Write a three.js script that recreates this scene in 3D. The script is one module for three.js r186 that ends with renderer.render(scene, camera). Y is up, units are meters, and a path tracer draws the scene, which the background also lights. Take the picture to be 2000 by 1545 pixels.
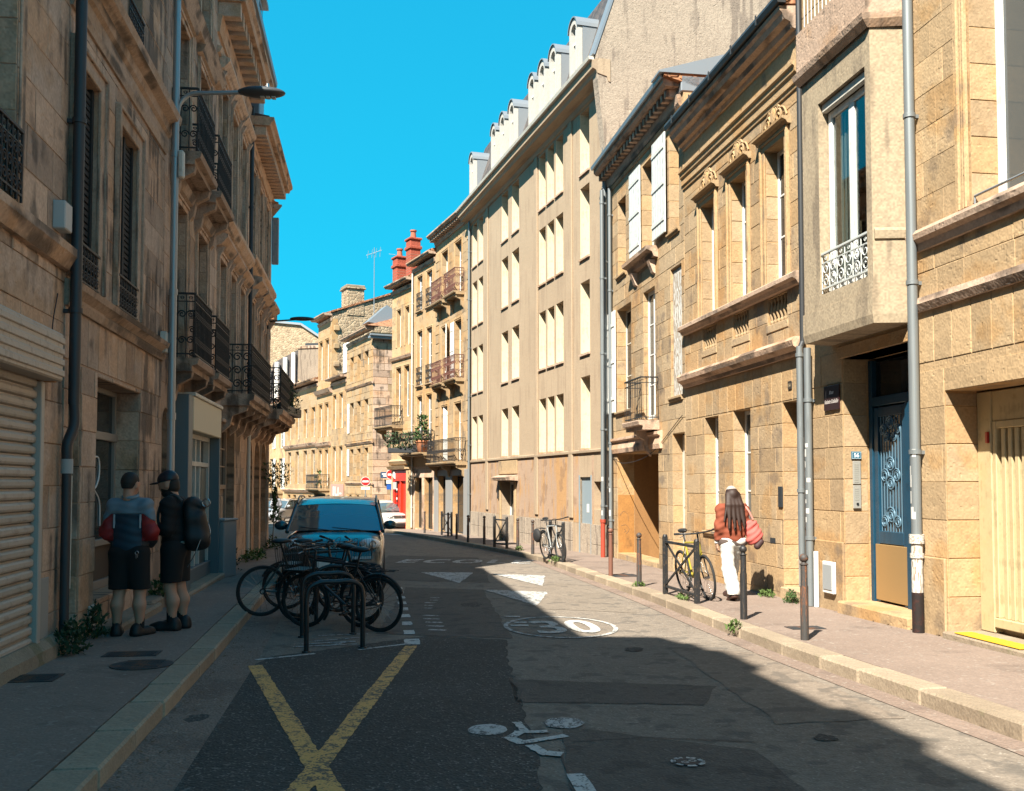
import * as THREE from 'three';
import { mergeGeometries, mergeVertices, toCreasedNormals } from 'three/addons/utils/BufferGeometryUtils.js';
import { MarchingCubes } from 'three/addons/objects/MarchingCubes.js';
import { FontLoader } from 'three/addons/loaders/FontLoader.js';

// ---------------------------------------------------------------- camera, sky, sun, exposure
const scene = new THREE.Scene();
const camera = new THREE.PerspectiveCamera(2 * Math.atan(772.5 / 1900) * 180 / Math.PI, 2000 / 1545, 0.1, 900);
camera.position.set(0, 1.62, 0);
camera.rotation.x = 2.5 * Math.PI / 180;
camera.setViewOffset(2000, 1545, 0, -89.5, 2000, 1545);
const EXPOSURE = 3.35;
const renderer = new THREE.WebGLRenderer({ antialias: true });
renderer.toneMapping = THREE.LinearToneMapping;
renderer.toneMappingExposure = EXPOSURE;
renderer.shadowMap.enabled = true;
{
  const w = 256, h = 128, d = new Float32Array(w * h * 4);
  const low = [0.007, 0.262, 0.366], high = [0.004, 0.092, 0.195], ground = [0.10, 0.09, 0.07];
  for (let j = 0; j < h; j++) {
    const el = ((j + 0.5) / h - 0.5) * Math.PI, t = Math.pow(Math.max(0, Math.sin(el)), 0.55);
    for (let i = 0; i < w; i++) for (let k = 0; k < 4; k++)
      d[(j * w + i) * 4 + k] = k === 3 ? 1 : el < -0.02 ? ground[k] : low[k] + (high[k] - low[k]) * t;
  }
  const t = new THREE.DataTexture(d, w, h, THREE.RGBAFormat, THREE.FloatType);
  t.mapping = THREE.EquirectangularReflectionMapping; t.magFilter = t.minFilter = THREE.LinearFilter; t.needsUpdate = true;
  scene.background = t; scene.environment = t;
}
const SUN_AZ = 27 * Math.PI / 180, SUN_EL = 47 * Math.PI / 180;
const sun = new THREE.DirectionalLight(new THREE.Color(1, 0.93, 0.80), 4.6);
sun.position.set(-Math.sin(SUN_AZ) * Math.cos(SUN_EL) * 90, Math.sin(SUN_EL) * 90, Math.cos(SUN_AZ) * Math.cos(SUN_EL) * 90 - 30);
sun.target.position.set(0, 0, -30); sun.castShadow = true;
Object.assign(sun.shadow.camera, { left: -60, right: 60, top: 60, bottom: -60, near: 1, far: 220 });
sun.shadow.mapSize.set(4096, 4096);
scene.add(sun, sun.target);

// ---------------------------------------------------------------- helpers
function rng(a) { return () => { a |= 0; a = a + 0x6D2B79F5 | 0; let t = Math.imul(a ^ a >>> 15, 1 | a); t = t + Math.imul(t ^ t >>> 7, 61 | t) ^ t; return ((t ^ t >>> 14) >>> 0) / 4294967296; }; }
const SLOPE = 25 / 1900, TILT = -Math.asin(SLOPE);
const gy = (Z) => -SLOPE * Z;                       // height of the road Z metres ahead (the street falls gently)
const KERB = 0.12;
const used = {};
function numbered(n) { const k = used[n] = (used[n] ?? -1) + 1; return k ? `${n}_${String(k).padStart(3, '0')}` : n; }
function add(o, parent) { parent.add(o); return o; }
function M(name, geo, mat, parent) {
  const m = new THREE.Mesh(Array.isArray(geo) ? merge(geo) : geo, mat);
  m.name = parent === scene ? numbered(name) : name; m.castShadow = m.receiveShadow = true; parent.add(m); return m;
}
function thing(name, label, category, X, y, Z, turn = 0, group) {
  const g = new THREE.Group(); g.name = numbered(name); g.position.set(X, y, -Z); g.rotation.y = turn;
  g.userData = { label, category }; if (group) g.userData.group = group; scene.add(g); return g;
}
function copyOf(src, label, X, y, Z, turn) {
  const g = src.clone(); g.name = numbered(src.name.replace(/_\d+$/, '')); g.userData = { ...src.userData, label }; g.position.set(X, y, -Z);
  if (turn !== undefined) g.rotation.y = turn; scene.add(g); return g;
}
function merge(list) {
  list = list.filter(Boolean).map((g) => {
    g = g.index ? g.toNonIndexed() : g;
    const r = new THREE.BufferGeometry();
    for (const k of ['position', 'normal']) r.setAttribute(k, g.attributes[k]);
    r.setAttribute('uv', g.attributes.uv ?? new THREE.BufferAttribute(new Float32Array(g.attributes.position.count * 2), 2));
    return r;
  });
  return mergeGeometries(list);
}
function quads(qs) {                                 // list of 4-point faces, uv in metres along the face
  const p = [], n = [], u = [], a = new THREE.Vector3(), b = new THREE.Vector3(), c = new THREE.Vector3();
  for (const q of qs) {
    a.subVectors(q[1], q[0]); b.subVectors(q[3], q[0]); c.crossVectors(a, b).normalize();
    const ax = Math.abs(c.x), ay = Math.abs(c.y), az = Math.abs(c.z);
    for (const i of [0, 1, 2, 0, 2, 3]) {
      const v = q[i]; p.push(v.x, v.y, v.z); n.push(c.x, c.y, c.z);
      if (az >= ax && az >= ay) u.push(v.x, v.y); else if (ax >= ay) u.push(v.z, v.y); else u.push(v.x, v.z);
    }
  }
  const g = new THREE.BufferGeometry();
  g.setAttribute('position', new THREE.Float32BufferAttribute(p, 3)); g.setAttribute('normal', new THREE.Float32BufferAttribute(n, 3)); g.setAttribute('uv', new THREE.Float32BufferAttribute(u, 2));
  return g;
}
const V = (x, y, z) => new THREE.Vector3(x, y, z);
function box(x0, x1, y0, y1, z0, z1, c = 0) {        // box with chamfered edges of size c
  if (x1 < x0) [x0, x1] = [x1, x0];
  c = Math.min(c, (x1 - x0) / 3, (y1 - y0) / 3, (z1 - z0) / 3);
  const X = [x0, x1], Y = [y0, y1], Z = [z0, z1], q = [];
  const P = (i, j, k, ax) => V(X[i] + (ax === 0 ? 0 : (i ? -c : c)), Y[j] + (ax === 1 ? 0 : (j ? -c : c)), Z[k] + (ax === 2 ? 0 : (k ? -c : c)));
  const face = (l, out) => { const a = l[1].clone().sub(l[0]), b = l[3].clone().sub(l[0]); q.push(a.cross(b).dot(out) >= 0 ? l : [l[0], l[3], l[2], l[1]]); };
  for (let ax = 0; ax < 3; ax++) for (const s of [0, 1]) {
    const r = [[0, 0], [1, 0], [1, 1], [0, 1]].map(([a, b]) => ax === 0 ? P(s, a, b, 0) : ax === 1 ? P(a, s, b, 1) : P(a, b, s, 2));
    const o = V(0, 0, 0); o.setComponent(ax, s ? 1 : -1); face(r, o);
  }
  if (c > 0) {
    for (const a of [0, 1]) for (const b of [0, 1]) {
      const sa = a ? 1 : -1, sb = b ? 1 : -1;
      face([P(0, a, b, 1), P(1, a, b, 1), P(1, a, b, 2), P(0, a, b, 2)], V(0, sa, sb));
      face([P(a, 0, b, 0), P(a, 1, b, 0), P(a, 1, b, 2), P(a, 0, b, 2)], V(sa, 0, sb));
      face([P(a, b, 0, 0), P(a, b, 1, 0), P(a, b, 1, 1), P(a, b, 0, 1)], V(sa, sb, 0));
    }
    for (const i of [0, 1]) for (const j of [0, 1]) for (const k of [0, 1]) {
      const t = [P(i, j, k, 0), P(i, j, k, 1), P(i, j, k, 2)]; face([t[0], t[1], t[2], t[2]].map((v) => v.clone()), V(i ? 1 : -1, j ? 1 : -1, k ? 1 : -1));
    }
  }
  return quads(q);
}
function mould(x0, x1, pts) {                         // a profile of [out, height] points run along x
  const s = new THREE.Shape(pts.map(([z, y]) => new THREE.Vector2(-z, y)));
  const g = new THREE.ExtrudeGeometry(s, { depth: x1 - x0, bevelEnabled: false }); g.rotateY(Math.PI / 2); g.translate(x0, 0, 0); return g;
}
function slab(x0, x1, y0, y1, holes, t, z = 0) {      // wall with openings cut through
  const s = new THREE.Shape([[x0, y0], [x1, y0], [x1, y1], [x0, y1]].map((p) => new THREE.Vector2(...p)));
  for (const h of holes) {
    const p = new THREE.Path();
    if (h.arch) { p.moveTo(h.x0, h.y0); p.lineTo(h.x1, h.y0); p.lineTo(h.x1, h.y1 - h.arch); const m = (h.x0 + h.x1) / 2, w = (h.x1 - h.x0) / 2;
      for (let i = 1; i <= 10; i++) { const a = Math.PI * i / 10; p.lineTo(m + w * Math.cos(a), h.y1 - h.arch + h.arch * Math.sin(a)); } }
    else { p.moveTo(h.x0, h.y0); p.lineTo(h.x1, h.y0); p.lineTo(h.x1, h.y1); p.lineTo(h.x0, h.y1); }
    p.closePath(); s.holes.push(p);
  }
  const g = new THREE.ExtrudeGeometry(s, { depth: t, bevelEnabled: false }); g.translate(0, 0, z - t); return g;
}
const cyl = (r0, r1, h, n = 12) => { const g = new THREE.CylinderGeometry(r1, r0, h, n); g.translate(0, h / 2, 0); return g; };
const at = (g, x, y, z, rx = 0, ry = 0, rz = 0) => { g.applyMatrix4(new THREE.Matrix4().compose(V(x, y, z), new THREE.Quaternion().setFromEuler(new THREE.Euler(rx, ry, rz)), V(1, 1, 1))); return g; };
function rod(a, b, r, n = 7, r2 = r) {
  const A = V(...a), B = V(...b), d = B.clone().sub(A), L = d.length(); const g = new THREE.CylinderGeometry(r2, r, L, n);
  g.translate(0, L / 2, 0); g.applyQuaternion(new THREE.Quaternion().setFromUnitVectors(V(0, 1, 0), d.normalize())); g.translate(A.x, A.y, A.z); return g;
}
function bar(a, b, w, t) {                            // rectangular bar between two points
  const A = V(...a), B = V(...b), d = B.clone().sub(A), L = d.length(); const g = box(-w / 2, w / 2, 0, L, -t / 2, t / 2);
  g.applyQuaternion(new THREE.Quaternion().setFromUnitVectors(V(0, 1, 0), d.normalize())); g.translate(A.x, A.y, A.z); return g;
}
const tube = (pts, r, n = 20, k = 6) => new THREE.TubeGeometry(new THREE.CatmullRomCurve3(pts.map((p) => V(...p))), n, r, k);
const lathe = (pts, n = 14) => new THREE.LatheGeometry(pts.map((p) => new THREE.Vector2(...p)), n);
function scroll(x, y, r, s = 1, wire = 0.006, turns = 1.4, z = 0) {
  const pts = []; for (let i = 0; i <= 14; i++) { const a = i / 14 * turns * 2 * Math.PI, q = r * (1 - 0.75 * i / 14); pts.push([x + s * q * Math.cos(a), y + q * Math.sin(a), z]); }
  return tube(pts, wire, 18, 4);
}

// ---------------------------------------------------------------- textures
function noise(freq, seed) {
  const r = rng(seed), g = new Float32Array(freq * freq); for (let i = 0; i < g.length; i++) g[i] = r();
  return (u, v) => { const x = u * freq, y = v * freq, xi = Math.floor(x), yi = Math.floor(y), fx = x - xi, fy = y - yi, sx = fx * fx * (3 - 2 * fx), sy = fy * fy * (3 - 2 * fy);
    const w = (a) => ((a % freq) + freq) % freq, x0 = w(xi), x1 = w(xi + 1), y0 = w(yi) * freq, y1 = w(yi + 1) * freq;
    return (g[y0 + x0] * (1 - sx) + g[y0 + x1] * sx) * (1 - sy) + (g[y1 + x0] * (1 - sx) + g[y1 + x1] * sx) * sy; };
}
function fbm(freq, oct, seed) { const n = []; for (let i = 0; i < oct; i++) n.push(noise(freq << i, seed + i * 17)); return (u, v) => { let s = 0, a = 0.5, t = 0; for (const f of n) { s += a * f(u, v); t += a; a *= 0.55; } return s / t; }; }
const enc = (c) => { c = Math.max(0, Math.min(1, c)); return 255 * (c <= 0.0031308 ? 12.92 * c : 1.055 * Math.pow(c, 1 / 2.4) - 0.055); };
function tex(n, metres, fn, colour = true) {
  const d = new Uint8Array(n * n * 4);
  for (let j = 0; j < n; j++) for (let i = 0; i < n; i++) { const c = fn(i / n, j / n), o = (j * n + i) * 4; for (let k = 0; k < 3; k++) d[o + k] = colour ? enc(c[k]) : 255 * Math.max(0, Math.min(1, c)); d[o + 3] = 255; }
  const t = new THREE.DataTexture(d, n, n); t.wrapS = t.wrapT = THREE.RepeatWrapping; t.magFilter = THREE.LinearFilter; t.minFilter = THREE.LinearMipmapLinearFilter; t.generateMipmaps = true;
  t.repeat.set(1 / metres, 1 / metres); if (colour) t.colorSpace = THREE.SRGBColorSpace; t.needsUpdate = true; return t;
}
const mix = (a, b, t) => a.map((x, i) => x + (b[i] - x) * t), sst = (a, b, x) => { x = Math.max(0, Math.min(1, (x - a) / (b - a))); return x * x * (3 - 2 * x); };
const bake = (f, n = 1024) => { const d = new Float32Array(n * n); for (let j = 0; j < n; j++) for (let i = 0; i < n; i++) d[j * n + i] = f(i / n, j / n); return (u, v) => d[((Math.floor(v * n) % n + n) % n) * n + ((Math.floor(u * n) % n + n) % n)]; };
const nA = bake(fbm(4, 6, 3), 512), nB = bake(fbm(16, 4, 41)), nC = bake(fbm(64, 3, 97)), nD = bake(fbm(8, 5, 201), 512), nF = bake(noise(256, 7)), nG = bake(noise(128, 9)), streak = (() => { const a = noise(64, 55); return bake((u, v) => a(u, Math.abs(2 * v - 1) * 0.0625), 512); })();
const tStone = tex(1024, 5, (u, v) => {
  let c = mix([0.40, 0.275, 0.155], [0.53, 0.385, 0.235], nA(u, v)); c = mix(c, [0.45, 0.25, 0.09], 0.55 * sst(0.52, 0.68, nD(u, v)));
  c = mix(c, [0.21, 0.155, 0.11], 0.75 * sst(0.55, 0.70, nB(u + 0.3, v + 0.1) * 0.6 + nA(v, u) * 0.4)); const g = 0.76 + 0.24 * nC(u, v) + 0.24 * nF(u, v); return c.map((x) => x * g);
});
const hStone = tex(1024, 5, (u, v) => 0.55 * nC(u, v) + 0.25 * nB(u, v) + 0.3 * nF(u, v) - 0.5 * sst(0.70, 0.82, nG(u, v) * 0.6 + nB(v, u) * 0.4), false);
const tSoot = tex(1024, 5, (u, v) => {
  let c = mix([0.52, 0.36, 0.26], [0.69, 0.505, 0.385], nA(u, v)); c = mix(c, [0.52, 0.31, 0.17], 0.6 * sst(0.50, 0.66, nD(u, v)));
  const s = sst(0.50, 0.68, nA(v + 0.2, u) * 0.45 + streak(u, v) * 0.25 + nB(u, v) * 0.35); c = mix(c, [0.105, 0.078, 0.06], 0.85 * s); const g = 0.74 + 0.26 * nC(u, v) + 0.26 * nF(u, v); return c.map((x) => x * g);
});
const tStucco = tex(1024, 6, (u, v) => { let c = mix([0.42, 0.312, 0.208], [0.50, 0.378, 0.258], nA(u, v)); c = mix(c, [0.34, 0.245, 0.165], 0.5 * sst(0.5, 0.75, streak(u, v) * 0.6 + nD(u, v) * 0.4)); const g = 0.88 + 0.14 * nF(u, v) + 0.06 * nC(u, v); return c.map((x) => x * g); });
const tGable = tex(512, 5, (u, v) => { let c = mix([0.36, 0.29, 0.225], [0.46, 0.375, 0.29], nA(u, v)); c = mix(c, [0.22, 0.175, 0.14], 0.8 * sst(0.52, 0.72, streak(u, v) * 0.55 + nA(v, u) * 0.45)); const g = 0.72 + 0.4 * nF(u, v) + 0.12 * nC(u, v); return c.map((x) => x * g); });
const tAsphalt = tex(1024, 3, (u, v) => { const f = nF(u, v), k = nG(u + 0.37, v); let c = mix([0.105, 0.088, 0.073], [0.185, 0.157, 0.130], 0.5 * f + 0.5 * nA(u, v)); c = c.map((x) => x * (0.75 + 0.5 * nC(u, v))); if (k * 0.5 + f * 0.5 > 0.80) c = mix(c, [0.30, 0.275, 0.245], 0.5); return mix(c, [0.06, 0.055, 0.05], 0.6 * sst(0.58, 0.72, nB(u, v))); });
const hAsphalt = tex(1024, 3, (u, v) => 0.6 * nF(u, v) + 0.4 * nC(u, v), false);
const tCoarse = tex(1024, 3, (u, v) => { const f = nF(u, v), k = nG(u, v); let c = mix([0.036, 0.034, 0.030], [0.102, 0.094, 0.083], 0.6 * f + 0.4 * nC(u, v)); if (f * 0.6 + k * 0.4 > 0.74) c = mix(c, [0.31, 0.29, 0.26], 0.6); return c.map((x) => x * (0.72 + 0.5 * nA(u, v))); });
const tWalk = tex(1024, 4, (u, v) => { let c = mix([0.215, 0.160, 0.132], [0.29, 0.222, 0.185], nA(u, v)); c = mix(c, [0.145, 0.108, 0.09], 0.55 * sst(0.54, 0.7, nD(u, v))); if (nG(u, v) > 0.86) c = mix(c, [0.40, 0.37, 0.33], 0.4); const g = 0.8 + 0.25 * nF(u, v) + 0.15 * nC(u, v); return c.map((x) => x * g); });
const tGranite = tex(512, 2, (u, v) => { const c = mix([0.31, 0.245, 0.18], [0.46, 0.375, 0.28], nA(u, v)); const g = 0.7 + 0.35 * nF(u, v) + 0.25 * nB(u, v); return mix(c, [0.16, 0.16, 0.07], 0.55 * sst(0.58, 0.72, nD(v, u))).map((x) => x * g); });
const tGrime = tex(512, 1.6, (u, v) => { const g = 1 - 0.20 * sst(0.54, 0.76, nB(u, v) * 0.72 + streak(u, v) * 0.28) - 0.12 * nC(u, v); const b = sst(0.6, 0.75, nD(u, v)); return [g * 0.98, g * (0.97 - 0.03 * b), g * (0.95 - 0.08 * b)]; });
const tOchre = tex(512, 6, (u, v) => { let c = mix([0.40, 0.285, 0.195], [0.475, 0.345, 0.24], nA(u, v)); c = mix(c, [0.50, 0.285, 0.10], 0.75 * sst(0.44, 0.6, nA(v + 0.4, u) * 0.6 + streak(u, v) * 0.4)); c = mix(c, [0.24, 0.15, 0.09], 0.5 * sst(0.58, 0.7, nB(u, v))); const g = 0.86 + 0.14 * nF(u, v) + 0.1 * nC(u, v); return c.map((x) => x * g); });
const tRust = tex(256, 0.6, (u, v) => mix([0.045, 0.05, 0.055], [0.20, 0.085, 0.04], sst(0.48, 0.66, nA(u, v) * 0.6 + nC(u, v) * 0.4)).map((x) => x * (0.7 + 0.6 * nC(u, v))));
const tPeel = tex(256, 1, (u, v) => mix([0.66, 0.64, 0.60], [0.34, 0.27, 0.20], sst(0.52, 0.58, nB(u, v) * 0.5 + streak(u, v) * 0.5)).map((x) => x * (0.85 + 0.2 * nC(u, v))));
const tIron = tex(256, 0.5, (u, v) => mix([0.030, 0.031, 0.034], [0.085, 0.062, 0.045], sst(0.55, 0.75, nB(u, v))).map((x) => x * (0.7 + 0.6 * nC(u, v))));
const voro = (() => { const n = 22, r = rng(88), px = [], sh = []; for (let i = 0; i < n * n; i++) { px.push([r(), r()]); sh.push(r()); }
  return (u, v) => { const x = u * n, y = v * n, xi = Math.floor(x), yi = Math.floor(y); let d1 = 9, d2 = 9, id = 0; for (let a = -1; a < 2; a++) for (let b = -1; b < 2; b++) { const i = ((xi + a + n) % n) + ((yi + b + n) % n) * n, dx = xi + a + px[i][0] - x, dy = yi + b + px[i][1] - y, d = Math.hypot(dx, dy * 1.3); if (d < d1) { d2 = d1; d1 = d; id = i; } else if (d < d2) d2 = d; } return [d2 - d1, sh[id]]; }; })();
const tRubble = tex(512, 5, (u, v) => { const [e, s] = voro(u, v); return mix([0.50, 0.40, 0.28], mix([0.30, 0.21, 0.13], [0.52, 0.39, 0.25], s), sst(0.04, 0.16, e)).map((x) => x * (0.75 + 0.5 * nC(u, v))); });
const hRubble = tex(512, 5, (u, v) => sst(0.02, 0.3, voro(u, v)[0]), false);
const tSlate = tex(512, 2, (u, v) => { const row = Math.floor(v * 12), x = u * 10 + (row % 2) * 0.5, c = Math.floor(x), s = noiseAt(row, ((c % 10) + 10) % 10), e = Math.min(v * 12 - row, 0.5 - Math.abs(x - c - 0.5)); return mix([0.025, 0.024, 0.025], mix([0.075, 0.062, 0.058], [0.15, 0.115, 0.10], s), sst(0, 0.09, e)).map((q) => q * (0.7 + 0.6 * nC(u, v))); });
function noiseAt(a, b) { const s = Math.sin(a * 127.1 + b * 311.7) * 43758.5453; return s - Math.floor(s); }

// ---------------------------------------------------------------- materials
const REFLECT = 0.74;                               // one scale for all base colours, lowered under a higher exposure to deepen shade
function mat(rgb, rough = 0.8, o = {}) { const m = new (o.phys ? THREE.MeshPhysicalMaterial : THREE.MeshStandardMaterial)({ roughness: rough }); m.color.setRGB(...rgb.map((c) => c * REFLECT)); const { phys, ...q } = o; Object.assign(m, q); return m; }
const stoneM = [[1, 1, 1], [0.9, 0.88, 0.84], [1.08, 1.02, 0.92], [0.84, 0.82, 0.8], [1.02, 0.92, 0.78]].map((c) => mat(c, 0.92, { map: tStone, bumpMap: hStone, bumpScale: 0.007 }));
const sootM = [[1, 1, 1], [0.85, 0.84, 0.82], [1.12, 1.06, 1], [0.72, 0.7, 0.68], [1.05, 0.95, 0.85]].map((c) => mat(c, 0.93, { map: tSoot, bumpMap: hStone, bumpScale: 0.009 }));
const paleM = [[1.14, 1.12, 1.06], [1.02, 1.0, 0.95], [1.2, 1.16, 1.08], [0.95, 0.93, 0.88]].map((c) => mat(c, 0.92, { map: tStone, bumpMap: hStone, bumpScale: 0.007 }));
const mortar = mat([1.12, 1.08, 1.0], 0.95, { map: tStone, bumpMap: hStone, bumpScale: 0.008 });
const sootMortar = mat([0.8, 0.78, 0.76], 0.95, { map: tSoot });
const stucco = mat([1, 1, 1], 0.93, { map: tStucco, bumpMap: hStone, bumpScale: 0.004 });
const pebble = mat([1.06, 1.03, 0.90], 0.95, { map: tGable, bumpMap: hStone, bumpScale: 0.003 });
const greyStoneM = [[0.98, 1.0, 1.02], [0.86, 0.88, 0.9], [1.06, 1.05, 1.02], [0.78, 0.77, 0.76], [1.0, 0.92, 0.82]].map((c) => mat(c, 0.93, { map: tStone, bumpMap: hStone, bumpScale: 0.008 }));
const gableM = mat([1, 1, 1], 0.95, { map: tGable, bumpMap: hStone, bumpScale: 0.012 });
const rubble = mat([1, 1, 1], 0.95, { map: tRubble, bumpMap: hRubble, bumpScale: 0.03 });
const slate = mat([1, 1, 1], 0.6, { map: tSlate, bumpMap: tSlate, bumpScale: 0.01 });
const tileM = mat([0.85, 0.50, 0.36], 0.9, { map: tRubble, bumpMap: hRubble, bumpScale: 0.03 });
const zinc = mat([0.36, 0.39, 0.42], 0.45, { metalness: 0.5 });
const white = mat([0.94, 0.94, 0.92], 0.55, { map: tGrime }), offWhite = mat([0.76, 0.72, 0.64], 0.6, { map: tGrime }), shutterM = mat([0.74, 0.78, 0.78], 0.6, { map: tGrime }), peel = mat([1, 1, 1], 0.8, { map: tPeel }), cream = mat([0.66, 0.53, 0.31], 0.5, { map: tGrime });
const glass = mat([0.018, 0.021, 0.024], 0.06, { phys: true, ior: 1.5 });
const paleGlass = mat([0.10, 0.115, 0.12], 0.08, { phys: true, ior: 1.5 });
const iron = mat([1, 1, 1], 0.6, { map: tIron, metalness: 0.3 });
const brownIron = mat([0.16, 0.062, 0.045], 0.6), rustM = mat([1, 1, 1], 0.75, { map: tRust, metalness: 0.2 });
const pipeM = mat([0.27, 0.30, 0.32], 0.5, { metalness: 0.35, map: tGrime }), darkPipe = mat([0.05, 0.054, 0.06], 0.5, { metalness: 0.3 });
const doorGrey = mat([0.33, 0.34, 0.36], 0.55, { map: tGrime }), darkWood = mat([0.085, 0.062, 0.045], 0.75, {}), brownDoor = mat([0.20, 0.13, 0.08], 0.7);
const asphalt = mat([1.62, 1.58, 1.52], 0.92, { map: tAsphalt, bumpMap: hAsphalt, bumpScale: 0.006 }), coarse = mat([1, 1, 1], 0.95, { map: tCoarse, bumpMap: hAsphalt, bumpScale: 0.012 });
const patchM = mat([0.85, 0.84, 0.84], 0.92, { map: tAsphalt, bumpMap: hAsphalt, bumpScale: 0.005 }), walkM = mat([1.04, 1.02, 0.99], 0.92, { map: tWalk, bumpMap: hAsphalt, bumpScale: 0.004 });
const graniteM = [[0.98, 0.96, 0.92], [0.88, 0.86, 0.82], [1.06, 1.03, 0.97], [0.82, 0.79, 0.75]].map((c) => mat(c, 0.9, { map: tGranite, bumpMap: hStone, bumpScale: 0.008 }));
const wornPaint = (rgb, cut, seed) => { const t = tex(512, 2.2, (u, v) => mix(rgb, [0.07, 0.068, 0.064], 0.9 * sst(cut, cut + 0.1, 0.5 * nC(u, v) + 0.35 * nF(u + seed, v) + 0.25 * nB(v, u)))); return mat([1, 1, 1], 0.8, { map: t, bumpMap: hAsphalt, bumpScale: 0.004 }); };
const paintW = wornPaint([0.66, 0.64, 0.60], 0.62, 0), paintWorn = wornPaint([0.60, 0.585, 0.56], 0.545, 0.3), paintY = wornPaint([0.86, 0.45, 0.13], 0.56, 0.6);

// ---------------------------------------------------------------- building kit (local x along the street front, y up, z out to the street)
function bld(name, label, X0, Z0, X1, Z1, o = {}) {
  const a = X1 - X0, b = -(Z1 - Z0), W = Math.hypot(a, b);
  const g = thing(name, label, 'building', X0, 0, Z0, Math.atan2(-b, a), o.group); g.W = W; return g;
}
let blockSeed = 1;
function blockGeo(x0, x1, y0, y1, p, c, g) {
  const A = [V(x0, y0, -g), V(x1, y0, -g), V(x1, y1, -g), V(x0, y1, -g)], B = [V(x0, y0, p - c), V(x1, y0, p - c), V(x1, y1, p - c), V(x0, y1, p - c)], C = [V(x0 + c, y0 + c, p), V(x1 - c, y0 + c, p), V(x1 - c, y1 - c, p), V(x0 + c, y1 - c, p)];
  const q = [C]; for (let i = 0; i < 4; i++) { const j = (i + 1) % 4; q.push([A[i], A[j], B[j], B[i]], [B[i], B[j], C[j], C[i]]); } return quads(q);
}
function ashlar(wall, x0, x1, y0, y1, holes, o = {}) {
  const r = rng(o.seed ?? blockSeed++ * 31), h = o.h ?? 0.34, len = o.len ?? 0.7, gap = o.gap ?? 0.005, p0 = o.proud ?? 0.006, ms = o.mats ?? stoneM, c = o.bevel ?? 0.004; let row = 0; const pieces = [];
  for (let y = y0; y < y1 - 0.08; y += h, row++) {
    const ya = y, yb = Math.min(y + h, y1); let x = x0 - (row % 2 ? 0.5 : 0.05 + 0.2 * r()) * len;
    while (x < x1) {
      const xe = x + len * (0.75 + 0.55 * r()); let rects = [[Math.max(x, x0), Math.min(xe, x1), ya, yb]]; x = xe;
      for (const q of holes) { const nx = []; for (const [a, b, d, e] of rects) {
        if (b <= q.x0 || a >= q.x1 || e <= q.y0 || d >= q.y1) { nx.push([a, b, d, e]); continue; }
        if (a < q.x0) nx.push([a, q.x0, d, e]); if (b > q.x1) nx.push([q.x1, b, d, e]);
        const a2 = Math.max(a, q.x0), b2 = Math.min(b, q.x1); if (d < q.y0) nx.push([a2, b2, d, q.y0]); if (e > q.y1) nx.push([a2, b2, q.y1, e]); } rects = nx; }
      for (const [a, b, d, e] of rects) if (b - a > 0.05 && e - d > 0.05) pieces.push([a + gap, b - gap, d + gap, e - gap, p0 * (0.5 + r()), ms[Math.floor(r() * ms.length)]]);
    }
  }
  pieces.sort((a, b) => (b[1] - b[0]) * (b[3] - b[2]) - (a[1] - a[0]) * (a[3] - a[2]));
  const most = o.most ?? 300;
  for (const [a, b, d, e, p, m] of pieces.slice(0, most)) M('stone_block', blockGeo(a, b, d, e, p, c, 0.004), m, wall);
  if (pieces.length > most) { const q = M('small_blocks', pieces.slice(most).map(([a, b, d, e, p]) => blockGeo(a, b, d, e, p, c, 0.004)), ms[0], wall); q.userData.kind = 'stuff'; }
}
function jamb(wall, x, y0, y1, depth, dir, o = {}) {  // stones of a reveal, facing along x
  const r = rng(blockSeed++ * 53), h = o.h ?? 0.34, ms = o.mats ?? stoneM;
  for (let y = o.from ?? y0; y < y1 - 0.05; y += h) {
    const a = Math.max(y, y0) + 0.006, b = Math.min(y + h, y1) - 0.006; if (b - a < 0.05) continue;
    const g = blockGeo(0.004, depth - 0.006, a, b, 0.005 + 0.004 * r(), 0.003, 0.003); g.rotateY(dir > 0 ? Math.PI / 2 : -Math.PI / 2); g.translate(x, 0, dir > 0 ? 0 : -depth);
    M('stone_block', g, ms[Math.floor(r() * ms.length)], wall);
  }
}
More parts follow.
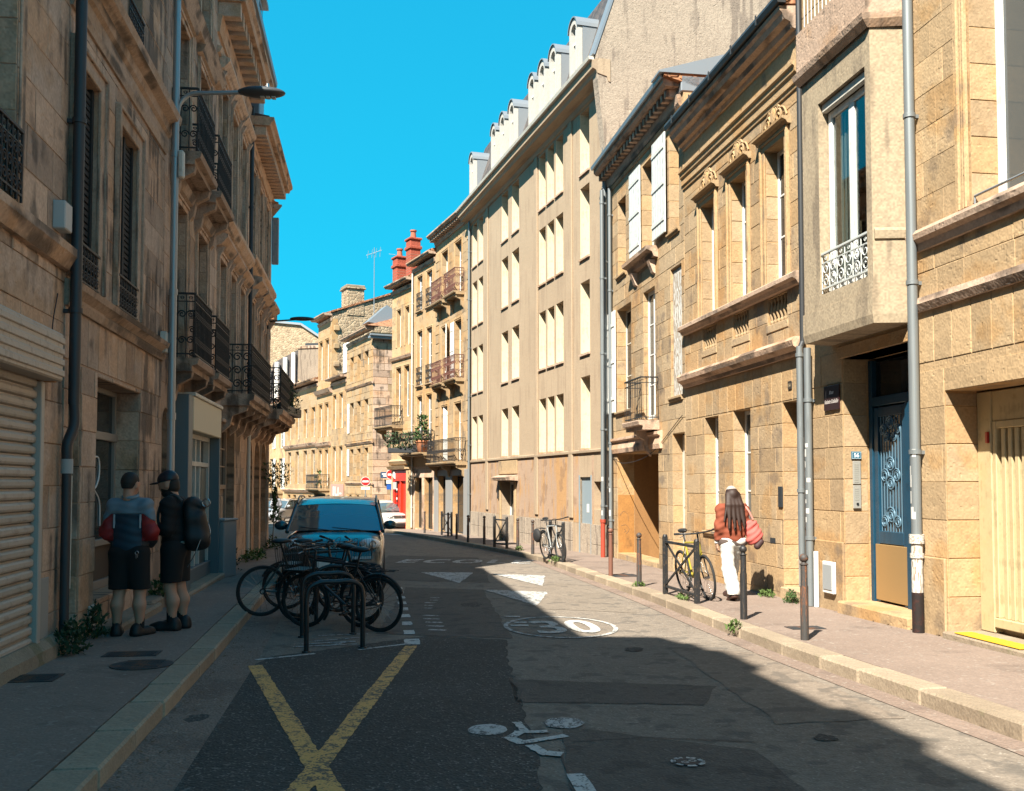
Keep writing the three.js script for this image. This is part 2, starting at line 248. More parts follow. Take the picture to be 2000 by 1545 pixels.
function win(parent, x0, x1, y0, y1, z, o = {}) {
  const fw = o.fw ?? 0.05, cols = o.cols ?? 2, rows = o.rows ?? 3, mw = o.mw ?? 0.025, fm = o.frame ?? white, t = o.t ?? 0.05, gs = [];
  gs.push(box(x0, x0 + fw, y0, y1, z - t, z, 0.006), box(x1 - fw, x1, y0, y1, z - t, z, 0.006), box(x0 + fw, x1 - fw, y0, y0 + fw * 1.4, z - t, z - 0.002, 0.006), box(x0 + fw, x1 - fw, y1 - fw, y1, z - t, z - 0.002, 0.006));
  const ix0 = x0 + fw, ix1 = x1 - fw, iy0 = y0 + fw * 1.4, iy1 = y1 - fw, cw = (ix1 - ix0) / cols, ch = (iy1 - iy0) / rows;
  for (let i = 1; i < cols; i++) { const c = ix0 + i * cw, w = cols === 2 ? mw * 1.8 : mw; gs.push(box(c - w / 2, c + w / 2, iy0, iy1, z - t * 0.8, z - 0.006, 0.004)); }
  for (let j = 1; j < rows; j++) { const c = iy0 + j * ch; gs.push(box(ix0, ix1, c - mw / 2, c + mw / 2, z - t * 0.7, z - 0.010)); }
  const w = M(o.name ?? 'window', gs, fm, parent);
  for (let i = 0; i < cols; i++) for (let j = 0; j < rows; j++) M('pane', box(ix0 + i * cw + 0.004, ix0 + (i + 1) * cw - 0.004, iy0 + j * ch + 0.004, iy0 + (j + 1) * ch - 0.004, z - t * 0.6, z - t * 0.45), o.glass ?? glass, w);
  return w;
}
function shutterGeo(w, h, t = 0.035) {
  const g = [box(0, w, 0, h, 0, t, 0.005)]; for (const f of [0.14, 0.5, 0.86]) g.push(box(0.02, w - 0.02, h * f - 0.04, h * f + 0.04, t - 0.002, t + 0.018, 0.004));
  for (let i = 1; i < 5; i++) g.push(box(w * i / 5 - 0.004, w * i / 5 + 0.004, 0.03, h - 0.03, t, t + 0.004)); return merge(g);
}
function shutter(parent, x, y0, y1, z, w, turn, m = shutterM) { const g = shutterGeo(w, y1 - y0); at(g, x, y0, z, 0, turn, 0); return M('shutter', g, m, parent); }
function railGeo(w, h, o = {}) {                      // wrought iron panel, x 0..w, y 0..h, in the plane z = 0
  const g = [box(0, w, h - 0.03, h, -0.018, 0.018, 0.004), box(0, w, 0.05, 0.07, -0.01, 0.01), box(0, w, h - 0.14, h - 0.125, -0.008, 0.008)], p = o.pitch ?? 0.11, n = Math.max(1, Math.round(w / p)), r = o.bar ?? 0.007;
  for (let i = 0; i <= n; i++) g.push(rod([w * i / n, 0, 0], [w * i / n, h - 0.02, 0], r, 5));
  if (o.scrolls) for (let i = 0; i < n; i++) { const c = w * (i + 0.5) / n, q = w / n * 0.48; for (let k = 0; k < o.scrolls; k++) g.push(scroll(c, 0.07 + (h - 0.2) * (k + 0.5) / o.scrolls, Math.min(q, (h - 0.2) / o.scrolls * 0.55), k % 2 ? 1 : -1, o.wire ?? 0.006)); for (let k = 0; k < 2; k++) g.push(scroll(c, h - 0.08, 0.03, k ? 1 : -1, 0.004)); }
  return merge(g);
}
function balcony(parent, x0, x1, y, n, h, o = {}) {
  const t = o.slab ?? 0.14, sm = o.stone ?? stoneM[1];
  const s = M('balcony', mould(x0, x1, [[-0.02, y - t], [n - 0.06, y - t], [n - 0.06, y - t * 0.6], [n + 0.02, y - t * 0.5], [n + 0.04, y - 0.02], [n + 0.03, y], [-0.02, y]]), sm, parent);
  const f = railGeo(x1 - x0 - 0.06, h, o); f.translate(x0 + 0.03, y, n - 0.03); const gs = [f];
  for (const x of [x0 + 0.03, x1 - 0.03]) { const q = railGeo(n - 0.05, h, o); q.rotateY(Math.PI / 2); q.translate(x, y, n - 0.03); gs.push(q); }
  M('railing', gs, o.metal ?? iron, s);
  const nb = o.brackets ?? 2; for (let i = 0; i < nb; i++) { const c = x0 + 0.14 + (x1 - x0 - 0.28) * (nb > 1 ? i / (nb - 1) : 0.5); M('bracket', mould(c - 0.07, c + 0.07, [[0, y - t - 0.55], [n * 0.25, y - t - 0.42], [n * 0.35, y - t - 0.2], [n * 0.8, y - t - 0.1], [n * 0.85, y - t], [0, y - t]]), sm, s); }
  return s;
}
function downpipe(parent, x, y0, y1, z, r = 0.05, m = pipeM, name = 'downpipe') {
  const p = M(name, at(cyl(r, r, y1 - y0, 14), x, y0, z), m, parent);
  for (let y = y0 + 0.9; y < y1; y += 1.9) M('pipe_clip', [at(cyl(r + 0.012, r + 0.012, 0.05, 14), x, y, z), box(x - 0.02, x + 0.02, y, y + 0.04, z - r - 0.06, z - r + 0.01)], m, p);
  return p;
}
function body(parent, W, H, D, m, t = 0.42, y0 = -0.8) { return M('rear_walls', box(0.004, W - 0.004, y0, H, -D, -t - 0.002), m, parent); }
function surround(parent, h, m, w = 0.13, out = 0.05) {  // moulded stone frame round an opening
  const pr = (a, b, c, d) => [box(a, b, c, d, 0, out * 0.55, 0.008)];
  return M('window_surround', [...pr(h.x0 - w, h.x0, h.y0, h.y1 + w), ...pr(h.x1, h.x1 + w, h.y0, h.y1 + w), ...pr(h.x0, h.x1, h.y1, h.y1 + w),
    box(h.x0 - w - 0.002, h.x0 - w + 0.045, h.y0, h.y1 + w, 0, out, 0.008), box(h.x1 + w - 0.045, h.x1 + w + 0.002, h.y0, h.y1 + w, 0, out, 0.008), box(h.x0 - w + 0.045, h.x1 + w - 0.045, h.y1 + w - 0.045, h.y1 + w + 0.002, 0, out, 0.008)], m, parent);
}
function sill(parent, x0, x1, y, m, n = 0.1, t = 0.09) { return M('window_sill', mould(x0, x1, [[-0.02, y - t], [n * 0.6, y - t], [n * 0.7, y - t * 0.6], [n, y - t * 0.5], [n, y - 0.01], [n - 0.01, y], [-0.02, y]]), m, parent); }

// ---------------------------------------------------------------- ground, road, pavements
const struct = (name, geo, m) => { const o = M(name, geo, m, scene); o.userData.kind = 'structure'; o.rotation.x = TILT; return o; };
function flat(pts, y) { const s = new THREE.Shape(pts.map(([x, Z]) => new THREE.Vector2(x, Z))); const g = new THREE.ShapeGeometry(s); g.rotateX(-Math.PI / 2); g.translate(0, y, 0); return g; }
const road = struct('road', flat([[-160, -60], [160, -60], [160, 260], [-160, 260]], 0), asphalt);
const onRoad = (name, pts, m, y = 0.008) => M(name, flat(pts, y), m, road);
function wobble(pts, amp, step, seed) { const r = rng(seed), out = []; for (let i = 0; i < pts.length; i++) { const a = pts[i], b = pts[(i + 1) % pts.length], n = Math.max(1, Math.round(Math.hypot(b[0] - a[0], b[1] - a[1]) / step)); for (let k = 0; k < n; k++) out.push([a[0] + (b[0] - a[0]) * k / n + (r() - 0.5) * amp, a[1] + (b[1] - a[1]) * k / n + (r() - 0.5) * amp]); } return out; }
onRoad('coarse_asphalt', wobble([[-1.75, 2], [0.15, 2], [0.16, 6.2], [-0.05, 9.9], [-0.05, 11.1], [-1.0, 11.4], [-2.45, 9.9], [-2.5, 8.6]], 0.05, 0.12, 5), coarse, 0.004);
onRoad('asphalt_patch', wobble([[-0.03, 8.7], [1.75, 8.4], [1.5, 7.65], [0.02, 7.75]], 0.03, 0.15, 9), patchM, 0.004);
onRoad('asphalt_patch', wobble([[0.28, 2.2], [1.9, 2.2], [1.55, 6.3], [0.35, 6.95]], 0.03, 0.2, 19), patchM, 0.004);
onRoad('asphalt_patch', wobble([[-1.6, 11.6], [0.0, 11.2], [-0.5, 17], [-1.9, 17.5]], 0.05, 0.2, 29), patchM, 0.004);
const gutterM = mat([1.05, 1.0, 0.95], 0.95, { map: tWalk, bumpMap: hAsphalt, bumpScale: 0.012 });
const leftKerb = [[-1.75, 2], [-2.28, 5.44], [-2.93, 9.69], [-3.59, 13.62], [-4.55, 19.5], [-5.55, 25.5], [-7.2, 32], [-10.5, 40]];
const rightKerb = [[4.1, 1.2], [3.37, 6.48], [3.01, 8.55], [2.76, 10.03], [2.49, 12.13], [2.14, 15.06], [1.33, 20.39], [0.65, 24.78], [-0.42, 28.41], [-1.75, 32.6], [-3.43, 37.75], [-5.3, 43.2], [-6.2, 45.2]];
onRoad('gutter', [...leftKerb.slice(0, 5), ...leftKerb.slice(0, 5).reverse().map(([x, z]) => [x + 0.42, z])], gutterM, 0.0055);
onRoad('gutter', [...rightKerb.slice(0, 10), ...rightKerb.slice(0, 10).reverse().map(([x, z]) => [x - 0.22, z - 0.05])], gutterM, 0.0055);
function pavement(name, kerbLine, rest, side, h, extent, seed) {
  const r = rng(seed), w = 0.26, off = kerbLine.map(([x, z], i) => { const a = kerbLine[Math.max(0, i - 1)], b = kerbLine[Math.min(kerbLine.length - 1, i + 1)], dx = b[0] - a[0], dz = b[1] - a[1], L = Math.hypot(dx, dz); return [x + side * w * dz / L, z - side * w * dx / L]; });
  const s = new THREE.Shape([...off, ...rest].map(([x, z]) => new THREE.Vector2(x, z))); const g = new THREE.ExtrudeGeometry(s, { depth: h, bevelEnabled: false }); g.rotateX(-Math.PI / 2);
  const p = struct(name, g, walkM); let ci = 0;
  for (let i = 0; i + 1 < kerbLine.length; i++) {
    const [ax, az] = kerbLine[i], [bx, bz] = kerbLine[i + 1], L = Math.hypot(bx - ax, bz - az), n = Math.max(1, Math.round(L / 0.95)); let t0 = 0;
    for (let k = 0; k < n; k++) {
      const t1 = k === n - 1 ? 1 : (k + 1 + (r() - 0.5) * 0.3) / n, P = (t) => [ax + (bx - ax) * t, az + (bz - az) * t], [x0, z0] = P(t0), [x1, z1] = P(t1), l = Math.hypot(x1 - x0, z1 - z0);
      if ((z0 + z1) / 2 < extent) { // local x runs along the kerb, local z points at the road
        const o = box(0.004, l - 0.006, -0.2, h + 0.003 + r() * 0.006, -w + 0.004, 0, 0.016), dx = (x1 - x0) / l, dz = -(z1 - z0) / l, nx = side * (z1 - z0) / l, nz = side * (x1 - x0) / l, f = -side;
        const m4 = new THREE.Matrix4().makeBasis(V(f * dx, 0, f * dz), V(0, 1, 0), V(-nx, 0, -nz)); m4.setPosition((f > 0 ? x0 : x1) + (r() - 0.5) * 0.012, (r() - 0.5) * 0.006, -(f > 0 ? z0 : z1)); o.applyMatrix4(m4);
        M('kerb_stone', o, graniteM[Math.floor(r() * 4)], p); ci++; }
      t0 = t1;
    }
  }
  return p;
}
const rightWalk = pavement('right_pavement', rightKerb, [[-4.7, 45.5], [-3.0, 42.6], [-1.3, 37.6], [2.8, 24.2], [6.3, 1.2]], 1, KERB, 44, 7);
const leftWalk = pavement('left_pavement', leftKerb, [[-12.5, 39], [-7.6, 28.3], [-3.6, 2]], -1, KERB, 33, 13);
const cornerWalk = pavement('corner_pavement', [[-6.0, 52.6], [-8.0, 53.0], [-9.6, 55.6], [-12.2, 60.5], [-18, 74], [-28, 92]], [[-28, 98], [-10, 60.9], [-7.9, 55.8], [-2, 57]], 1, KERB, 0, 17);
for (const [x, z, w, l, m] of [[-3.3, 8.75, 0.5, 0.62, 'disc'], [-3.62, 9.35, 0.5, 0.3, 'plate'], [-4.0, 8.1, 0.5, 0.35, 'plate'], [2.12, 18.6, 0.55, 0.6, 'plate'], [3.35, 11.2, 0.4, 0.25, 'plate']]) {
  const g = m === 'disc' ? at(cyl(0.27, 0.27, 0.006, 28), 0, 0, 0) : box(-w / 2, w / 2, 0, 0.006, -l / 2, l / 2, 0.002);
  const ribs = []; for (let i = -3; i <= 3; i++) ribs.push(box(-w * (m === 'disc' ? 0.33 : 0.42), w * (m === 'disc' ? 0.33 : 0.42), 0.006, 0.009, i * l * 0.11 - 0.012, i * l * 0.11 + 0.012));
  const c = M('manhole_cover', g, rustM, x < 0 ? leftWalk : rightWalk); M('cover_ribs', ribs, rustM, c); c.position.set(x, KERB + 0.002, -z); c.rotation.y = 0.15;
}
{ // cast iron valve cover in the road, ringed in white paint
  const c = M('valve_cover', at(cyl(0.075, 0.075, 0.006, 20), 0, 0, 0), rustM, road); c.position.set(1.07, 0.006, -5.99);
  const s = []; for (let i = 0; i < 7; i++) { const a = i * 0.9, b = a + 0.62; const sh = new THREE.Shape(); sh.absarc(0, 0, 0.105, a, b); sh.absarc(0, 0, 0.075, b, a, true); const g = new THREE.ShapeGeometry(sh, 5); g.rotateX(-Math.PI / 2); s.push(g); }
  for (const [x, z] of [[-0.02, 0.01], [0.03, -0.02]]) { const q = new THREE.RingGeometry(0.012, 0.026, 10); q.rotateX(-Math.PI / 2); s.push(at(q, x, 0.0, z)); }
  M('painted_ring', s, paintW, road).position.set(1.07, 0.0135, -5.99);
}

// painted markings
const strip = (x0, z0, x1, z1, w) => { const dx = x1 - x0, dz = z1 - z0, L = Math.hypot(dx, dz), nx = -dz / L * w / 2, nz = dx / L * w / 2; return [[x0 - nx, z0 - nz], [x0 + nx, z0 + nz], [x1 + nx, z1 + nz], [x1 - nx, z1 - nz]]; };
onRoad('yellow_line', wobble(strip(-2.46, 9.4, 0.05, 2.6, 0.135), 0.012, 0.06, 3), paintY);
onRoad('yellow_line', wobble(strip(-1.09, 10.62, -1.22, 2.6, 0.135), 0.012, 0.06, 4), paintY, 0.0095);
onRoad('bay_line', strip(-2.54, 9.72, -2.03, 10.1, 0.06), paintW); onRoad('bay_line', strip(-1.62, 10.36, -1.15, 10.76, 0.06), paintW);
for (let i = 0; i < 9; i++) { const Z = 10.72 + i * 0.80, x = -1.09 - (Z - 10.72) * 0.139; onRoad('bay_dash', wobble(strip(x, Z, x - 0.05, Z + (i ? 0.34 : 0.42), i ? 0.13 : 0.17), 0.012, 0.08, 50 + i), paintW); }
for (const t of [[[-0.49, 17.0], [0.61, 16.6], [0.37, 14.5]], [[-0.42, 20.5], [0.68, 20.05], [0.56, 17.7]], [[-1.95, 20.9], [-0.82, 20.8], [-0.98, 18.3]]]) onRoad('road_triangle', wobble(t, 0.03, 0.15, 77), paintWorn);
{ // cycle symbol
  const disc = (x, z, r, s) => wobble(Array.from({ length: 18 }, (_, i) => [x + r * Math.cos(i / 9 * Math.PI), z + r * 1.15 * Math.sin(i / 9 * Math.PI)]), 0.02, 0.06, s);
  onRoad('cycle_symbol_wheel', disc(-0.17, 6.83, 0.135, 1), paintWorn); onRoad('cycle_symbol_wheel', disc(0.37, 7.03, 0.145, 2), paintWorn);
  [[-0.03, 6.63, 0.08, 6.44, 0.085], [0.02, 6.75, 0.25, 6.78, 0.075], [0.05, 6.46, 0.37, 6.66, 0.075], [0.12, 6.40, 0.22, 6.16, 0.075], [0.03, 7.05, 0.09, 6.78, 0.06], [0.22, 6.20, 0.31, 6.17, 0.10], [0.0, 6.62, 0.06, 6.76, 0.07]].forEach((q, i) => onRoad('cycle_symbol_stroke', wobble(strip(...q), 0.014, 0.05, 90 + i), paintW, 0.008 + i * 0.0006));
  onRoad('lane_dash', wobble(strip(0.37, 5.75, 0.46, 4.9, 0.11), 0.01, 0.08, 5), paintW);
  for (const q of [strip(-2.3, 10.75, -1.75, 10.95, 0.05), strip(-2.35, 10.55, -1.7, 10.75, 0.05), strip(-2.2, 10.95, -1.75, 11.25, 0.045), strip(-2.0, 10.62, -1.8, 10.95, 0.045), strip(-2.25, 11.4, -1.7, 11.55, 0.05)]) onRoad('bay_symbol_stroke', wobble(q, 0.02, 0.07, 21), paintWorn);
  for (let i = 0; i < 5; i++) { const z = 11.9 + i * 0.36; onRoad('worn_letter_stroke', wobble(strip(-1.02 - i * 0.05, z, -0.80 - i * 0.05, z - 0.05, 0.09), 0.03, 0.06, 31 + i), paintWorn); onRoad('worn_letter_stroke', wobble(strip(-1.28 - (i % 3) * 0.03, z + 2.3, -1.16, z + 2.28, 0.07), 0.03, 0.06, 41 + i), paintWorn); }
  for (const [x, z, l] of [[-0.10, 13.2, 0.2], [0.02, 12.6, 0.16], [-0.02, 12.3, 0.22]]) onRoad('worn_dash', wobble(strip(x, z, x + l, z, 0.13), 0.03, 0.06, 61), paintW);
  const ring = new THREE.Shape(); ring.absellipse(0, 0, 0.70, 1.0, 0, Math.PI * 2); const hole = new THREE.Path(); hole.absellipse(0, 0, 0.645, 0.925, 0, Math.PI * 2); ring.holes.push(hole);
  const rg = new THREE.ShapeGeometry(ring, 40); rg.rotateX(-Math.PI / 2); const rm = M('speed_ring', rg, paintWorn, road); rm.position.set(0.60, 0.008, -12.2); rm.rotation.y = 0.12;
  const font = await new FontLoader().loadAsync('fonts/droid/droid_sans_bold.typeface.json');
  const text = (s, x, z, wx, wz, turn, name, m) => { const g = new THREE.ShapeGeometry(font.generateShapes(s, 1), 6); g.computeBoundingBox(); const b = g.boundingBox; g.translate(-(b.min.x + b.max.x) / 2, -(b.min.y + b.max.y) / 2, 0); g.scale(wx / (b.max.x - b.min.x), wz / (b.max.y - b.min.y), 1); g.rotateX(-Math.PI / 2); const o = M(name, g, m, road); o.position.set(x, 0.0085, -z); o.rotation.y = turn; return o; };
  text('30', 0.66, 12.2, 0.80, 1.15, 0.12, 'speed_number', paintW);
  text('ECOLE', -1.15, 24.4, 3.3, 1.35, -0.10, 'painted_word', paintWorn);
}
onRoad('stop_line', strip(-9.2, 46.5, -3.9, 40.5, 0.45), paintW); onRoad('far_line', strip(-15.5, 52, -12.5, 52.6, 0.4), paintW);
onRoad('asphalt_patch', wobble([[0.3, 14.2], [1.75, 13.6], [1.35, 17.8], [0.7, 18.6], [0.1, 16.2]], 0.06, 0.25, 33), mat([1.55, 1.5, 1.42], 0.9, { map: tAsphalt }), 0.0038);
onRoad('asphalt_patch', wobble([[1.9, 7.0], [2.85, 7.2], [2.5, 10.2], [1.7, 10.6]], 0.06, 0.25, 35), mat([1.6, 1.5, 1.4], 0.9, { map: tAsphalt }), 0.0036);
onRoad('asphalt_patch', wobble([[-2.9, 19], [-0.4, 18.4], [-0.9, 26], [-3.4, 27]], 0.06, 0.3, 37), patchM, 0.0034);
for (const [x, z, r, sd] of [[-2.0, 8.2, 0.16, 3], [-2.3, 7.2, 0.09, 4], [0.9, 5.2, 0.12, 5], [2.1, 6.6, 0.07, 6], [1.3, 10.4, 0.1, 7], [-0.6, 14.6, 0.18, 8], [0.2, 19.3, 0.2, 9]]) onRoad('oil_stain', wobble(Array.from({ length: 14 }, (_, i) => [x + r * Math.cos(i / 7 * Math.PI) * (0.7 + 0.5 * noiseAt(i, sd)), z + r * 1.6 * Math.sin(i / 7 * Math.PI) * (0.7 + 0.5 * noiseAt(sd, i))]), 0.02, 0.05, sd), coarse, 0.0058);
for (const c of [[[-0.02, 8.65], [0.08, 8.2], [0.05, 7.8]], [[0.3, 6.3], [0.34, 5.6], [0.42, 4.8], [0.4, 3.6]], [[0.4, 6.5], [0.9, 6.62], [1.6, 6.5]]]) { const g = []; for (let i = 0; i + 1 < c.length; i++) g.push(flat(strip(...c[i], ...c[i + 1], 0.014), 0.0062)); M('tar_crack', g, mat([0.03, 0.03, 0.03], 0.7), road); }

// ---------------------------------------------------------------- right side of the street
const AX = (s) => 2.50 + 0.15517 * s, AZ = (s) => 24.2 - 0.98789 * s;
const onA = (name, label, s0, s1) => { const b = bld(name, label, AX(s0), AZ(s0), AX(s1), AZ(s1)); b.s0 = s0; return b; };
const shift = (b, list) => list.map((h) => ({ ...h, x0: h.x0 - b.s0, x1: h.x1 - b.s0 }));

{ // ---- R1: pale ashlar house with garage
  const b = onA('garage_house', 'pale ashlar house with a cream slatted garage door beside the oriel house', 13.42, 21.4), W = b.W;
  const holes = shift(b, [{ x0: 13.93, x1: 16.5, y0: -0.02, y1: 2.62 }, { x0: 14.46, x1: 16.1, y0: 4.46, y1: 7.5 }, { x0: 17.4, x1: 18.6, y0: 4.46, y1: 7.3 }, { x0: 17.3, x1: 18.7, y0: 0.02, y1: 2.6 }]);
  const w = M('wall', slab(0.003, W, -0.5, 10.4, holes, 0.45), mortar, b);
  ashlar(w, 0.003, 2.6, 0.0, 2.95, holes, { h: 0.41, len: 0.75, mats: paleM, gap: 0.003, bevel: 0.002, proud: 0.006 });
  ashlar(w, 0.003, 2.6, 3.7, 4.26, holes, { h: 0.28, len: 0.62, mats: paleM });
  ashlar(w, 0.003, 2.6, 4.44, 8.3, [...holes, { x0: 0.78, x1: 1.05, y0: 4.4, y1: 8 }], { h: 0.385, len: 0.62, mats: paleM, gap: 0.003, bevel: 0.002, proud: 0.005 });
  for (let i = 0; i < 8; i++) M('lintel_stone', blockGeo(0.01 + i * 0.33, 0.325 + i * 0.33, 2.97, 3.54, 0.008, 0.004, 0.004), paleM[i % 4], w);
  ashlar(w, 2.6, W, 0, 10.2, holes, { h: 0.41, len: 1.4, mats: paleM, most: 60 });
  jamb(w, holes[0].x0, 0, 2.6, 0.38, 1, { h: 0.41, from: 0, mats: stoneM }); jamb(w, holes[1].x0, 4.5, 7.45, 0.32, 1, { h: 0.385, from: 4.44, mats: stoneM });
  M('plinth', [box(0.005, holes[0].x0 - 0.02, -0.4, 0.82, 0, 0.035, 0.012)], paleM[3], b);
  M('sill_band', mould(0.004, W, [[0, 4.22], [0.05, 4.22], [0.07, 4.3], [0.12, 4.34], [0.13, 4.40], [0.09, 4.45], [0, 4.47]]), sootM[1], b);
  M('string_course', mould(0.004, W, [[0, 3.54], [0.05, 3.54], [0.09, 3.62], [0.07, 3.69], [0, 3.70]]), sootM[0], b);
  M('pilaster', [box(0.80, 0.85, 4.47, 7.6, 0, 0.03, 0.008), box(0.86, 0.90, 4.47, 7.6, 0, 0.05, 0.012), box(0.91, 0.96, 4.47, 7.6, 0, 0.04, 0.012), box(0.97, 1.02, 4.47, 7.6, 0, 0.055, 0.012)], paleM[2], b);
  win(b, holes[1].x0, holes[1].x1, 4.5, 7.48, -0.30, { fw: 0.09, cols: 2, rows: 1, t: 0.08, glass: paleGlass });
  win(b, holes[2].x0, holes[2].x1, 4.5, 7.28, -0.30, { fw: 0.07 }); win(b, holes[3].x0, holes[3].x1, 0.1, 2.58, -0.30, { fw: 0.07 });
  M('window_bar', [rod([1.06, 4.58, -0.02], [2.6, 4.58, -0.02], 0.014), rod([1.06, 4.58, -0.02], [1.06, 4.46, -0.02], 0.01)], zinc, b);
  // garage door: frame, slats, mesh
  const gx0 = holes[0].x0, gx1 = holes[0].x1, z = -0.38, gd = M('garage_door', [box(gx0 + 0.012, gx0 + 0.24, 0.06, 2.60, z - 0.08, z + 0.02, 0.008), box(gx0 + 0.24, gx1, 2.28, 2.60, z - 0.08, z, 0.008), box(gx0 + 0.25, gx1, 0.12, 0.22, z - 0.07, z + 0.03, 0.008), box(gx0 + 0.25, gx0 + 0.31, 0.22, 2.28, z - 0.07, z + 0.012, 0.008), box(gx0 + 0.31, gx1, 2.2, 2.28, z - 0.07, z + 0.012, 0.008)], cream, b);
  M('backing_panel', box(gx0 + 0.31, gx1, 0.22, 2.2, z - 0.12, z - 0.10), mat([0.42, 0.32, 0.17], 0.6), gd);
  for (let i = 0; i < 20; i++) { const x = gx0 + 0.36 + i * 0.105; M('slat', box(x, x + 0.062, 0.22, 2.2, z - 0.095, z - 0.01, 0.006), cream, gd); }
  const mesh = []; for (let j = 0; j < 12; j++) mesh.push(box(gx0 + 0.31, gx1, 0.25 + j * 0.045, 0.272 + j * 0.045, z - 0.099, z - 0.088)); M('vent_mesh', mesh, mat([0.12, 0.09, 0.05], 0.6), gd);
  M('door_edge_light', box(gx0 + 0.18, gx0 + 0.22, 2.05, 2.17, z + 0.02, z + 0.05, 0.006), mat([0.45, 0.03, 0.02], 0.3), gd);
  M('garage_threshold', [box(gx0 + 0.01, gx1 - 0.01, -0.3, 0.055, -0.6, 0.10, 0.015)], graniteM[1], b);
  body(b, W, 10.4, 9, stucco, 0.45); M('roof', mould(0, W, [[0.3, 10.4], [0.3, 10.5], [-4.5, 12.6], [-9, 10.4]]), tileM, b);
  M('cornice', mould(0.004, W, [[0, 9.9], [0.1, 9.95], [0.16, 10.1], [0.34, 10.2], [0.36, 10.38], [0, 10.39]]), paleM[0], b);
  const pp = downpipe(b, 0.10, 1.05, 10.2, 0.11, 0.056); M('lower_sleeve', [at(cyl(0.062, 0.062, 0.62, 16), 0.10, 0.42, 0.11), at(cyl(0.082, 0.082, 0.10, 16), 0.10, 0.96, 0.11), at(cyl(0.075, 0.075, 0.05, 16), 0.10, 0.80, 0.11)], peel, pp);
  M('rusty_foot', [at(cyl(0.064, 0.064, 0.54, 16), 0.10, -0.12, 0.11)], mat([0.24, 0.10, 0.07], 0.8, { map: tRust }), pp);
  const r = rng(5); for (let i = 0; i < 9; i++) { const y = 1.2 + i * 0.09 + r() * 0.1, a = r() * 1.6 - 1.2, g = new THREE.CylinderGeometry(0.0575, 0.0575, 0.06 + 0.1 * r(), 8, 1, true, a, 0.5 + r() * 0.6); M('sticker_scrap', at(g, 0.10, y, 0.11), mat([0.62, 0.61, 0.58], 0.8), pp); }
}
{ const t = thing('floor_mat', 'bright yellow rubber mat on the garage threshold', 'mat', AX(14.55), 0.062 + 0.0, AZ(14.55), Math.atan2(0.98789, 0.15517) * -1 + 0, undefined); M('mat_sheet', box(-0.42, 0.6, 0, 0.012, -0.12, 0.08, 0.004), mat([0.75, 0.42, 0.02], 0.75), t); M('mat_ribs', Array.from({ length: 9 }, (_, i) => box(-0.36 + i * 0.11, -0.30 + i * 0.11, 0.012, 0.015, -0.11, 0.07)), mat([0.65, 0.35, 0.02], 0.75), t); }

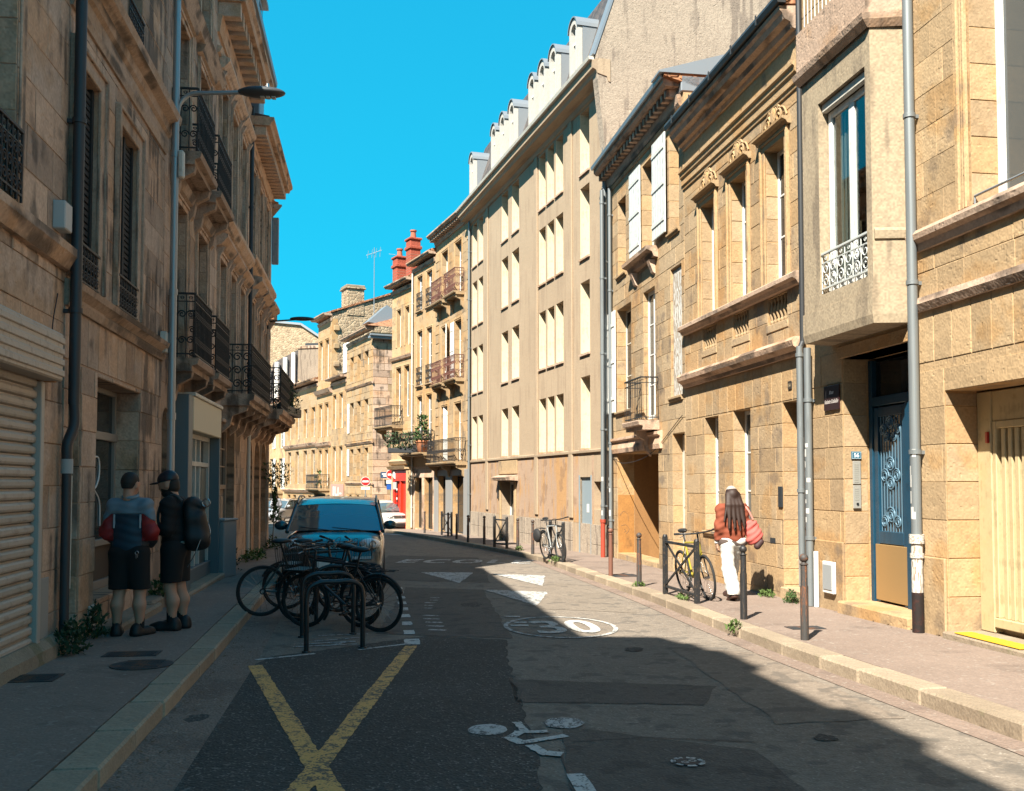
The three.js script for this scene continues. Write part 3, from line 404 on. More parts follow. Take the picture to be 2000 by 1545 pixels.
{ // ---- R1b: oriel house with the blue door
  const b = onA('oriel_house', 'stone house with a rendered oriel bay above a blue ironwork door', 10.62, 13.415), W = b.W, X = (s) => s - 10.62;
  const holes = shift(b, [{ x0: 11.70, x1: 13.26, y0: 0.02, y1: 3.25 }]);
  const up = [{ x0: X(11.62), x1: X(13.1), y0: 3.7, y1: 6.9 }];
  const w = M('wall', slab(0.003, W - 0.003, -0.5, 11, [...holes, ...up], 0.45), mortar, b);
  ashlar(w, 0.003, W - 0.004, 0.0, 3.4, holes, { h: 0.42, len: 0.9, proud: 0.008 }); ashlar(w, 0.003, W - 0.004, 7.0, 10.9, [], { h: 0.42, len: 0.9, most: 40 });
  jamb(w, holes[0].x0, 0.05, 3.25, 0.33, 1, { h: 0.42, from: 0 });
  M('plinth', box(0.004, holes[0].x0 - 0.02, -0.4, 0.86, 0, 0.03, 0.012), stoneM[1], b);
  // oriel: a chamfered bay, hollow, with a window cut in its front
  const n = 0.42, ck = 0.10, x0 = X(11.5), x1 = X(13.24), y0 = 3.5, y1 = 6.98, wn = { x0: X(11.95), x1: X(13.12), y0: 4.02, y1: 6.5 };
  const bay = M('oriel', [slab(x0, x1, y0 + 0.32, y1, [wn], 0.2, n)], pebble, b);
  const side = (a, c) => quads([[V(a, y0 + 0.32, n), V(c, y0 + 0.32, 0), V(c, y1, 0), V(a, y1, n)]]);
  M('oriel_cheek', side(x1, x1 + ck), pebble, bay); M('oriel_cheek', quads([[V(x0 - ck, y0 + 0.32, 0), V(x0, y0 + 0.32, n), V(x0, y1, n), V(x0 - ck, y1, 0)]]), pebble, bay);
  const ring = (yA, yB, e, eb = e) => quads([[V(x0 - eb * 0.4, yA, n + eb), V(x1 + eb * 0.4, yA, n + eb), V(x1 + e * 0.4, yB, n + e), V(x0 - e * 0.4, yB, n + e)], [V(x1 + eb * 0.4, yA, n + eb), V(x1 + ck + eb, yA, 0), V(x1 + ck + e, yB, 0), V(x1 + e * 0.4, yB, n + e)], [V(x0 - ck - eb, yA, 0), V(x0 - eb * 0.4, yA, n + eb), V(x0 - e * 0.4, yB, n + e), V(x0 - ck - e, yB, 0)]]);
  const lid = (y, e) => quads([[V(x0 - ck - e, y, 0), V(x0 - e * 0.4, y, n + e), V(x1 + e * 0.4, y, n + e), V(x1 + ck + e, y, 0)]]);
  M('oriel_apron', [ring(3.56, 3.84, 0.02, 0.02), lid(3.84, 0.02), ring(3.46, 3.56, 0.02, 0.0), lid(3.46, 0.0)], pebble, bay);
  M('oriel_band', mould(-n + 0.01, 0.0, [[0, 4.42], [0.02, 4.43], [0.03, 4.52], [0, 4.56]]).rotateY(Math.PI / 2 - 0.23).translate(x1 + ck, 0, 0.002), pebble, bay);
  M('oriel_cornice', [ring(6.90, 6.98, 0.10, 0.03), ring(6.98, 7.05, 0.12, 0.10), ring(7.05, 7.62, 0.06, 0.06), lid(7.05, 0.12), lid(7.62, 0.06)], sootM[1], bay);
  const ow = win(b, wn.x0 + 0.02, wn.x1 - 0.005, wn.y0 + 0.04, wn.y1 - 0.12, n - 0.13, { fw: 0.085, cols: 2, rows: 1, mw: 0.07, t: 0.06, glass: mat([0.9, 0.95, 0.95], 0.02, { phys: true, transmission: 1, thickness: 0, ior: 1.5 }) });
  const cur = []; for (let i = 0; i < 7; i++) cur.push(box(wn.x0 + 0.1 + i * 0.045, wn.x0 + 0.14 + i * 0.045, wn.y0 + 0.1, wn.y1 - 0.2, n - 0.26 + (i % 2) * 0.015, n - 0.25 + (i % 2) * 0.015, 0.003)); M('curtain', cur, mat([0.52, 0.53, 0.45], 0.9), ow);
  M('lintel_trim', [box(wn.x0 + 0.01, wn.x1, wn.y1 - 0.12, wn.y1 - 0.01, n - 0.12, n - 0.05, 0.01)], offWhite, b);
  M('room_back', [box(0.05, W - 0.05, 3.4, 7, -3.0, -2.9)], mat([0.62, 0.58, 0.52], 0.9), b);
  const rl = railGeo(wn.x1 - wn.x0, 0.52, { pitch: 0.2, scrolls: 2, bar: 0.008, wire: 0.010 }); rl.translate(wn.x0, 4.04, n - 0.03); M('window_railing', rl, mat([0.60, 0.62, 0.60], 0.55), b);
  const r2 = railGeo(x1 - x0, 0.9, { pitch: 0.1 }); r2.translate(x0, 7.63, n - 0.05); M('upper_railing', r2, white, b);
  M('lintel', box(holes[0].x0 - 0.12, holes[0].x1 + 0.08, 3.25, 3.42, -0.40, 0.02, 0.01), stoneM[2], b);
  // door
  const blue = mat([0.011, 0.066, 0.125], 0.4, { map: tGrime }), dx0 = holes[0].x0 + 0.02, dx1 = holes[0].x1, z = -0.36;
  const d = M('entrance_door', [box(dx0, dx0 + 0.08, 0.1, 3.22, z - 0.08, z + 0.02, 0.008), box(dx0 + 0.08, dx1, 2.62, 2.74, z - 0.08, z + 0.02, 0.008), box(dx0 + 0.86, dx0 + 0.98, 0.1, 2.62, z - 0.08, z + 0.03, 0.008)], blue, b);
  const leaf = M('door_leaf', [box(dx0 + 0.09, dx0 + 0.19, 0.12, 2.6, z - 0.05, z, 0.006), box(dx0 + 0.75, dx0 + 0.85, 0.12, 2.6, z - 0.05, z, 0.006), box(dx0 + 0.19, dx0 + 0.75, 0.86, 1.02, z - 0.05, z, 0.006), box(dx0 + 0.19, dx0 + 0.75, 2.48, 2.6, z - 0.05, z, 0.006), box(dx0 + 0.99, dx1, 0.12, 2.6, z - 0.05, z, 0.006)], blue, d);
  M('kick_plate', box(dx0 + 0.10, dx0 + 0.84, 0.14, 0.85, z - 0.04, z + 0.008, 0.006), mat([0.42, 0.27, 0.12], 0.45, { metalness: 0.3 }), d);
  M('door_glass', box(dx0 + 0.19, dx0 + 0.75, 1.02, 2.48, z - 0.045, z - 0.035), mat([0.03, 0.07, 0.11], 0.12), d); M('transom_glass', box(dx0 + 0.08, dx1, 2.74, 3.2, z - 0.06, z - 0.05), glass, d);
  const gl = []; for (let i = 0; i < 8; i++) gl.push(rod([dx0 + 0.24 + i * 0.066, 1.02, z - 0.015], [dx0 + 0.24 + i * 0.066, 2.48, z - 0.015], 0.008, 5));
  for (const [x, y, r] of [[0.32, 1.14, 0.09], [0.62, 1.14, 0.09], [0.47, 1.22, 0.12], [0.33, 1.72, 0.1], [0.61, 1.72, 0.1], [0.47, 1.86, 0.11], [0.47, 1.62, 0.11], [0.30, 2.3, 0.08], [0.64, 2.3, 0.08], [0.47, 2.38, 0.10], [0.38, 2.2, 0.07], [0.56, 2.2, 0.07]]) gl.push(scroll(dx0 + x, y, r, x < 0.45 ? 1 : -1, 0.010, 1.5, z - 0.005), scroll(dx0 + x, y, r * 0.7, x < 0.45 ? -1 : 1, 0.009, 1.2, z - 0.002));
  M('grille', gl, mat([0.13, 0.24, 0.33], 0.4, { metalness: 0.2 }), d);
  M('doorstep', box(holes[0].x0 - 0.06, holes[0].x1 + 0.04, -0.3, 0.11, -0.45, 0.10, 0.02), stoneM[2], b);
  // pipes
  const p1 = downpipe(b, 0.10, 0.6, 3.55, 0.13, 0.045, pipeM), p2 = downpipe(b, 0.28, -0.05, 3.5, 0.10, 0.05, pipeM); M('lower_sleeve', at(cyl(0.035, 0.035, 0.75, 10), 0.40, -0.05, 0.07), white, p2);
  M('upper_pipe', [at(cyl(0.04, 0.04, 6.2, 10), 0.06, 3.6, 0.06), rod([0.06, 3.62, 0.06], [0.10, 3.5, 0.13], 0.04)], darkPipe, b);
  const r = rng(15); for (let i = 0; i < 9; i++) { const g = new THREE.CylinderGeometry(0.0515, 0.0515, 0.05 + 0.09 * r(), 8, 1, true, r() * 1.5 - 1.0, 0.5 + r() * 0.6); M('sticker_scrap', at(g, 0.28, 1.1 + i * 0.13 + r() * 0.06, 0.10), mat([0.62, 0.61, 0.58], 0.8), p2); }
  body(b, W, 11, 9, stucco, 3.2); M('side_walls', [box(0.004, 0.03, -0.5, 11, -3.2, -0.452), box(W - 0.03, W - 0.004, -0.5, 11, -3.2, -0.452), box(0.03, W - 0.03, 10.9, 11, -3.2, -0.452), box(0.03, W - 0.03, 3.3, 3.38, -3.2, -0.452)], stucco, b); M('roof', mould(0, W, [[0.3, 11], [0.3, 11.1], [-4.5, 13], [-9, 11]]), tileM, b);
}
const signMat = (w, h, draw) => { const c = document.createElement('canvas'); c.width = 512; c.height = Math.round(512 * h / w); draw(c.getContext('2d'), c.width, c.height); const t = new THREE.CanvasTexture(c); t.colorSpace = THREE.SRGBColorSpace; return mat([1, 1, 1], 0.75, { map: t }); };
const plate = (w, h, m, parent, name = 'plate_face') => { const g = new THREE.PlaneGeometry(w, h); g.translate(w / 2, h / 2, 0.0135); return M(name, g, m, parent); };
const A_TURN = Math.atan2(0.98789, 0.15517) * -1;
const fixA = (name, label, cat, s, y, n, group) => { const t = thing(name, label, cat, AX(s) - 0.98789 * n, y, AZ(s) - 0.15517 * n, A_TURN, group); return t; };
{ const t = fixA('street_sign', 'dark maroon street name sign with white lettering on the oriel house', 'street sign', 11.24, 2.60, 0.022); M('sign_board', box(0, 0.42, 0, 0.33, 0, 0.012, 0.003), mat([0.05, 0.012, 0.012], 0.4), t);
  plate(0.41, 0.32, signMat(0.41, 0.32, (g, w, h) => { g.fillStyle = '#2a0c0c'; g.fillRect(0, 0, w, h); g.fillStyle = '#efe6e0'; g.textAlign = 'center'; g.font = 'italic bold 78px serif'; g.fillText('Rue', w * 0.5, h * 0.34); g.font = 'italic bold 84px serif'; g.fillText('Sainte Eulalie', w * 0.5, h * 0.72, w * 0.92); g.strokeStyle = '#cfc4bc'; g.lineWidth = 5; g.beginPath(); g.moveTo(w * 0.08, h * 0.5); g.lineTo(w * 0.15, h * 0.18); g.lineTo(w * 0.15, h * 0.5); g.stroke(); }), t); }
{ const t = fixA('house_number', 'small blue enamel number plate above the intercom', 'number plate', 12.04, 1.95, -0.10); t.position.set(AX(11.715) + 0.98789 * 0.16, 1.94, -(AZ(11.715) + 0.15517 * 0.16)); t.rotation.y = A_TURN + Math.PI / 2; M('enamel_plate', box(-0.07, 0.07, 0, 0.10, 0, 0.012, 0.003), mat([0.02, 0.13, 0.20], 0.25), t);
  const p = plate(0.132, 0.092, signMat(0.132, 0.092, (g, w, h) => { g.fillStyle = '#0d5c78'; g.fillRect(0, 0, w, h); g.strokeStyle = '#e8f2f4'; g.lineWidth = 12; g.strokeRect(20, 20, w - 40, h - 40); g.fillStyle = '#f4fafa'; g.textAlign = 'center'; g.font = 'bold 270px sans-serif'; g.fillText('56', w / 2, h * 0.77); }), t); p.position.set(-0.066, 0.004, 0); }
{ const t = fixA('intercom', 'aluminium intercom panel with name strips in the blue door reveal', 'intercom', 12.0, 1.3, -0.1); t.position.set(AX(11.715) + 0.98789 * 0.16, 1.30, -(AZ(11.715) + 0.15517 * 0.16)); t.rotation.y = A_TURN + Math.PI / 2;
  for (const y of [0, 0.315]) { const c = M('casing', box(-0.055, 0.055, y, y + 0.30, 0, 0.02, 0.005), mat([0.62, 0.60, 0.54], 0.35, { metalness: 0.5 }), t); for (let i = 0; i < 9; i++) if (y || i > 2) M('name_strip', box(-0.035, 0.022, y + 0.025 + i * 0.028, y + 0.045 + i * 0.028, 0.02, 0.023), mat([0.35, 0.34, 0.30], 0.4), c); if (!y) M('camera_eye', at(cyl(0.016, 0.016, 0.012, 14), 0, 0.06, 0.02, Math.PI / 2), glass, c); } }
{ const t = fixA('meter_box', 'grey plastic meter box low on the oriel house wall', 'meter box', 11.22, 0.17, 0.034); M('casing', box(0, 0.30, 0, 0.42, 0, 0.05, 0.01), white, t); M('cover', box(0.03, 0.27, 0.05, 0.38, 0.05, 0.06, 0.006), mat([0.36, 0.38, 0.39], 0.5), t); }

{ // ---- R2: two-storey stone house with carved window heads
  const b = onA('carved_house', 'two storey golden stone house with carved window heads and balustrades', 5.53, 10.61), W = b.W, sh = (l) => shift(b, l);
  const top = sh([{ x0: 6.50, x1: 7.18, y0: 4.66, y1: 6.72 }, { x0: 7.94, x1: 8.63, y0: 4.66, y1: 6.74 }, { x0: 9.36, x1: 10.08, y0: 4.66, y1: 6.78 }]);
  const low = sh([{ x0: 6.56, x1: 7.25, y0: 0.78, y1: 2.82 }, { x0: 7.93, x1: 8.66, y0: 0.78, y1: 2.84 }, { x0: 9.86, x1: 10.56, y0: 0.03, y1: 2.83 }]);
  const bal = sh([{ x0: 6.48, x1: 7.20, y0: 3.96, y1: 4.46 }, { x0: 7.94, x1: 8.66, y0: 3.96, y1: 4.46 }, { x0: 9.36, x1: 10.10, y0: 3.96, y1: 4.46 }]);
  const w = M('wall', [slab(0.003, W - 0.003, -0.5, 8.4, [...top, ...low, ...bal], 0.42)], mortar, b);
  const skip = [...top.map((h) => ({ x0: h.x0 - 0.14, x1: h.x1 + 0.14, y0: h.y0 - 0.05, y1: h.y1 + 0.14 })), ...low, ...bal.map((h) => ({ x0: h.x0, x1: h.x1, y0: 3.93, y1: 4.5 })), { x0: 0, x1: W, y0: 3.45, y1: 3.72 }, { x0: 0, x1: W, y0: 4.48, y1: 4.66 }];
  ashlar(w, 0.004, W - 0.004, 0.0, 2.82, skip, { h: 0.36, len: 0.66 }); ashlar(w, 0.004, W - 0.004, 3.72, 4.48, skip, { h: 0.38, len: 0.6 }); ashlar(w, 0.004, W - 0.004, 4.66, 7.5, skip, { h: 0.355, len: 0.62 });
  for (let i = 0; i < 14; i++) M('lintel_stone', blockGeo(0.01 + i * 0.36, 0.355 + i * 0.36, 2.85, 3.44, 0.008, 0.004, 0.004), stoneM[(i * 7) % 5], w);
  for (const h of top) { jamb(w, h.x0, h.y0 + 0.02, h.y1, 0.3, 1, { h: 0.355, from: 4.66 }); win(b, h.x0, h.x1, h.y0 + 0.03, h.y1, -0.19, { fw: 0.06, frame: white }); surround(b, h, stoneM[2], 0.13, 0.06);
    M('window_head', mould(h.x0 - 0.2, h.x1 + 0.2, [[0, h.y1 + 0.131], [0.06, h.y1 + 0.135], [0.09, h.y1 + 0.18], [0.15, h.y1 + 0.2], [0.15, h.y1 + 0.235], [0, h.y1 + 0.25]]), stoneM[1], b);
    const c = (h.x0 + h.x1) / 2, y = h.y1 + 0.25, g = [scroll(c - 0.2, y + 0.12, 0.11, 1, 0.022, 1.5, 0.03), scroll(c + 0.2, y + 0.12, 0.11, -1, 0.022, 1.5, 0.03), scroll(c - 0.36, y + 0.07, 0.065, 1, 0.013, 1.3, 0.014), scroll(c + 0.36, y + 0.07, 0.065, -1, 0.013, 1.3, 0.014)];
    const med = new THREE.SphereGeometry(0.12, 14, 10); med.scale(0.75, 1.1, 0.22); g.push(at(med, c, y + 0.18, 0.03)); const rim = new THREE.TorusGeometry(0.14, 0.016, 6, 20); rim.scale(0.75, 1.1, 1); g.push(at(rim, c, y + 0.18, 0.015));
    for (let i = 0; i < 9; i++) { const a = i / 8 * Math.PI, s = new THREE.SphereGeometry(0.03, 8, 6); s.scale(1, 1.3, 0.7); g.push(at(s, c + Math.cos(a) * 0.16, y + 0.22 + Math.sin(a) * 0.14, 0.012)); }
    for (const q of [-1, 1]) g.push(tube([[c + q * 0.12, y + 0.34, 0.012], [c + q * 0.22, y + 0.25, 0.02], [c + q * 0.34, y + 0.2, 0.016], [c + q * 0.45, y + 0.05, 0.012]], 0.016, 14, 6));
    M('carving', g, stoneM[2], b); }
  for (const h of low.slice(0, 2)) { jamb(w, h.x0, h.y0, h.y1, 0.3, 1, { h: 0.36, from: 0 }); win(b, h.x0, h.x1, h.y0, h.y1, -0.20, { fw: 0.06, frame: white, glass: paleGlass }); sill(b, h.x0 - 0.05, h.x1 + 0.05, h.y0, stoneM[0], 0.06); }
  { const h = low[2], z = -0.22; jamb(w, h.x0, h.y0 + 0.1, h.y1, 0.24, 1, { h: 0.36, from: 0 }); const d = M('front_door', [box(h.x0, h.x0 + 0.09, 0.1, 2.8, z - 0.06, z, 0.006), box(h.x1 - 0.09, h.x1, 0.1, 2.8, z - 0.06, z, 0.006), box(h.x0 + 0.09, h.x1 - 0.09, 2.18, 2.3, z - 0.06, z + 0.02, 0.006), box(h.x0 + 0.09, h.x1 - 0.09, 2.72, 2.8, z - 0.06, z, 0.006), box(h.x0 + 0.09, h.x1 - 0.09, 0.1, 2.18, z - 0.06, z - 0.03, 0.006)], doorGrey, b);
    for (const [a, c] of [[0.22, 0.95], [1.08, 1.95]]) M('door_panel', box(h.x0 + 0.16, h.x1 - 0.16, a, c, z - 0.03, z - 0.012, 0.012), doorGrey, d); M('door_rail', box(h.x0 + 0.10, h.x1 - 0.10, 0.97, 1.05, z - 0.03, z + 0.01, 0.006), doorGrey, d); M('transom_glass', box(h.x0 + 0.09, h.x1 - 0.09, 2.3, 2.72, z - 0.05, z - 0.04), glass, d); M('handle', [rod([h.x0 + 0.2, 1.35, z], [h.x0 + 0.26, 1.6, z + 0.04], 0.014), at(new THREE.SphereGeometry(0.03, 10, 8), h.x0 + 0.16, 1.02, z + 0.02)], zinc, d); M('doorstep', box(h.x0 - 0.03, h.x1 + 0.03, -0.3, 0.1, -0.35, 0.06, 0.015), stoneM[0], b); }
  const hb = 0.40; const bp = [[0.012, 0], [0.03, 0.02], [0.03, 0.05], [0.018, 0.07], [0.042, 0.15], [0.035, 0.21], [0.016, 0.30], [0.03, 0.33], [0.03, 0.38], [0.012, 0.38]].map(([r, y]) => [r, y * hb / 0.38]);
  for (const h of bal) { M('balustrade_panel', box(h.x0, h.x1, 3.96, 4.46, -0.40, -0.2), stoneM[0], b); const recess = M('balustrade', [box(h.x0 - 0.02, h.x1 + 0.02, 3.93, 4.05, -0.15, 0.02, 0.008), box(h.x0, h.x0 + 0.03, 4.05, 4.46, -0.12, 0.005, 0.006), box(h.x1 - 0.03, h.x1, 4.05, 4.46, -0.12, 0.005, 0.006)], stoneM[0], b); for (let i = 0; i < 6; i++) M('baluster', at(lathe(bp, 10), h.x0 + 0.07 + i * (h.x1 - h.x0 - 0.14) / 5, 4.06, -0.05), stoneM[i % 3], recess); }
  M('sill_band', mould(0.02, W - 0.01, [[0, 4.48], [0.08, 4.48], [0.11, 4.53], [0.17, 4.56], [0.17, 4.62], [0.12, 4.655], [0, 4.66]]), sootM[1], b);
  M('string_course', mould(0.004, W - 0.004, [[0, 3.46], [0.05, 3.46], [0.08, 3.52], [0.17, 3.58], [0.19, 3.66], [0.15, 3.71], [0, 3.72]]), sootM[2], b);
  M('frieze_moulding', mould(0.004, W - 0.004, [[0, 7.34], [0.03, 7.34], [0.04, 7.40], [0.06, 7.41], [0.06, 7.52], [0.09, 7.55], [0.10, 7.62], [0.13, 7.64], [0.13, 7.68], [0, 7.72]]), stoneM[2], b);
  M('cornice', mould(0.004, W - 0.004, [[0, 8.10], [0.04, 8.10], [0.06, 8.16], [0.12, 8.18], [0.15, 8.26], [0.24, 8.30], [0.27, 8.38], [0.31, 8.42], [0.32, 8.48], [0, 8.50]]), sootM[1], b);
  const gut = M('gutter', mould(-0.05, W + 0.05, [[0.24, 8.505], [0.36, 8.505], [0.39, 8.57], [0.38, 8.62], [0.24, 8.62]]), darkPipe, b); for (let i = 0; i < 5; i++) M('gutter_hook', box(0.4 + i, 0.43 + i, 8.49, 8.64, 0.385, 0.40), darkPipe, gut);
  body(b, W, 8.4, 9, gableM, 0.42); M('roof', mould(0, W, [[0.22, 8.52], [0.22, 8.6], [-4.5, 10.0], [-9, 8.4]]), tileM, b);
  M('name_plate', box(3.95 + 0.25, 4.09 + 0.25, 1.27, 1.58, 0.012, 0.03, 0.004), darkPipe, b); M('wall_slot', box(3.86, 4.05, 0.72, 0.80, -0.02, 0.012), darkPipe, b);
}
{ const t = fixA('house_number', 'small dark number plate above the grey panelled door', 'number plate', 10.10, 3.0, 0.014); M('enamel_plate', box(0, 0.12, 0, 0.12, 0, 0.01, 0.003), darkPipe, t); const p = plate(0.11, 0.11, signMat(0.11, 0.11, (g, w, h) => { g.fillStyle = '#3a3025'; g.fillRect(0, 0, w, h); g.fillStyle = '#b9a88a'; g.textAlign = 'center'; g.font = 'bold 300px sans-serif'; g.fillText('54', w / 2, h * 0.72); }), t); p.position.set(0.005, 0.005, -0.002); }

{ // ---- R3: house with pale shutters and a small balcony
  const b = onA('shuttered_house', 'stone house with pale open shutters and a small iron balcony', 0.0, 5.525), W = b.W;
  const H = { A: { x0: 0.62, x1: 1.34, y0: 6.66, y1: 8.5 }, B: { x0: 2.70, x1: 3.66, y0: 6.68, y1: 8.72 }, C: { x0: 4.62, x1: 5.22, y0: 6.7, y1: 8.72 }, D: { x0: 0.5, x1: 1.75, y0: 3.36, y1: 5.85 }, E: { x0: 2.75, x1: 3.60, y0: 3.02, y1: 5.85 }, F: { x0: 4.66, x1: 5.34, y0: 3.36, y1: 5.95 }, P: { x0: 0.48, x1: 3.78, y0: -0.05, y1: 2.34 }, G: { x0: 4.72, x1: 5.45, y0: -0.05, y1: 2.62 } };
  const holes = Object.values(H), w = M('wall', slab(0.003, W - 0.003, -0.6, 9.3, holes, 0.42), mortar, b);
  ashlar(w, 0.004, W - 0.004, -0.2, 9.0, [...holes, { x0: 0, x1: 4.4, y0: 2.34, y1: 2.9 }], { h: 0.345, len: 0.7, most: 290, mats: greyStoneM });
  for (const k of 'ABCDEFG') jamb(w, H[k].x0, Math.max(H[k].y0, -0.1), H[k].y1, 0.26, 1, { h: 0.345, from: -0.2 + 0.345 * Math.floor((H[k].y0 + 0.2) / 0.345) });
  for (const k of 'ABD') win(b, H[k].x0, H[k].x1, H[k].y0 + 0.02, H[k].y1, -0.22, { fw: 0.05, frame: offWhite }); win(b, H.C.x0, H.C.x1, H.C.y0 + 0.02, H.C.y1, -0.22, { frame: offWhite });
  win(b, H.E.x0, H.E.x1, H.E.y0, H.E.y1, -0.1, { name: 'french_window', fw: 0.07, rows: 4, frame: white, glass: paleGlass });
  const fs = M('closed_shutter', [box(H.F.x0, H.F.x1, H.F.y0, H.F.y1, -0.12, -0.06, 0.01)], peel, b); for (let i = 0; i < 5; i++) M('shutter_board', box(H.F.x0 + 0.01 + i * 0.134, H.F.x0 + 0.135 + i * 0.134, H.F.y0 + 0.02, H.F.y1 - 0.02, -0.06, -0.045, 0.005), peel, fs);
  shutter(b, 1.83, 6.72, 8.78, 0.03, 0.84, 0); shutter(b, 3.66, 6.72, 8.72, 0.0, 0.36, Math.PI - 0.3, white);
  shutter(b, 3.74, 6.76, 8.84, 0.07, 0.86, 0.0); shutter(b, 5.22, 6.76, 8.72, 0.0, 0.26, Math.PI - 0.45, white);
  shutter(b, -0.32, 3.36, 5.88, 0.03, 0.8, 0, white); shutter(b, 1.75, 3.36, 5.85, 0.0, 0.55, Math.PI - 0.3, shutterM); shutter(b, 3.6, 3.05, 5.85, 0.0, 0.3, Math.PI - 0.5, white);
  const s = M('moulded_sill', mould(1.9, 3.85, [[0, 6.42], [0.1, 6.44], [0.14, 6.54], [0.26, 6.58], [0.27, 6.66], [0, 6.67]]), sootM[1], b); for (const x of [2.15, 3.5]) M('bracket', mould(x, x + 0.16, [[0, 6.1], [0.06, 6.14], [0.16, 6.4], [0, 6.42]]), sootM[0], s);
  for (const k of ['A', 'C', 'F', 'D']) sill(b, H[k].x0 - 0.06, H[k].x1 + 0.06, H[k].y0, stoneM[1], 0.07);
  balcony(b, 2.55, 3.85, 2.96, 0.42, 0.92, { pitch: 0.13, slab: 0.2, stone: sootM[1], brackets: 1 });
  M('door_lintel', mould(0.2, 4.05, [[0, 2.36], [0.06, 2.36], [0.08, 2.46], [0.05, 2.62], [0.11, 2.66], [0.11, 2.72], [0, 2.74]]), sootM[2], b);
  // passage: ochre jamb on the far side, brown door set deep
  M('passage_cheek', box(H.P.x0 - 0.002, H.P.x0 + 0.02, -0.4, 2.34, -1.5, -0.42), mat([0.74, 0.50, 0.26], 0.9, { map: tStucco }), b); M('passage_ceiling', box(H.P.x0, H.P.x1, 2.34, 2.40, -1.5, -0.43), stucco, b);
  const passShadeM = mat([0.12, 0.082, 0.058], 0.75, { map: tGrime }), pd = M('passage_door', [box(H.P.x0 + 0.02, H.P.x1, -0.3, 2.34, -1.5, -1.42)], passShadeM, b); for (let i = 0; i < 9; i++) M('door_board', box(H.P.x0 + 0.04 + i * 0.36, H.P.x0 + 0.38 + i * 0.36, -0.2, 2.28, -1.42, -1.40, 0.006), passShadeM, pd);  // door brown darkened to stand in for shade inside the passage
  M('jamb_paint', box(H.P.x0 + 0.0005, H.P.x0 + 0.006, -0.2, 1.35, -0.41, -0.01), mat([0.85, 0.55, 0.24], 0.9, { map: tStone }), b);
  const sd = M('side_door', box(H.G.x0, H.G.x1, -0.2, 2.6, -0.26, -0.2, 0.005), offWhite, b); for (const [a, c] of [[0.1, 1.0], [1.15, 2.4]]) M('door_panel', box(H.G.x0 + 0.1, H.G.x1 - 0.1, a, c, -0.2, -0.185, 0.01), offWhite, sd);
  M('moulding', mould(0.004, W - 0.004, [[0, 8.95], [0.03, 8.95], [0.06, 9.02], [0, 9.04]]), stoneM[1], b);
  const co = M('cornice', [mould(-0.3, W - 0.1, [[0, 9.06], [0.05, 9.06], [0.08, 9.12], [0.1, 9.28], [0, 9.29]]), mould(-0.3, W - 0.1, [[-0.02, 9.44], [0.32, 9.44], [0.38, 9.50], [0.38, 9.58], [-0.02, 9.6]])], sootM[1], b);
  for (let i = 0; i < 22; i++) M('modillion', box(-0.22 + i * 0.255, -0.10 + i * 0.255, 9.28, 9.44, 0.0, 0.27, 0.012), sootM[i % 3], co);
  M('gutter', mould(-0.32, W - 0.08, [[0.32, 9.585], [0.44, 9.585], [0.46, 9.66], [0.32, 9.66]]), zinc, b);
  M('zinc_end', [box(W - 0.3, W + 0.02, 9.3, 9.62, -0.6, 0.05, 0.02), mould(W - 0.5, W + 0.05, [[0.5, 9.645], [0.5, 9.68], [-0.9, 10.1], [-0.9, 9.645]])], zinc, b);
  body(b, W, 9.3, 9, gableM, 1.52, -0.8); M('cross_walls', [box(0.004, 0.03, -0.8, 9.3, -1.518, -0.422), box(W - 0.03, W - 0.004, -0.8, 9.3, -1.518, -0.422)], gableM, b); M('upper_floor', box(0.03, W - 0.03, 2.42, 9.3, -1.518, -0.424), gableM, b);
  M('roof', mould(-0.02, W + 0.02, [[0.4, 9.6], [0.4, 9.64], [-4.4, 11.0], [-9, 9.3], [-0.6, 9.3]]), tileM, b);
  const p1 = downpipe(b, -0.03, 0.15, 9.0, 0.24, 0.05), p2 = downpipe(b, 0.16, -0.2, 9.0, 0.09, 0.045);
  const r = rng(25); for (const [p, x, z] of [[p1, -0.03, 0.24], [p2, 0.16, 0.09]]) for (let i = 0; i < 7; i++) { const g = new THREE.CylinderGeometry(0.0515, 0.0515, 0.06 + 0.1 * r(), 8, 1, true, r() * 2 - 1.4, 0.6 + r() * 0.6); M('sticker_scrap', at(g, x, 0.9 + i * 0.14, z), mat([0.55, 0.54, 0.52], 0.8), p); }
  M('red_sleeve', [at(cyl(0.06, 0.06, 0.95, 14), -0.03, -0.25, 0.24), at(cyl(0.075, 0.075, 0.08, 14), -0.03, 0.66, 0.24)], mat([0.42, 0.06, 0.03], 0.55), p1);
  for (const q of [[[-0.05, 0.85], [-0.14, 0.95], [-0.24, 0.88], [-0.26, 0.7]], [[-0.08, 0.6], [-0.2, 0.62], [-0.28, 0.5], [-0.2, 0.4]], [[-0.15, 0.52], [-0.2, 0.48], [-0.16, 0.44]]]) M('scratched_line', tube(q.map(([z, y]) => [H.P.x0 + 0.008, y, z]), 0.004, 14, 4), brownDoor, b);
  M('cable', tube([[0, 2.3, 0.02], [1.5, 2.1, 0.13], [3.2, 2.25, 0.03], [5.4, 2.95, 0.03]], 0.008, 30, 5), iron, b);
}
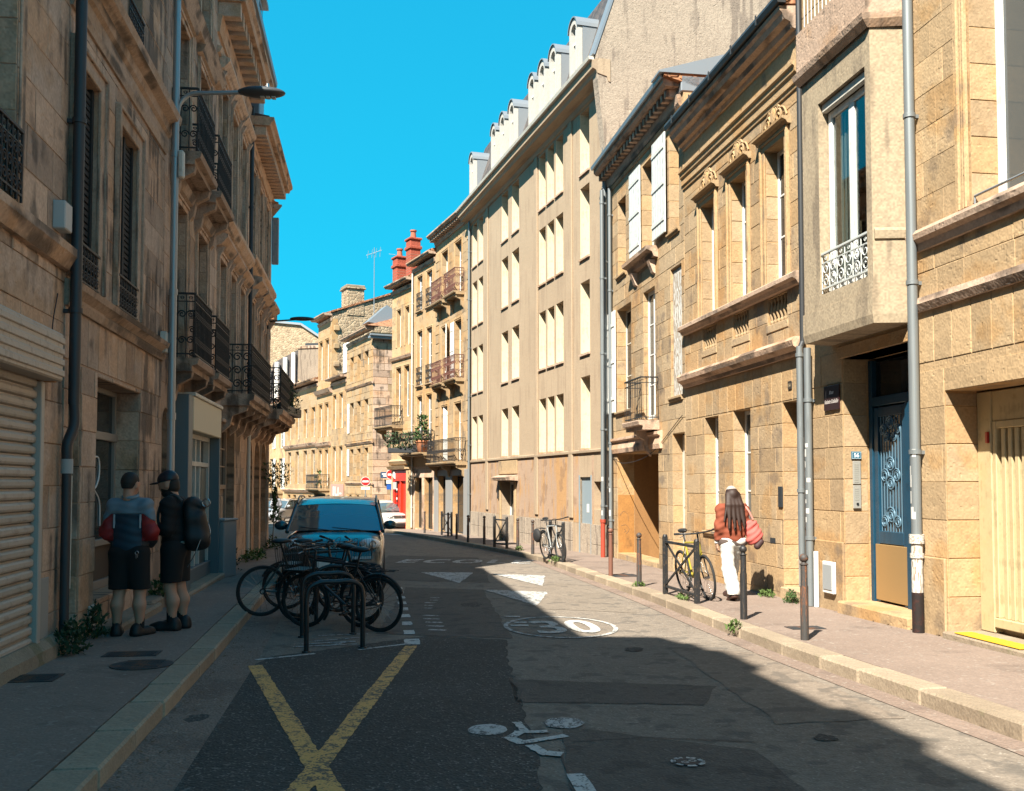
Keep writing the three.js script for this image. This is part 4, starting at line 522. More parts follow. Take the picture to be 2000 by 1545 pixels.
{ // ---- R4: rendered apartment block with mansard dormers
  const b = bld('apartment_block', 'tall beige rendered apartment block with round headed mansard dormers', -1.60, 37.9, 2.49, 24.22), W = b.W, holes = [];
  const ochreM = mat([1.05, 1, 1], 0.93, { map: tOchre, bumpMap: hStone, bumpScale: 0.005 }), blindM = mat([0.86, 0.73, 0.55], 0.7), revealM = mat([0.84, 0.70, 0.50], 0.85, { map: tGrime }), rowsC = [[2.55, 4.2], [5.12, 6.86], [7.72, 9.43], [10.05, 11.72]];
  for (const [y0, y1] of rowsC) { for (const [x0, x1] of [[0.2, 0.9], [1.12, 1.8], [4.32, 5.12], [5.58, 6.4], [8.5, 9.14], [9.3, 9.92], [10.08, 10.72]]) holes.push({ x0, x1, y0, y1 }); holes.push({ x0: 12.1, x1: 12.8, y0, y1: y0 + (y1 > 11 ? 1.7 : 1.95) }); }
  const door = { x0: 4.35, x1: 5.95, y0: -0.42, y1: 1.68 }, gd = { x0: 12.02, x1: 12.84, y0: -0.42, y1: 1.8 }, nich = { x0: 13.05, x1: 13.75, y0: 0.95, y1: 1.68 };
  M('wall', slab(0.003, W - 0.003, -0.9, 12.0, [...holes, door, gd, nich], 0.4), stucco, b);
  for (const h of holes) { M('painted_reveal', box(h.x0 - 0.001, h.x0 + 0.006, h.y0 + 0.03, h.y1, -0.295, -0.002), revealM, b); win(b, h.x0 + 0.006, h.x1, h.y0 + 0.03, h.y1, -0.30, { fw: 0.045, rows: 1, cols: h.x1 - h.x0 > 0.75 ? 2 : 1, frame: offWhite, glass: blindM }); M('window_sill', mould(h.x0 - 0.03, h.x1 + 0.03, [[-0.3, h.y0 - 0.03], [0.05, h.y0 - 0.06], [0.05, h.y0 - 0.005], [-0.3, h.y0 + 0.028]]), sootM[1], b); }
  for (const x of [2.3, 8.12, 11.22]) M('pilaster_strip', box(x, x + 0.30, 0.68, 11.9, 0, 0.05, 0.01), stucco, b);
  M('string_course', mould(0.01, W - 0.01, [[0, 2.44], [0.055, 2.45], [0.06, 2.51], [0, 2.53]]), stucco, b);
  for (const [a, c] of [[0.01, 2.3], [2.6, 4.19], [6.11, 8.12], [8.42, 11.22], [11.52, 11.96], [12.9, 13.04], [13.76, W - 0.01]]) M('weathered_render', box(a, c, 0.57, 2.44, 0.0, 0.004), ochreM, b);
  const pl = M('plinth', box(0.01, W - 0.01, -0.9, 0.56, -0.1, -0.005), gableM, b); for (let i = 0; i < 20; i++) { const x = 0.02 + i * 0.715; for (const [y0, y1] of [[-0.5, 0.04], [0.05, 0.56]]) if (!(x + 0.7 > door.x0 - 0.1 && x < door.x1 + 0.1) && !(x + 0.7 > gd.x0 && x < gd.x1)) M('plinth_slab', box(x, x + 0.705, y0, y1, -0.02, 0.025, 0.006), gableM, pl); }
  M('door_canopy', mould(door.x0 - 0.4, door.x1 + 0.35, [[0, 1.72], [0.28, 1.74], [0.3, 1.84], [0, 1.92]]), sootM[1], b); M('door_frame', [box(door.x0 - 0.15, door.x0, -0.5, 1.7, 0, 0.06, 0.01), box(door.x1, door.x1 + 0.15, -0.5, 1.7, 0, 0.06, 0.01), box(door.x0 - 0.3, door.x1 + 0.3, 1.95, 2.4, 0, 0.04, 0.01)], paleM[1], b);
  win(b, door.x0, door.x1, door.y0, door.y1, -0.3, { name: 'entrance_door', fw: 0.09, rows: 1, cols: 2, frame: white, glass: paleGlass }); M('wall_lamp', box(door.x0 - 0.4, door.x0 - 0.3, 1.1, 1.4, 0, 0.06, 0.01), iron, b);
  const g = M('service_door', [box(gd.x0, gd.x1, -0.42, 1.8, -0.12, -0.06, 0.006), box(gd.x0 - 0.05, gd.x0, -0.45, 1.85, -0.1, 0.02), box(gd.x1, gd.x1 + 0.05, -0.45, 1.85, -0.1, 0.02)], mat([0.27, 0.33, 0.37], 0.55), b), lv = []; for (let i = 0; i < 10; i++) lv.push(box(gd.x0 + 0.06, gd.x1 - 0.06, -0.12 + i * 0.055, -0.08 + i * 0.055, -0.06, -0.03)); M('louvre', lv, darkPipe, g); M('door_notice', box(gd.x0 + 0.36, gd.x0 + 0.52, 0.86, 1.08, -0.06, -0.055), white, g);
  M('niche_back', box(nich.x0, nich.x1, nich.y0, nich.y1, -0.4, -0.3), gableM, b);
  M('eave_cornice', [mould(-0.25, W + 0.02, [[0, 11.78], [0.06, 11.8], [0.1, 11.92], [0.36, 11.98], [0.4, 12.06], [0.48, 12.1], [0.5, 12.3], [0.3, 12.36], [0, 12.36]])], stucco, b); M('gutter', mould(-0.25, W + 0.02, [[0.44, 12.302], [0.58, 12.302], [0.6, 12.38], [0.46, 12.38]]), offWhite, b);
  M('mansard_roof', mould(0.0, W - 0.32, [[0.30, 12.36], [-0.55, 14.9], [-0.9, 15.4], [-6, 16.6], [-11.8, 12.36]]), slate, b);
  M('party_wall', mould(W - 0.30, W - 0.002, [[0.02, 9.0], [0.40, 12.3], [0.40, 12.42], [-0.45, 15.0], [-0.8, 15.55], [-6, 16.8], [-12, 12.4], [-12, -0.8], [-0.41, -0.8], [-0.41, 9.0]]), gableM, b); M('verge_flashing', mould(W - 0.34, W + 0.02, [[0.42, 12.44], [0.48, 12.46], [-0.43, 15.08], [-0.85, 15.66], [-0.85, 15.58], [-0.47, 15.02]]), zinc, b);
  M('rear_walls', box(0.004, W - 0.31, -0.9, 12.3, -12, -0.402), gableM, b);
  const dm = mat([0.55, 0.52, 0.47], 0.8, { bumpMap: hStone, bumpScale: 0.006 });
  for (const x of [1.1, 4.2, 5.3, 6.4, 8.55, 9.55, 10.55, 12.25]) {
    const w = 0.64, r = w / 2, cx = x + r, h = { x0: x + 0.12, x1: x + w - 0.12 }, yt = 13.85, zf = 0.22;
    const s = new THREE.Shape(); s.moveTo(x, 12.36); s.lineTo(x + w, 12.36); s.lineTo(x + w, yt); for (let i = 1; i <= 10; i++) { const a = Math.PI * i / 10; s.lineTo(cx + r * Math.cos(a), yt + r * Math.sin(a)); } const p = new THREE.Path(); p.moveTo(h.x0, 12.7); p.lineTo(h.x1, 12.7); p.lineTo(h.x1, yt - 0.05); for (let i = 1; i <= 8; i++) { const a = Math.PI * i / 8; p.lineTo(cx + (r - 0.12) * Math.cos(a), yt - 0.05 + (r - 0.12) * Math.sin(a)); } s.holes.push(p);
    const f = new THREE.ExtrudeGeometry(s, { depth: 0.14, bevelEnabled: false }); f.translate(0, 0, zf); const d = M('dormer', f, dm, b);
    const hood = [], R = r + 0.035; for (let i = 0; i < 10; i++) { const a = Math.PI * i / 10, c = Math.PI * (i + 1) / 10, P = (t, z) => V(cx + R * Math.cos(t), yt + R * Math.sin(t), z); hood.push([P(a, zf + 0.18), P(a, -0.8), P(c, -0.8), P(c, zf + 0.18)], [P(a, zf + 0.18), P(c, zf + 0.18), V(cx + r * Math.cos(c), yt + r * Math.sin(c), zf + 0.18), V(cx + r * Math.cos(a), yt + r * Math.sin(a), zf + 0.18)]); } M('dormer_hood', quads(hood), zinc, d);
    for (const q of [-0.012, w + 0.012]) M('dormer_cheek', quads([[V(x + q, 12.36, zf), V(x + q, 12.36, -0.7), V(x + q, yt, -0.7), V(x + q, yt, zf)]]), zinc, d);
    M('dormer_window', [box(h.x0, h.x1, 12.7, 12.77, zf + 0.02, zf + 0.07), box(cx - 0.025, cx + 0.025, 12.7, yt + 0.18, zf + 0.02, zf + 0.07), box(h.x0, h.x1, 13.5, 13.54, zf + 0.02, zf + 0.06)], white, d); M('pane', box(h.x0, h.x1, 12.7, yt + 0.2, zf + 0.005, zf + 0.015), paleGlass, d); M('dormer_sill', box(x - 0.04, x + w + 0.04, 12.36, 12.48, zf + 0.14, zf + 0.22, 0.01), dm, d);
  }
  downpipe(b, W - 0.18, 0.6, 12.0, 0.10, 0.055); downpipe(b, 0.06, 0.3, 11.9, 0.10, 0.05);
}

// ---------------------------------------------------------------- far houses on the same side
function cornice(b, W, y, o = {}) {
  const n = o.n ?? 0.4, h = o.h ?? 0.45, m = o.m ?? sootM[1], x0 = o.x0 ?? -0.02, x1 = o.x1 ?? W + 0.02;
  const c = M('cornice', [mould(x0, x1, [[0, y - h], [0.05, y - h], [0.08, y - h * 0.75], [0.1, y - h * 0.62], [0, y - h * 0.6]]), mould(x0, x1, [[-0.02, y - h * 0.3], [n * 0.85, y - h * 0.3], [n * 0.9, y - h * 0.18], [n, y - h * 0.12], [n, y], [-0.02, y + 0.02]])], m, b);
  if (o.step) { const k = Math.floor((x1 - x0) / o.step); for (let i = 0; i < k; i++) M('modillion', box(x0 + 0.06 + i * o.step, x0 + 0.06 + o.step * 0.5 + i * o.step, y - h * 0.62, y - h * 0.3, 0, n * 0.7, 0.01), o.dm ?? m, c); }
  return c;
}
function pitched(b, W, y, D, rise, m = tileM, n = 0.3) { return M('roof', mould(-0.02, W + 0.02, [[n, y], [n, y + 0.06], [-D / 2, y + rise], [-D, y], [-D, y - 0.1], [-0.3, y - 0.1]]), m, b); }
{ // R5
  const b = bld('balcony_house', 'four storey house with brown iron balconies beside the beige block', -3.35, 42.55, -1.615, 37.94), W = b.W, hs = [];
  for (const [y0, y1] of [[2.6, 4.9], [5.95, 8.3], [9.45, 11.55]]) for (const [x0, x1] of [[0.95, 1.85], [2.85, 3.75]]) hs.push({ x0, x1, y0, y1 });
  const g = [{ x0: 0.55, x1: 1.75, y0: -0.4, y1: 1.95 }, { x0: 2.6, x1: 4.2, y0: -0.4, y1: 1.95 }];
  const w = M('wall', slab(0.003, W - 0.003, -0.9, 12.2, [...hs, ...g], 0.4), mortar, b); ashlar(w, 0.5, W - 0.5, 2.5, 11.7, hs, { h: 0.4, len: 0.8, most: 200 });
  for (const x of [0.01, W - 0.47]) for (let y = 2.5, i = 0; y < 11.6; y += 0.4, i++) M('quoin', box(x + (i % 2 ? 0.08 : 0), x + (i % 2 ? 0.46 : 0.46), y + 0.015, y + 0.385, 0, 0.035, 0.012), stoneM[i % 5], w);
  for (const h of hs) { jamb(w, h.x0, h.y0, h.y1, 0.25, 1, { h: 0.4 }); win(b, h.x0, h.x1, h.y0, h.y1, -0.2, { frame: white, rows: 3 }); surround(b, h, stoneM[2], 0.1, 0.04); }
  shutter(b, 1.15, 2.6, 4.9, -0.03, 0.36, 0.5, white); shutter(b, 1.85, 5.95, 8.3, 0.02, 0.45, -0.4, white); shutter(b, 2.4, 5.95, 8.3, 0.04, 0.45, 0, white);
  for (const y of [9.35, 5.85]) for (const [x0, x1] of [[0.6, 2.15], [2.5, 4.1]]) balcony(b, x0, x1, y, 0.42, 0.95, { metal: brownIron, pitch: 0.16, scrolls: 2, wire: 0.012, bar: 0.012 });
  balcony(b, 0.3, 4.4, 2.5, 0.5, 0.95, { pitch: 0.16, scrolls: 1, wire: 0.012, bar: 0.012, brackets: 3 });
  M('shop_front', [box(0.01, W - 0.01, -0.9, 2.2, 0, 0.06, 0.01)].slice(0, 0).concat([box(0.01, 0.54, -0.9, 2.2, 0, 0.07, 0.01), box(1.76, 2.59, -0.9, 2.2, 0, 0.07, 0.01), box(4.21, W - 0.01, -0.9, 2.2, 0, 0.07, 0.01), box(0.54, 1.76, 1.96, 2.2, 0, 0.06), box(2.59, 4.21, 1.96, 2.2, 0, 0.06)]), mat([0.30, 0.29, 0.28], 0.7), b);
  for (const h of g) win(b, h.x0, h.x1, h.y0, h.y1, -0.2, { name: 'shop_window', cols: 2, rows: 2, frame: darkPipe });
  cornice(b, W, 12.5, { n: 0.45, step: 0.3 }); body(b, W, 12.2, 9, stucco, 0.4, -0.9); pitched(b, W, 12.5, 9, 1.6);
  const ch = M('chimney', [box(3.0, 4.6, 12.6, 14.2, -2.6, -1.8, 0.02), box(2.9, 4.7, 14.2, 14.35, -2.7, -1.7, 0.02)], rubble, b); for (const x of [3.2, 3.6, 4.0, 4.4]) M('chimney_pot', at(cyl(0.12, 0.1, 0.7, 12), x, 14.35, -2.2), mat([0.42, 0.16, 0.09], 0.9), ch);
}
{ // R6
  const b = bld('narrow_house', 'narrow pale house with white shutters and a planted long balcony', -4.6, 45.2, -3.355, 42.56), W = b.W, hs = [];
  for (const [y0, y1] of [[9.55, 11.15], [6.1, 8.6], [3.1, 5.6]]) for (const [x0, x1] of [[0.55, 1.25], [1.8, 2.5]]) hs.push({ x0, x1, y0, y1 });
  const g = [{ x0: 0.3, x1: 1.2, y0: -0.4, y1: 1.9 }, { x0: 1.55, x1: 2.6, y0: -0.4, y1: 1.9 }];
  const w = M('wall', slab(0.003, W - 0.003, -0.9, 11.6, [...hs, ...g], 0.4), stoneM[2], b); for (const h of hs) { win(b, h.x0, h.x1, h.y0, h.y1, -0.12, { frame: white, rows: 4, glass: paleGlass, fw: 0.09 }); surround(b, h, paleM[2], 0.09, 0.04); }
  for (const h of hs.slice(0, 4)) { const q = railGeo(h.x1 - h.x0, 0.85, { pitch: 0.14, scrolls: 2, wire: 0.012, bar: 0.010 }); q.translate(h.x0, h.y0, 0.06); M('window_railing', q, iron, b); sill(b, h.x0 - 0.06, h.x1 + 0.06, h.y0, stoneM[1], 0.12); }
  balcony(b, -0.25, W - 0.02, 3.0, 0.6, 0.95, { pitch: 0.15, scrolls: 2, wire: 0.012, bar: 0.010, brackets: 2 });
  for (const h of g) win(b, h.x0, h.x1, h.y0, h.y1, -0.2, { name: 'shop_window', cols: 1, rows: 2, frame: darkPipe }); ashlar(w, 0.004, W - 0.004, -0.5, 2.4, g, { h: 0.4, len: 0.7, mats: sootM });
  cornice(b, W, 11.9, { n: 0.4 }); body(b, W, 11.6, 9, stucco, 0.4, -0.9); pitched(b, W, 11.9, 9, 1.6); downpipe(b, 0.04, -0.4, 11.5, 0.08, 0.04, offWhite);
}
{ // R7 with red shop front
  const b = bld('red_front_house', 'corner house with a bright red shop front and twin brick chimneys', -5.9, 47.6, -4.605, 45.21), W = b.W;
  const hs = [{ x0: 0.7, x1: 1.2, y0: 8.2, y1: 10.0 }, { x0: 1.75, x1: 2.25, y0: 8.2, y1: 10.0 }, { x0: 0.6, x1: 1.25, y0: 4.8, y1: 7.2 }, { x0: 1.65, x1: 2.3, y0: 4.8, y1: 7.2 }], g = [{ x0: 0.3, x1: 2.2, y0: -0.5, y1: 2.25 }];
  const w = M('wall', slab(0.003, W - 0.003, -0.9, 11.1, [...hs, ...g], 0.4), mortar, b); ashlar(w, 0.004, W - 0.004, 2.6, 10.6, [...hs], { h: 0.4, len: 0.8, mats: paleM });
  for (const h of hs) { win(b, h.x0, h.x1, h.y0, h.y1, -0.15, { frame: white }); surround(b, h, paleM[0], 0.09, 0.05); }
  M('string_course', mould(-0.02, W, [[0, 7.55], [0.1, 7.6], [0.16, 7.72], [0, 7.78]]), sootM[2], b); M('string_course', mould(-0.02, W, [[0, 2.5], [0.1, 2.55], [0.18, 2.7], [0, 2.8]]), stoneM[0], b);
  balcony(b, -0.9, 1.5, 4.4, 0.6, 0.95, { pitch: 0.14, scrolls: 1, wire: 0.012, bar: 0.012 });
  const red = mat([0.62, 0.035, 0.012], 0.45); const sf = M('shop_front', [box(0.3, 0.55, -0.5, 2.25, -0.12, 0.05, 0.01), box(1.95, 2.2, -0.5, 2.25, -0.12, 0.05, 0.01), box(0.55, 1.95, 1.75, 2.25, -0.12, 0.05, 0.01), box(0.55, 1.95, -0.5, 0.1, -0.12, 0.03, 0.01), box(1.15, 1.3, 0.1, 1.75, -0.12, 0.03, 0.01)], red, b); for (const [a, c] of [[0.55, 1.15], [1.3, 1.95]]) M('shop_panel', box(a, c, 0.1, 1.75, -0.1, -0.06), red, sf);
  M('corner_pillar', [box(2.25, W - 0.02, -0.8, 2.3, 0, 0.16, 0.02), box(2.15, W, 2.3, 2.46, 0, 0.22, 0.02)], paleM[2], b); M('shop_cornice', mould(0.0, 2.24, [[0, 2.27], [0.2, 2.32], [0.28, 2.46], [0, 2.48]]), stoneM[1], b);
  cornice(b, W, 11.3, { n: 0.45 }); body(b, W, 11.1, 9, rubble, 0.4, -0.9); pitched(b, W, 11.3, 9, 1.8);
  for (const [x, z, h] of [[-0.05, -0.4, 12.75], [1.45, -0.5, 13.35]]) { const c = M('chimney', [box(x - 0.3, x + 0.3, 11.0, h, z - 0.26, z + 0.26, 0.02), box(x - 0.36, x + 0.36, h - 0.45, h - 0.3, z - 0.32, z + 0.32, 0.02), box(x - 0.36, x + 0.36, h, h + 0.1, z - 0.32, z + 0.32, 0.02)], mat([0.40, 0.085, 0.045], 0.9, { bumpMap: hStone, bumpScale: 0.02 }), b); const br = []; for (let y = 11.5; y < h - 0.6; y += 0.14) br.push(box(x - 0.304, x + 0.304, y, y + 0.02, z - 0.264, z + 0.264)); M('brick_joints', br, mat([0.36, 0.20, 0.14], 0.95), c); M('chimney_pot', [at(cyl(0.15, 0.11, 0.4, 12), x, h + 0.1, z), at(cyl(0.16, 0.16, 0.07, 12), x, h + 0.45, z)], mat([0.45, 0.14, 0.08], 0.9), c); }
}
{ // R8 corner building
  const b = bld('corner_house', 'three storey corner house of squared stone with a hipped tile roof', -10.4, 61.1, -8.05, 56), W = b.W, hs = [];
  for (const [y0, y1] of [[7.95, 9.45], [4.75, 6.6], [2.1, 3.75]]) for (const x of [0.75, 2.35, 3.95]) hs.push({ x0: x, x1: x + 0.85, y0, y1 });
  const g = [0.5, 2.2, 3.8].map((x) => ({ x0: x, x1: x + 1.0, y0: -0.6, y1: 0.95, arch: 0.4 }));
  const w = M('wall', slab(0.003, W - 0.003, -1.2, 10.4, [...hs, ...g], 0.4), mortar, b); ashlar(w, 0.004, W - 0.004, -0.6, 10.0, [...hs, ...g], { h: 0.4, len: 0.75, gap: 0.012, proud: 0.02, most: 230 });
  hs.forEach((h, i) => { jamb(w, h.x0, h.y0, h.y1, 0.25, 1, { h: 0.4 }); win(b, h.x0, h.x1, h.y0, h.y1, -0.22, { frame: white, rows: 3 }); }); for (const h of g) M('dark_door', box(h.x0, h.x1, h.y0, h.y1, -0.3, -0.22), darkWood, b);
  shutter(b, 0.35, 4.75, 6.6, 0.03, 0.42, 0, white); shutter(b, 0.35, 2.1, 3.75, 0.03, 0.42, 0, white);
  for (const y of [7.5, 4.05, 1.65]) M('string_course', mould(-0.01, W + 0.12, [[0, y - 0.1], [0.08, y - 0.06], [0.14, y + 0.04], [0, y + 0.06]]), sootM[2], b);
  cornice(b, W, 10.7, { n: 0.5, h: 0.5 });
  // the side street front
  const sd = M('side_wall', box(W - 0.40, W + 0.0, -1.2, 10.4, -11, -0.402), mortar, b); const r = rng(61);
  const side = M('side_facing', quads([[V(W + 0.004, -1.2, -0.002), V(W + 0.004, -1.2, -11), V(W + 0.004, 10.4, -11), V(W + 0.004, 10.4, -0.002)]]), mortar, b); let row = 0;
  for (let y = -0.6; y < 9.9; y += 0.4, row++) { let z = 0; while (z < 4.4) { const l = 0.55 + 0.5 * r(), g2 = blockGeo(z + 0.012, z + l - 0.012, y + 0.012, y + 0.388, 0.016 + 0.01 * r(), 0.004, 0.002); g2.rotateY(Math.PI / 2); g2.translate(W + 0.004, 0, 0); M('stone_block', g2, (z < 0.9 ? sootM : stoneM)[Math.floor(r() * 5)], side); z += l; } }
  M('small_window', box(W, W + 0.05, 3.3, 4.0, -3.3, -3.0), darkPipe, b); M('side_eave', [box(W + 0.004, W + 0.35, 10.0, 10.14, -11, 0.3, 0.02), box(W + 0.3, W + 0.45, 10.14, 10.25, -11, 0.3, 0.02)], zinc, b);
  M('rear_walls', box(0.004, W - 0.42, -1.2, 10.4, -11, -0.402), stucco, b);
  M('roof', quads([[V(-0.02, 10.72, 0.5), V(W + 0.4, 10.72, 0.5), V(W - 3.2, 12.2, -3.4), V(-0.02, 12.2, -3.4)], [V(W + 0.4, 10.72, 0.5), V(W + 0.4, 10.72, -11), V(W - 3.2, 12.2, -8), V(W - 3.2, 12.2, -3.4)], [V(-0.02, 12.2, -3.4), V(W - 3.2, 12.2, -3.4), V(W - 3.2, 12.2, -8), V(-0.02, 10.7, -11)]]), tileM, b);
  M('roof_light', mould(1.9, 3.2, [[-1.2, 11.3], [-0.4, 11.4], [-1.6, 12.5], [-2.4, 12.0]]), zinc, b);
}
{ const t = thing('street_sign', 'small blue street name plate on the corner house side wall', 'street sign', -7.55, 1.95, 56.0, 0); M('plate', box(0, 0.6, 0, 0.35, 0.05, 0.08, 0.01), mat([0.03, 0.07, 0.14], 0.4), t); M('plate_text_band', [box(0.08, 0.52, 0.2, 0.26, 0.08, 0.084), box(0.14, 0.46, 0.09, 0.15, 0.08, 0.084)], white, t); }
{ // R9b lower link then R9a tall golden house
  const b = bld('link_house', 'narrow golden house between the corner house and the tall gabled house', -11.95, 64.2, -10.405, 61.11), W = b.W, hs = []; for (const [y0, y1] of [[5.2, 7.4], [1.8, 4.0]]) for (const x of [0.45, 1.9]) hs.push({ x0: x, x1: x + 0.8, y0, y1 });
  const g = [{ x0: 0.4, x1: 3.0, y0: -0.8, y1: 0.6 }], w = M('wall', slab(0.003, W - 0.003, -1.2, 8.3, [...hs, ...g], 0.4), mortar, b); ashlar(w, 0.004, W - 0.004, -0.8, 8.0, [...hs, ...g], { h: 0.4, len: 0.8, gap: 0.012, most: 110 });
  for (const h of hs) { win(b, h.x0, h.x1, h.y0, h.y1, -0.15, { frame: white }); surround(b, h, stoneM[2], 0.1, 0.06); } for (const h of g) win(b, h.x0, h.x1, h.y0, h.y1, -0.2, { name: 'shop_window', cols: 3, rows: 1, frame: darkPipe });
  const sg = M('shop_sign', box(0.35, 3.05, 0.7, 1.6, 0.02, 0.1, 0.01), mat([0.50, 0.30, 0.24], 0.6), b); M('sign_letters', [box(0.9, 1.05, 0.85, 1.45, 0.1, 0.12), box(1.3, 1.8, 0.85, 0.97, 0.1, 0.12), box(1.3, 1.42, 0.85, 1.45, 0.1, 0.12), box(2.0, 2.1, 0.85, 1.4, 0.1, 0.12), box(2.35, 2.75, 0.95, 1.05, 0.1, 0.12)], white, sg);
  cornice(b, W, 8.5, { n: 0.5 }); body(b, W, 8.3, 9, stucco, 0.4, -1.2); M('roof', mould(0, W, [[0.3, 8.5], [0.3, 8.56], [-4, 10.2], [-9, 8.5]]), slate, b); M('dormer', box(2.2, 3.1, 8.6, 10.6, -1.0, -0.1, 0.03), white, b);
}
{ const b = bld('gabled_house', 'tall golden house with a rubble gable wall and stone chimney', -13.45, 67.2, -11.955, 64.21), W = b.W, hs = []; for (const [y0, y1] of [[8.7, 11.3], [4.8, 7.0], [1.5, 3.9]]) for (const x of [0.4, 1.95]) hs.push({ x0: x, x1: x + 0.85, y0, y1 });
  const g = [{ x0: 0.4, x1: 3.0, y0: -0.9, y1: 0.9 }], w = M('wall', slab(0.003, W - 0.003, -1.3, 12.6, [...hs, ...g], 0.4), mortar, b); ashlar(w, 0.004, W - 0.004, -0.8, 12.2, [...hs, ...g], { h: 0.4, len: 0.8, gap: 0.012, mats: [stoneM[2], stoneM[4], stoneM[0]], most: 150 });
  for (const h of hs) { win(b, h.x0, h.x1, h.y0, h.y1, -0.15, { frame: white }); surround(b, h, stoneM[4], 0.12, 0.07); } for (const h of g) win(b, h.x0, h.x1, h.y0, h.y1, -0.25, { name: 'shop_window', cols: 3, rows: 1, frame: darkPipe });
  M('string_course', mould(0, W + 0.3, [[0, 7.6], [0.2, 7.7], [0.35, 7.95], [0, 8.05]]), sootM[1], b); M('string_course', mould(0, W, [[0, 4.1], [0.15, 4.2], [0.25, 4.4], [0, 4.45]]), sootM[2], b); balcony(b, 0.0, 3.1, 1.3, 0.8, 0.95, { pitch: 0.18, scrolls: 1, wire: 0.015, bar: 0.014 });
  const aw = M('awning', mould(0.3, 3.1, [[0, 0.9], [1.0, 0.55], [1.0, 0.35], [0, 0.82]]), darkPipe, b);
  cornice(b, W, 12.95, { n: 0.6, h: 0.5 }); M('gable_wall', [mould(W - 0.4, W - 0.002, [[-0.41, -1.3], [-0.41, 12.6], [0, 12.6], [0, 12.95], [-7, 15.6], [-14, 15.8], [-14, -1.3]])], rubble, b); M('verge_tiles', mould(W - 0.5, W + 0.12, [[0.1, 12.98], [0.1, 13.1], [-7, 15.76], [-14, 15.96], [-14, 15.82], [-7, 15.62]]), tileM, b);
  for (let y = 4.6, i = 0; y < 12.2; y += 1.2, i++) M('tie_stone', box(W, W + 0.16, y, y + 0.35, -0.5, -0.1, 0.03), stoneM[i % 4], b);
  M('rear_walls', box(0.004, W - 0.42, -1.3, 12.6, -14, -0.402), stucco, b); M('roof', mould(0, W - 0.5, [[0.6, 12.96], [-7, 15.6], [-14, 15.7], [-14, 12.6], [-0.3, 12.6]]), tileM, b);
  const c = M('chimney', [box(2.1, W + 0.05, 12.9, 14.7, -2.2, -1.0, 0.03), box(2.0, W + 0.15, 14.7, 14.82, -2.3, -0.9, 0.03)], rubble, b); M('chimney_cap', box(2.05, W + 0.1, 14.82, 14.98, -2.25, -0.95, 0.03), graniteM[1], c);
}
{ const b = bld('low_eaved_house', 'long golden house with low eaves next to the tall gabled house', -17.5, 75, -13.455, 67.21), W = b.W, hs = []; for (const [y0, y1] of [[4.9, 7.0], [1.6, 4.0]]) for (const x of [0.8, 3.0, 5.2, 7.2]) hs.push({ x0: x, x1: x + 0.95, y0, y1 });
  const g = [0.8, 2.4, 4.2, 6.4].map((x) => ({ x0: x, x1: x + 0.9, y0: -0.9, y1: 0.8 })), w = M('wall', slab(0.003, W - 0.003, -1.4, 8.6, [...hs, ...g], 0.4), mortar, b); ashlar(w, 0.004, W - 0.004, -0.9, 8.2, [...hs, ...g], { h: 0.42, len: 0.9, gap: 0.014, most: 200 });
  for (const h of [...hs, ...g]) win(b, h.x0, h.x1, h.y0, h.y1, -0.2, { frame: offWhite }); M('string_course', mould(0, W, [[0, 4.2], [0.15, 4.3], [0.25, 4.5], [0, 4.55]]), sootM[2], b); M('string_course', mould(0, W, [[0, 0.95], [0.15, 1.05], [0.25, 1.2], [0, 1.25]]), sootM[2], b); cornice(b, W, 8.9, { n: 0.6, h: 0.5 }); body(b, W, 8.6, 9, stucco, 0.4, -1.4); pitched(b, W, 8.9, 9, 1.2); }
{ const b = bld('far_balcony_house', 'pale house at the end of the street with a glazed balcony', -22.5, 83, -17.505, 75.01), W = b.W, hs = []; for (const [y0, y1] of [[4.4, 6.4], [1.2, 3.6]]) for (const x of [1.0, 3.4, 5.8, 8.0]) hs.push({ x0: x, x1: x + 1.0, y0, y1 });
  M('wall', slab(0.003, W - 0.003, -1.4, 7.6, hs, 0.4), paleM[2], b); for (const h of hs) { win(b, h.x0, h.x1, h.y0, h.y1, -0.15, { frame: white, glass: paleGlass }); shutter(b, h.x1 + 0.02, h.y0, h.y1, 0.02, 0.4, 0, white); } balcony(b, 5, 9, 1.0, 0.9, 1.0, { pitch: 0.2 }); cornice(b, W, 7.9, { n: 0.5 }); body(b, W, 7.6, 9, stucco, 0.4, -1.4); pitched(b, W, 7.9, 9, 1.5);
  M('shop_door', box(3.0, 4.0, -1.3, 0.9, 0.01, 0.05), darkWood, b); M('shop_door', box(6.0, 8.0, -1.3, 0.9, 0.01, 0.05), darkWood, b); }
{ const t = thing('mansard_house', 'house with a pale mansard front and a brown rendered side wall', 'building', -21.5, 0, 84, -0.25); const w = M('rendered_wall', box(3.2, 7.5, -1.5, 13.2, -6, 0, 0.03), mat([0.78, 0.76, 0.74], 0.95, { map: tGable }), t); M('wall_coping', box(3.1, 7.6, 13.2, 13.45, -6.1, 0.1, 0.03), sootM[1], t); M('render_patch', quads([[V(3.2, 8.0, 0.01), V(5.6, 8.0, 0.01), V(5.2, 9.3, 0.01), V(3.25, 10.6, 0.01)]]), paleM[2], t);
  const ms = M('mansard_front', quads([[V(0.6, 8.2, 1.2), V(3.2, 8.2, 0), V(3.2, 13.2, -0.2), V(1.2, 12.0, 0.6)]]), slate, t); for (let i = 0; i < 4; i++) { const x = 0.85 + i * 0.62; M('dormer', box(x, x + 0.34, 8.6 + i * 0.25, 11.6 + i * 0.42, 0.9 - i * 0.3, 1.2 - i * 0.3, 0.04), white, ms); } M('rear_walls', box(0.9, 3.2, -1.5, 11.9, -6, -0.2), stucco, t); }
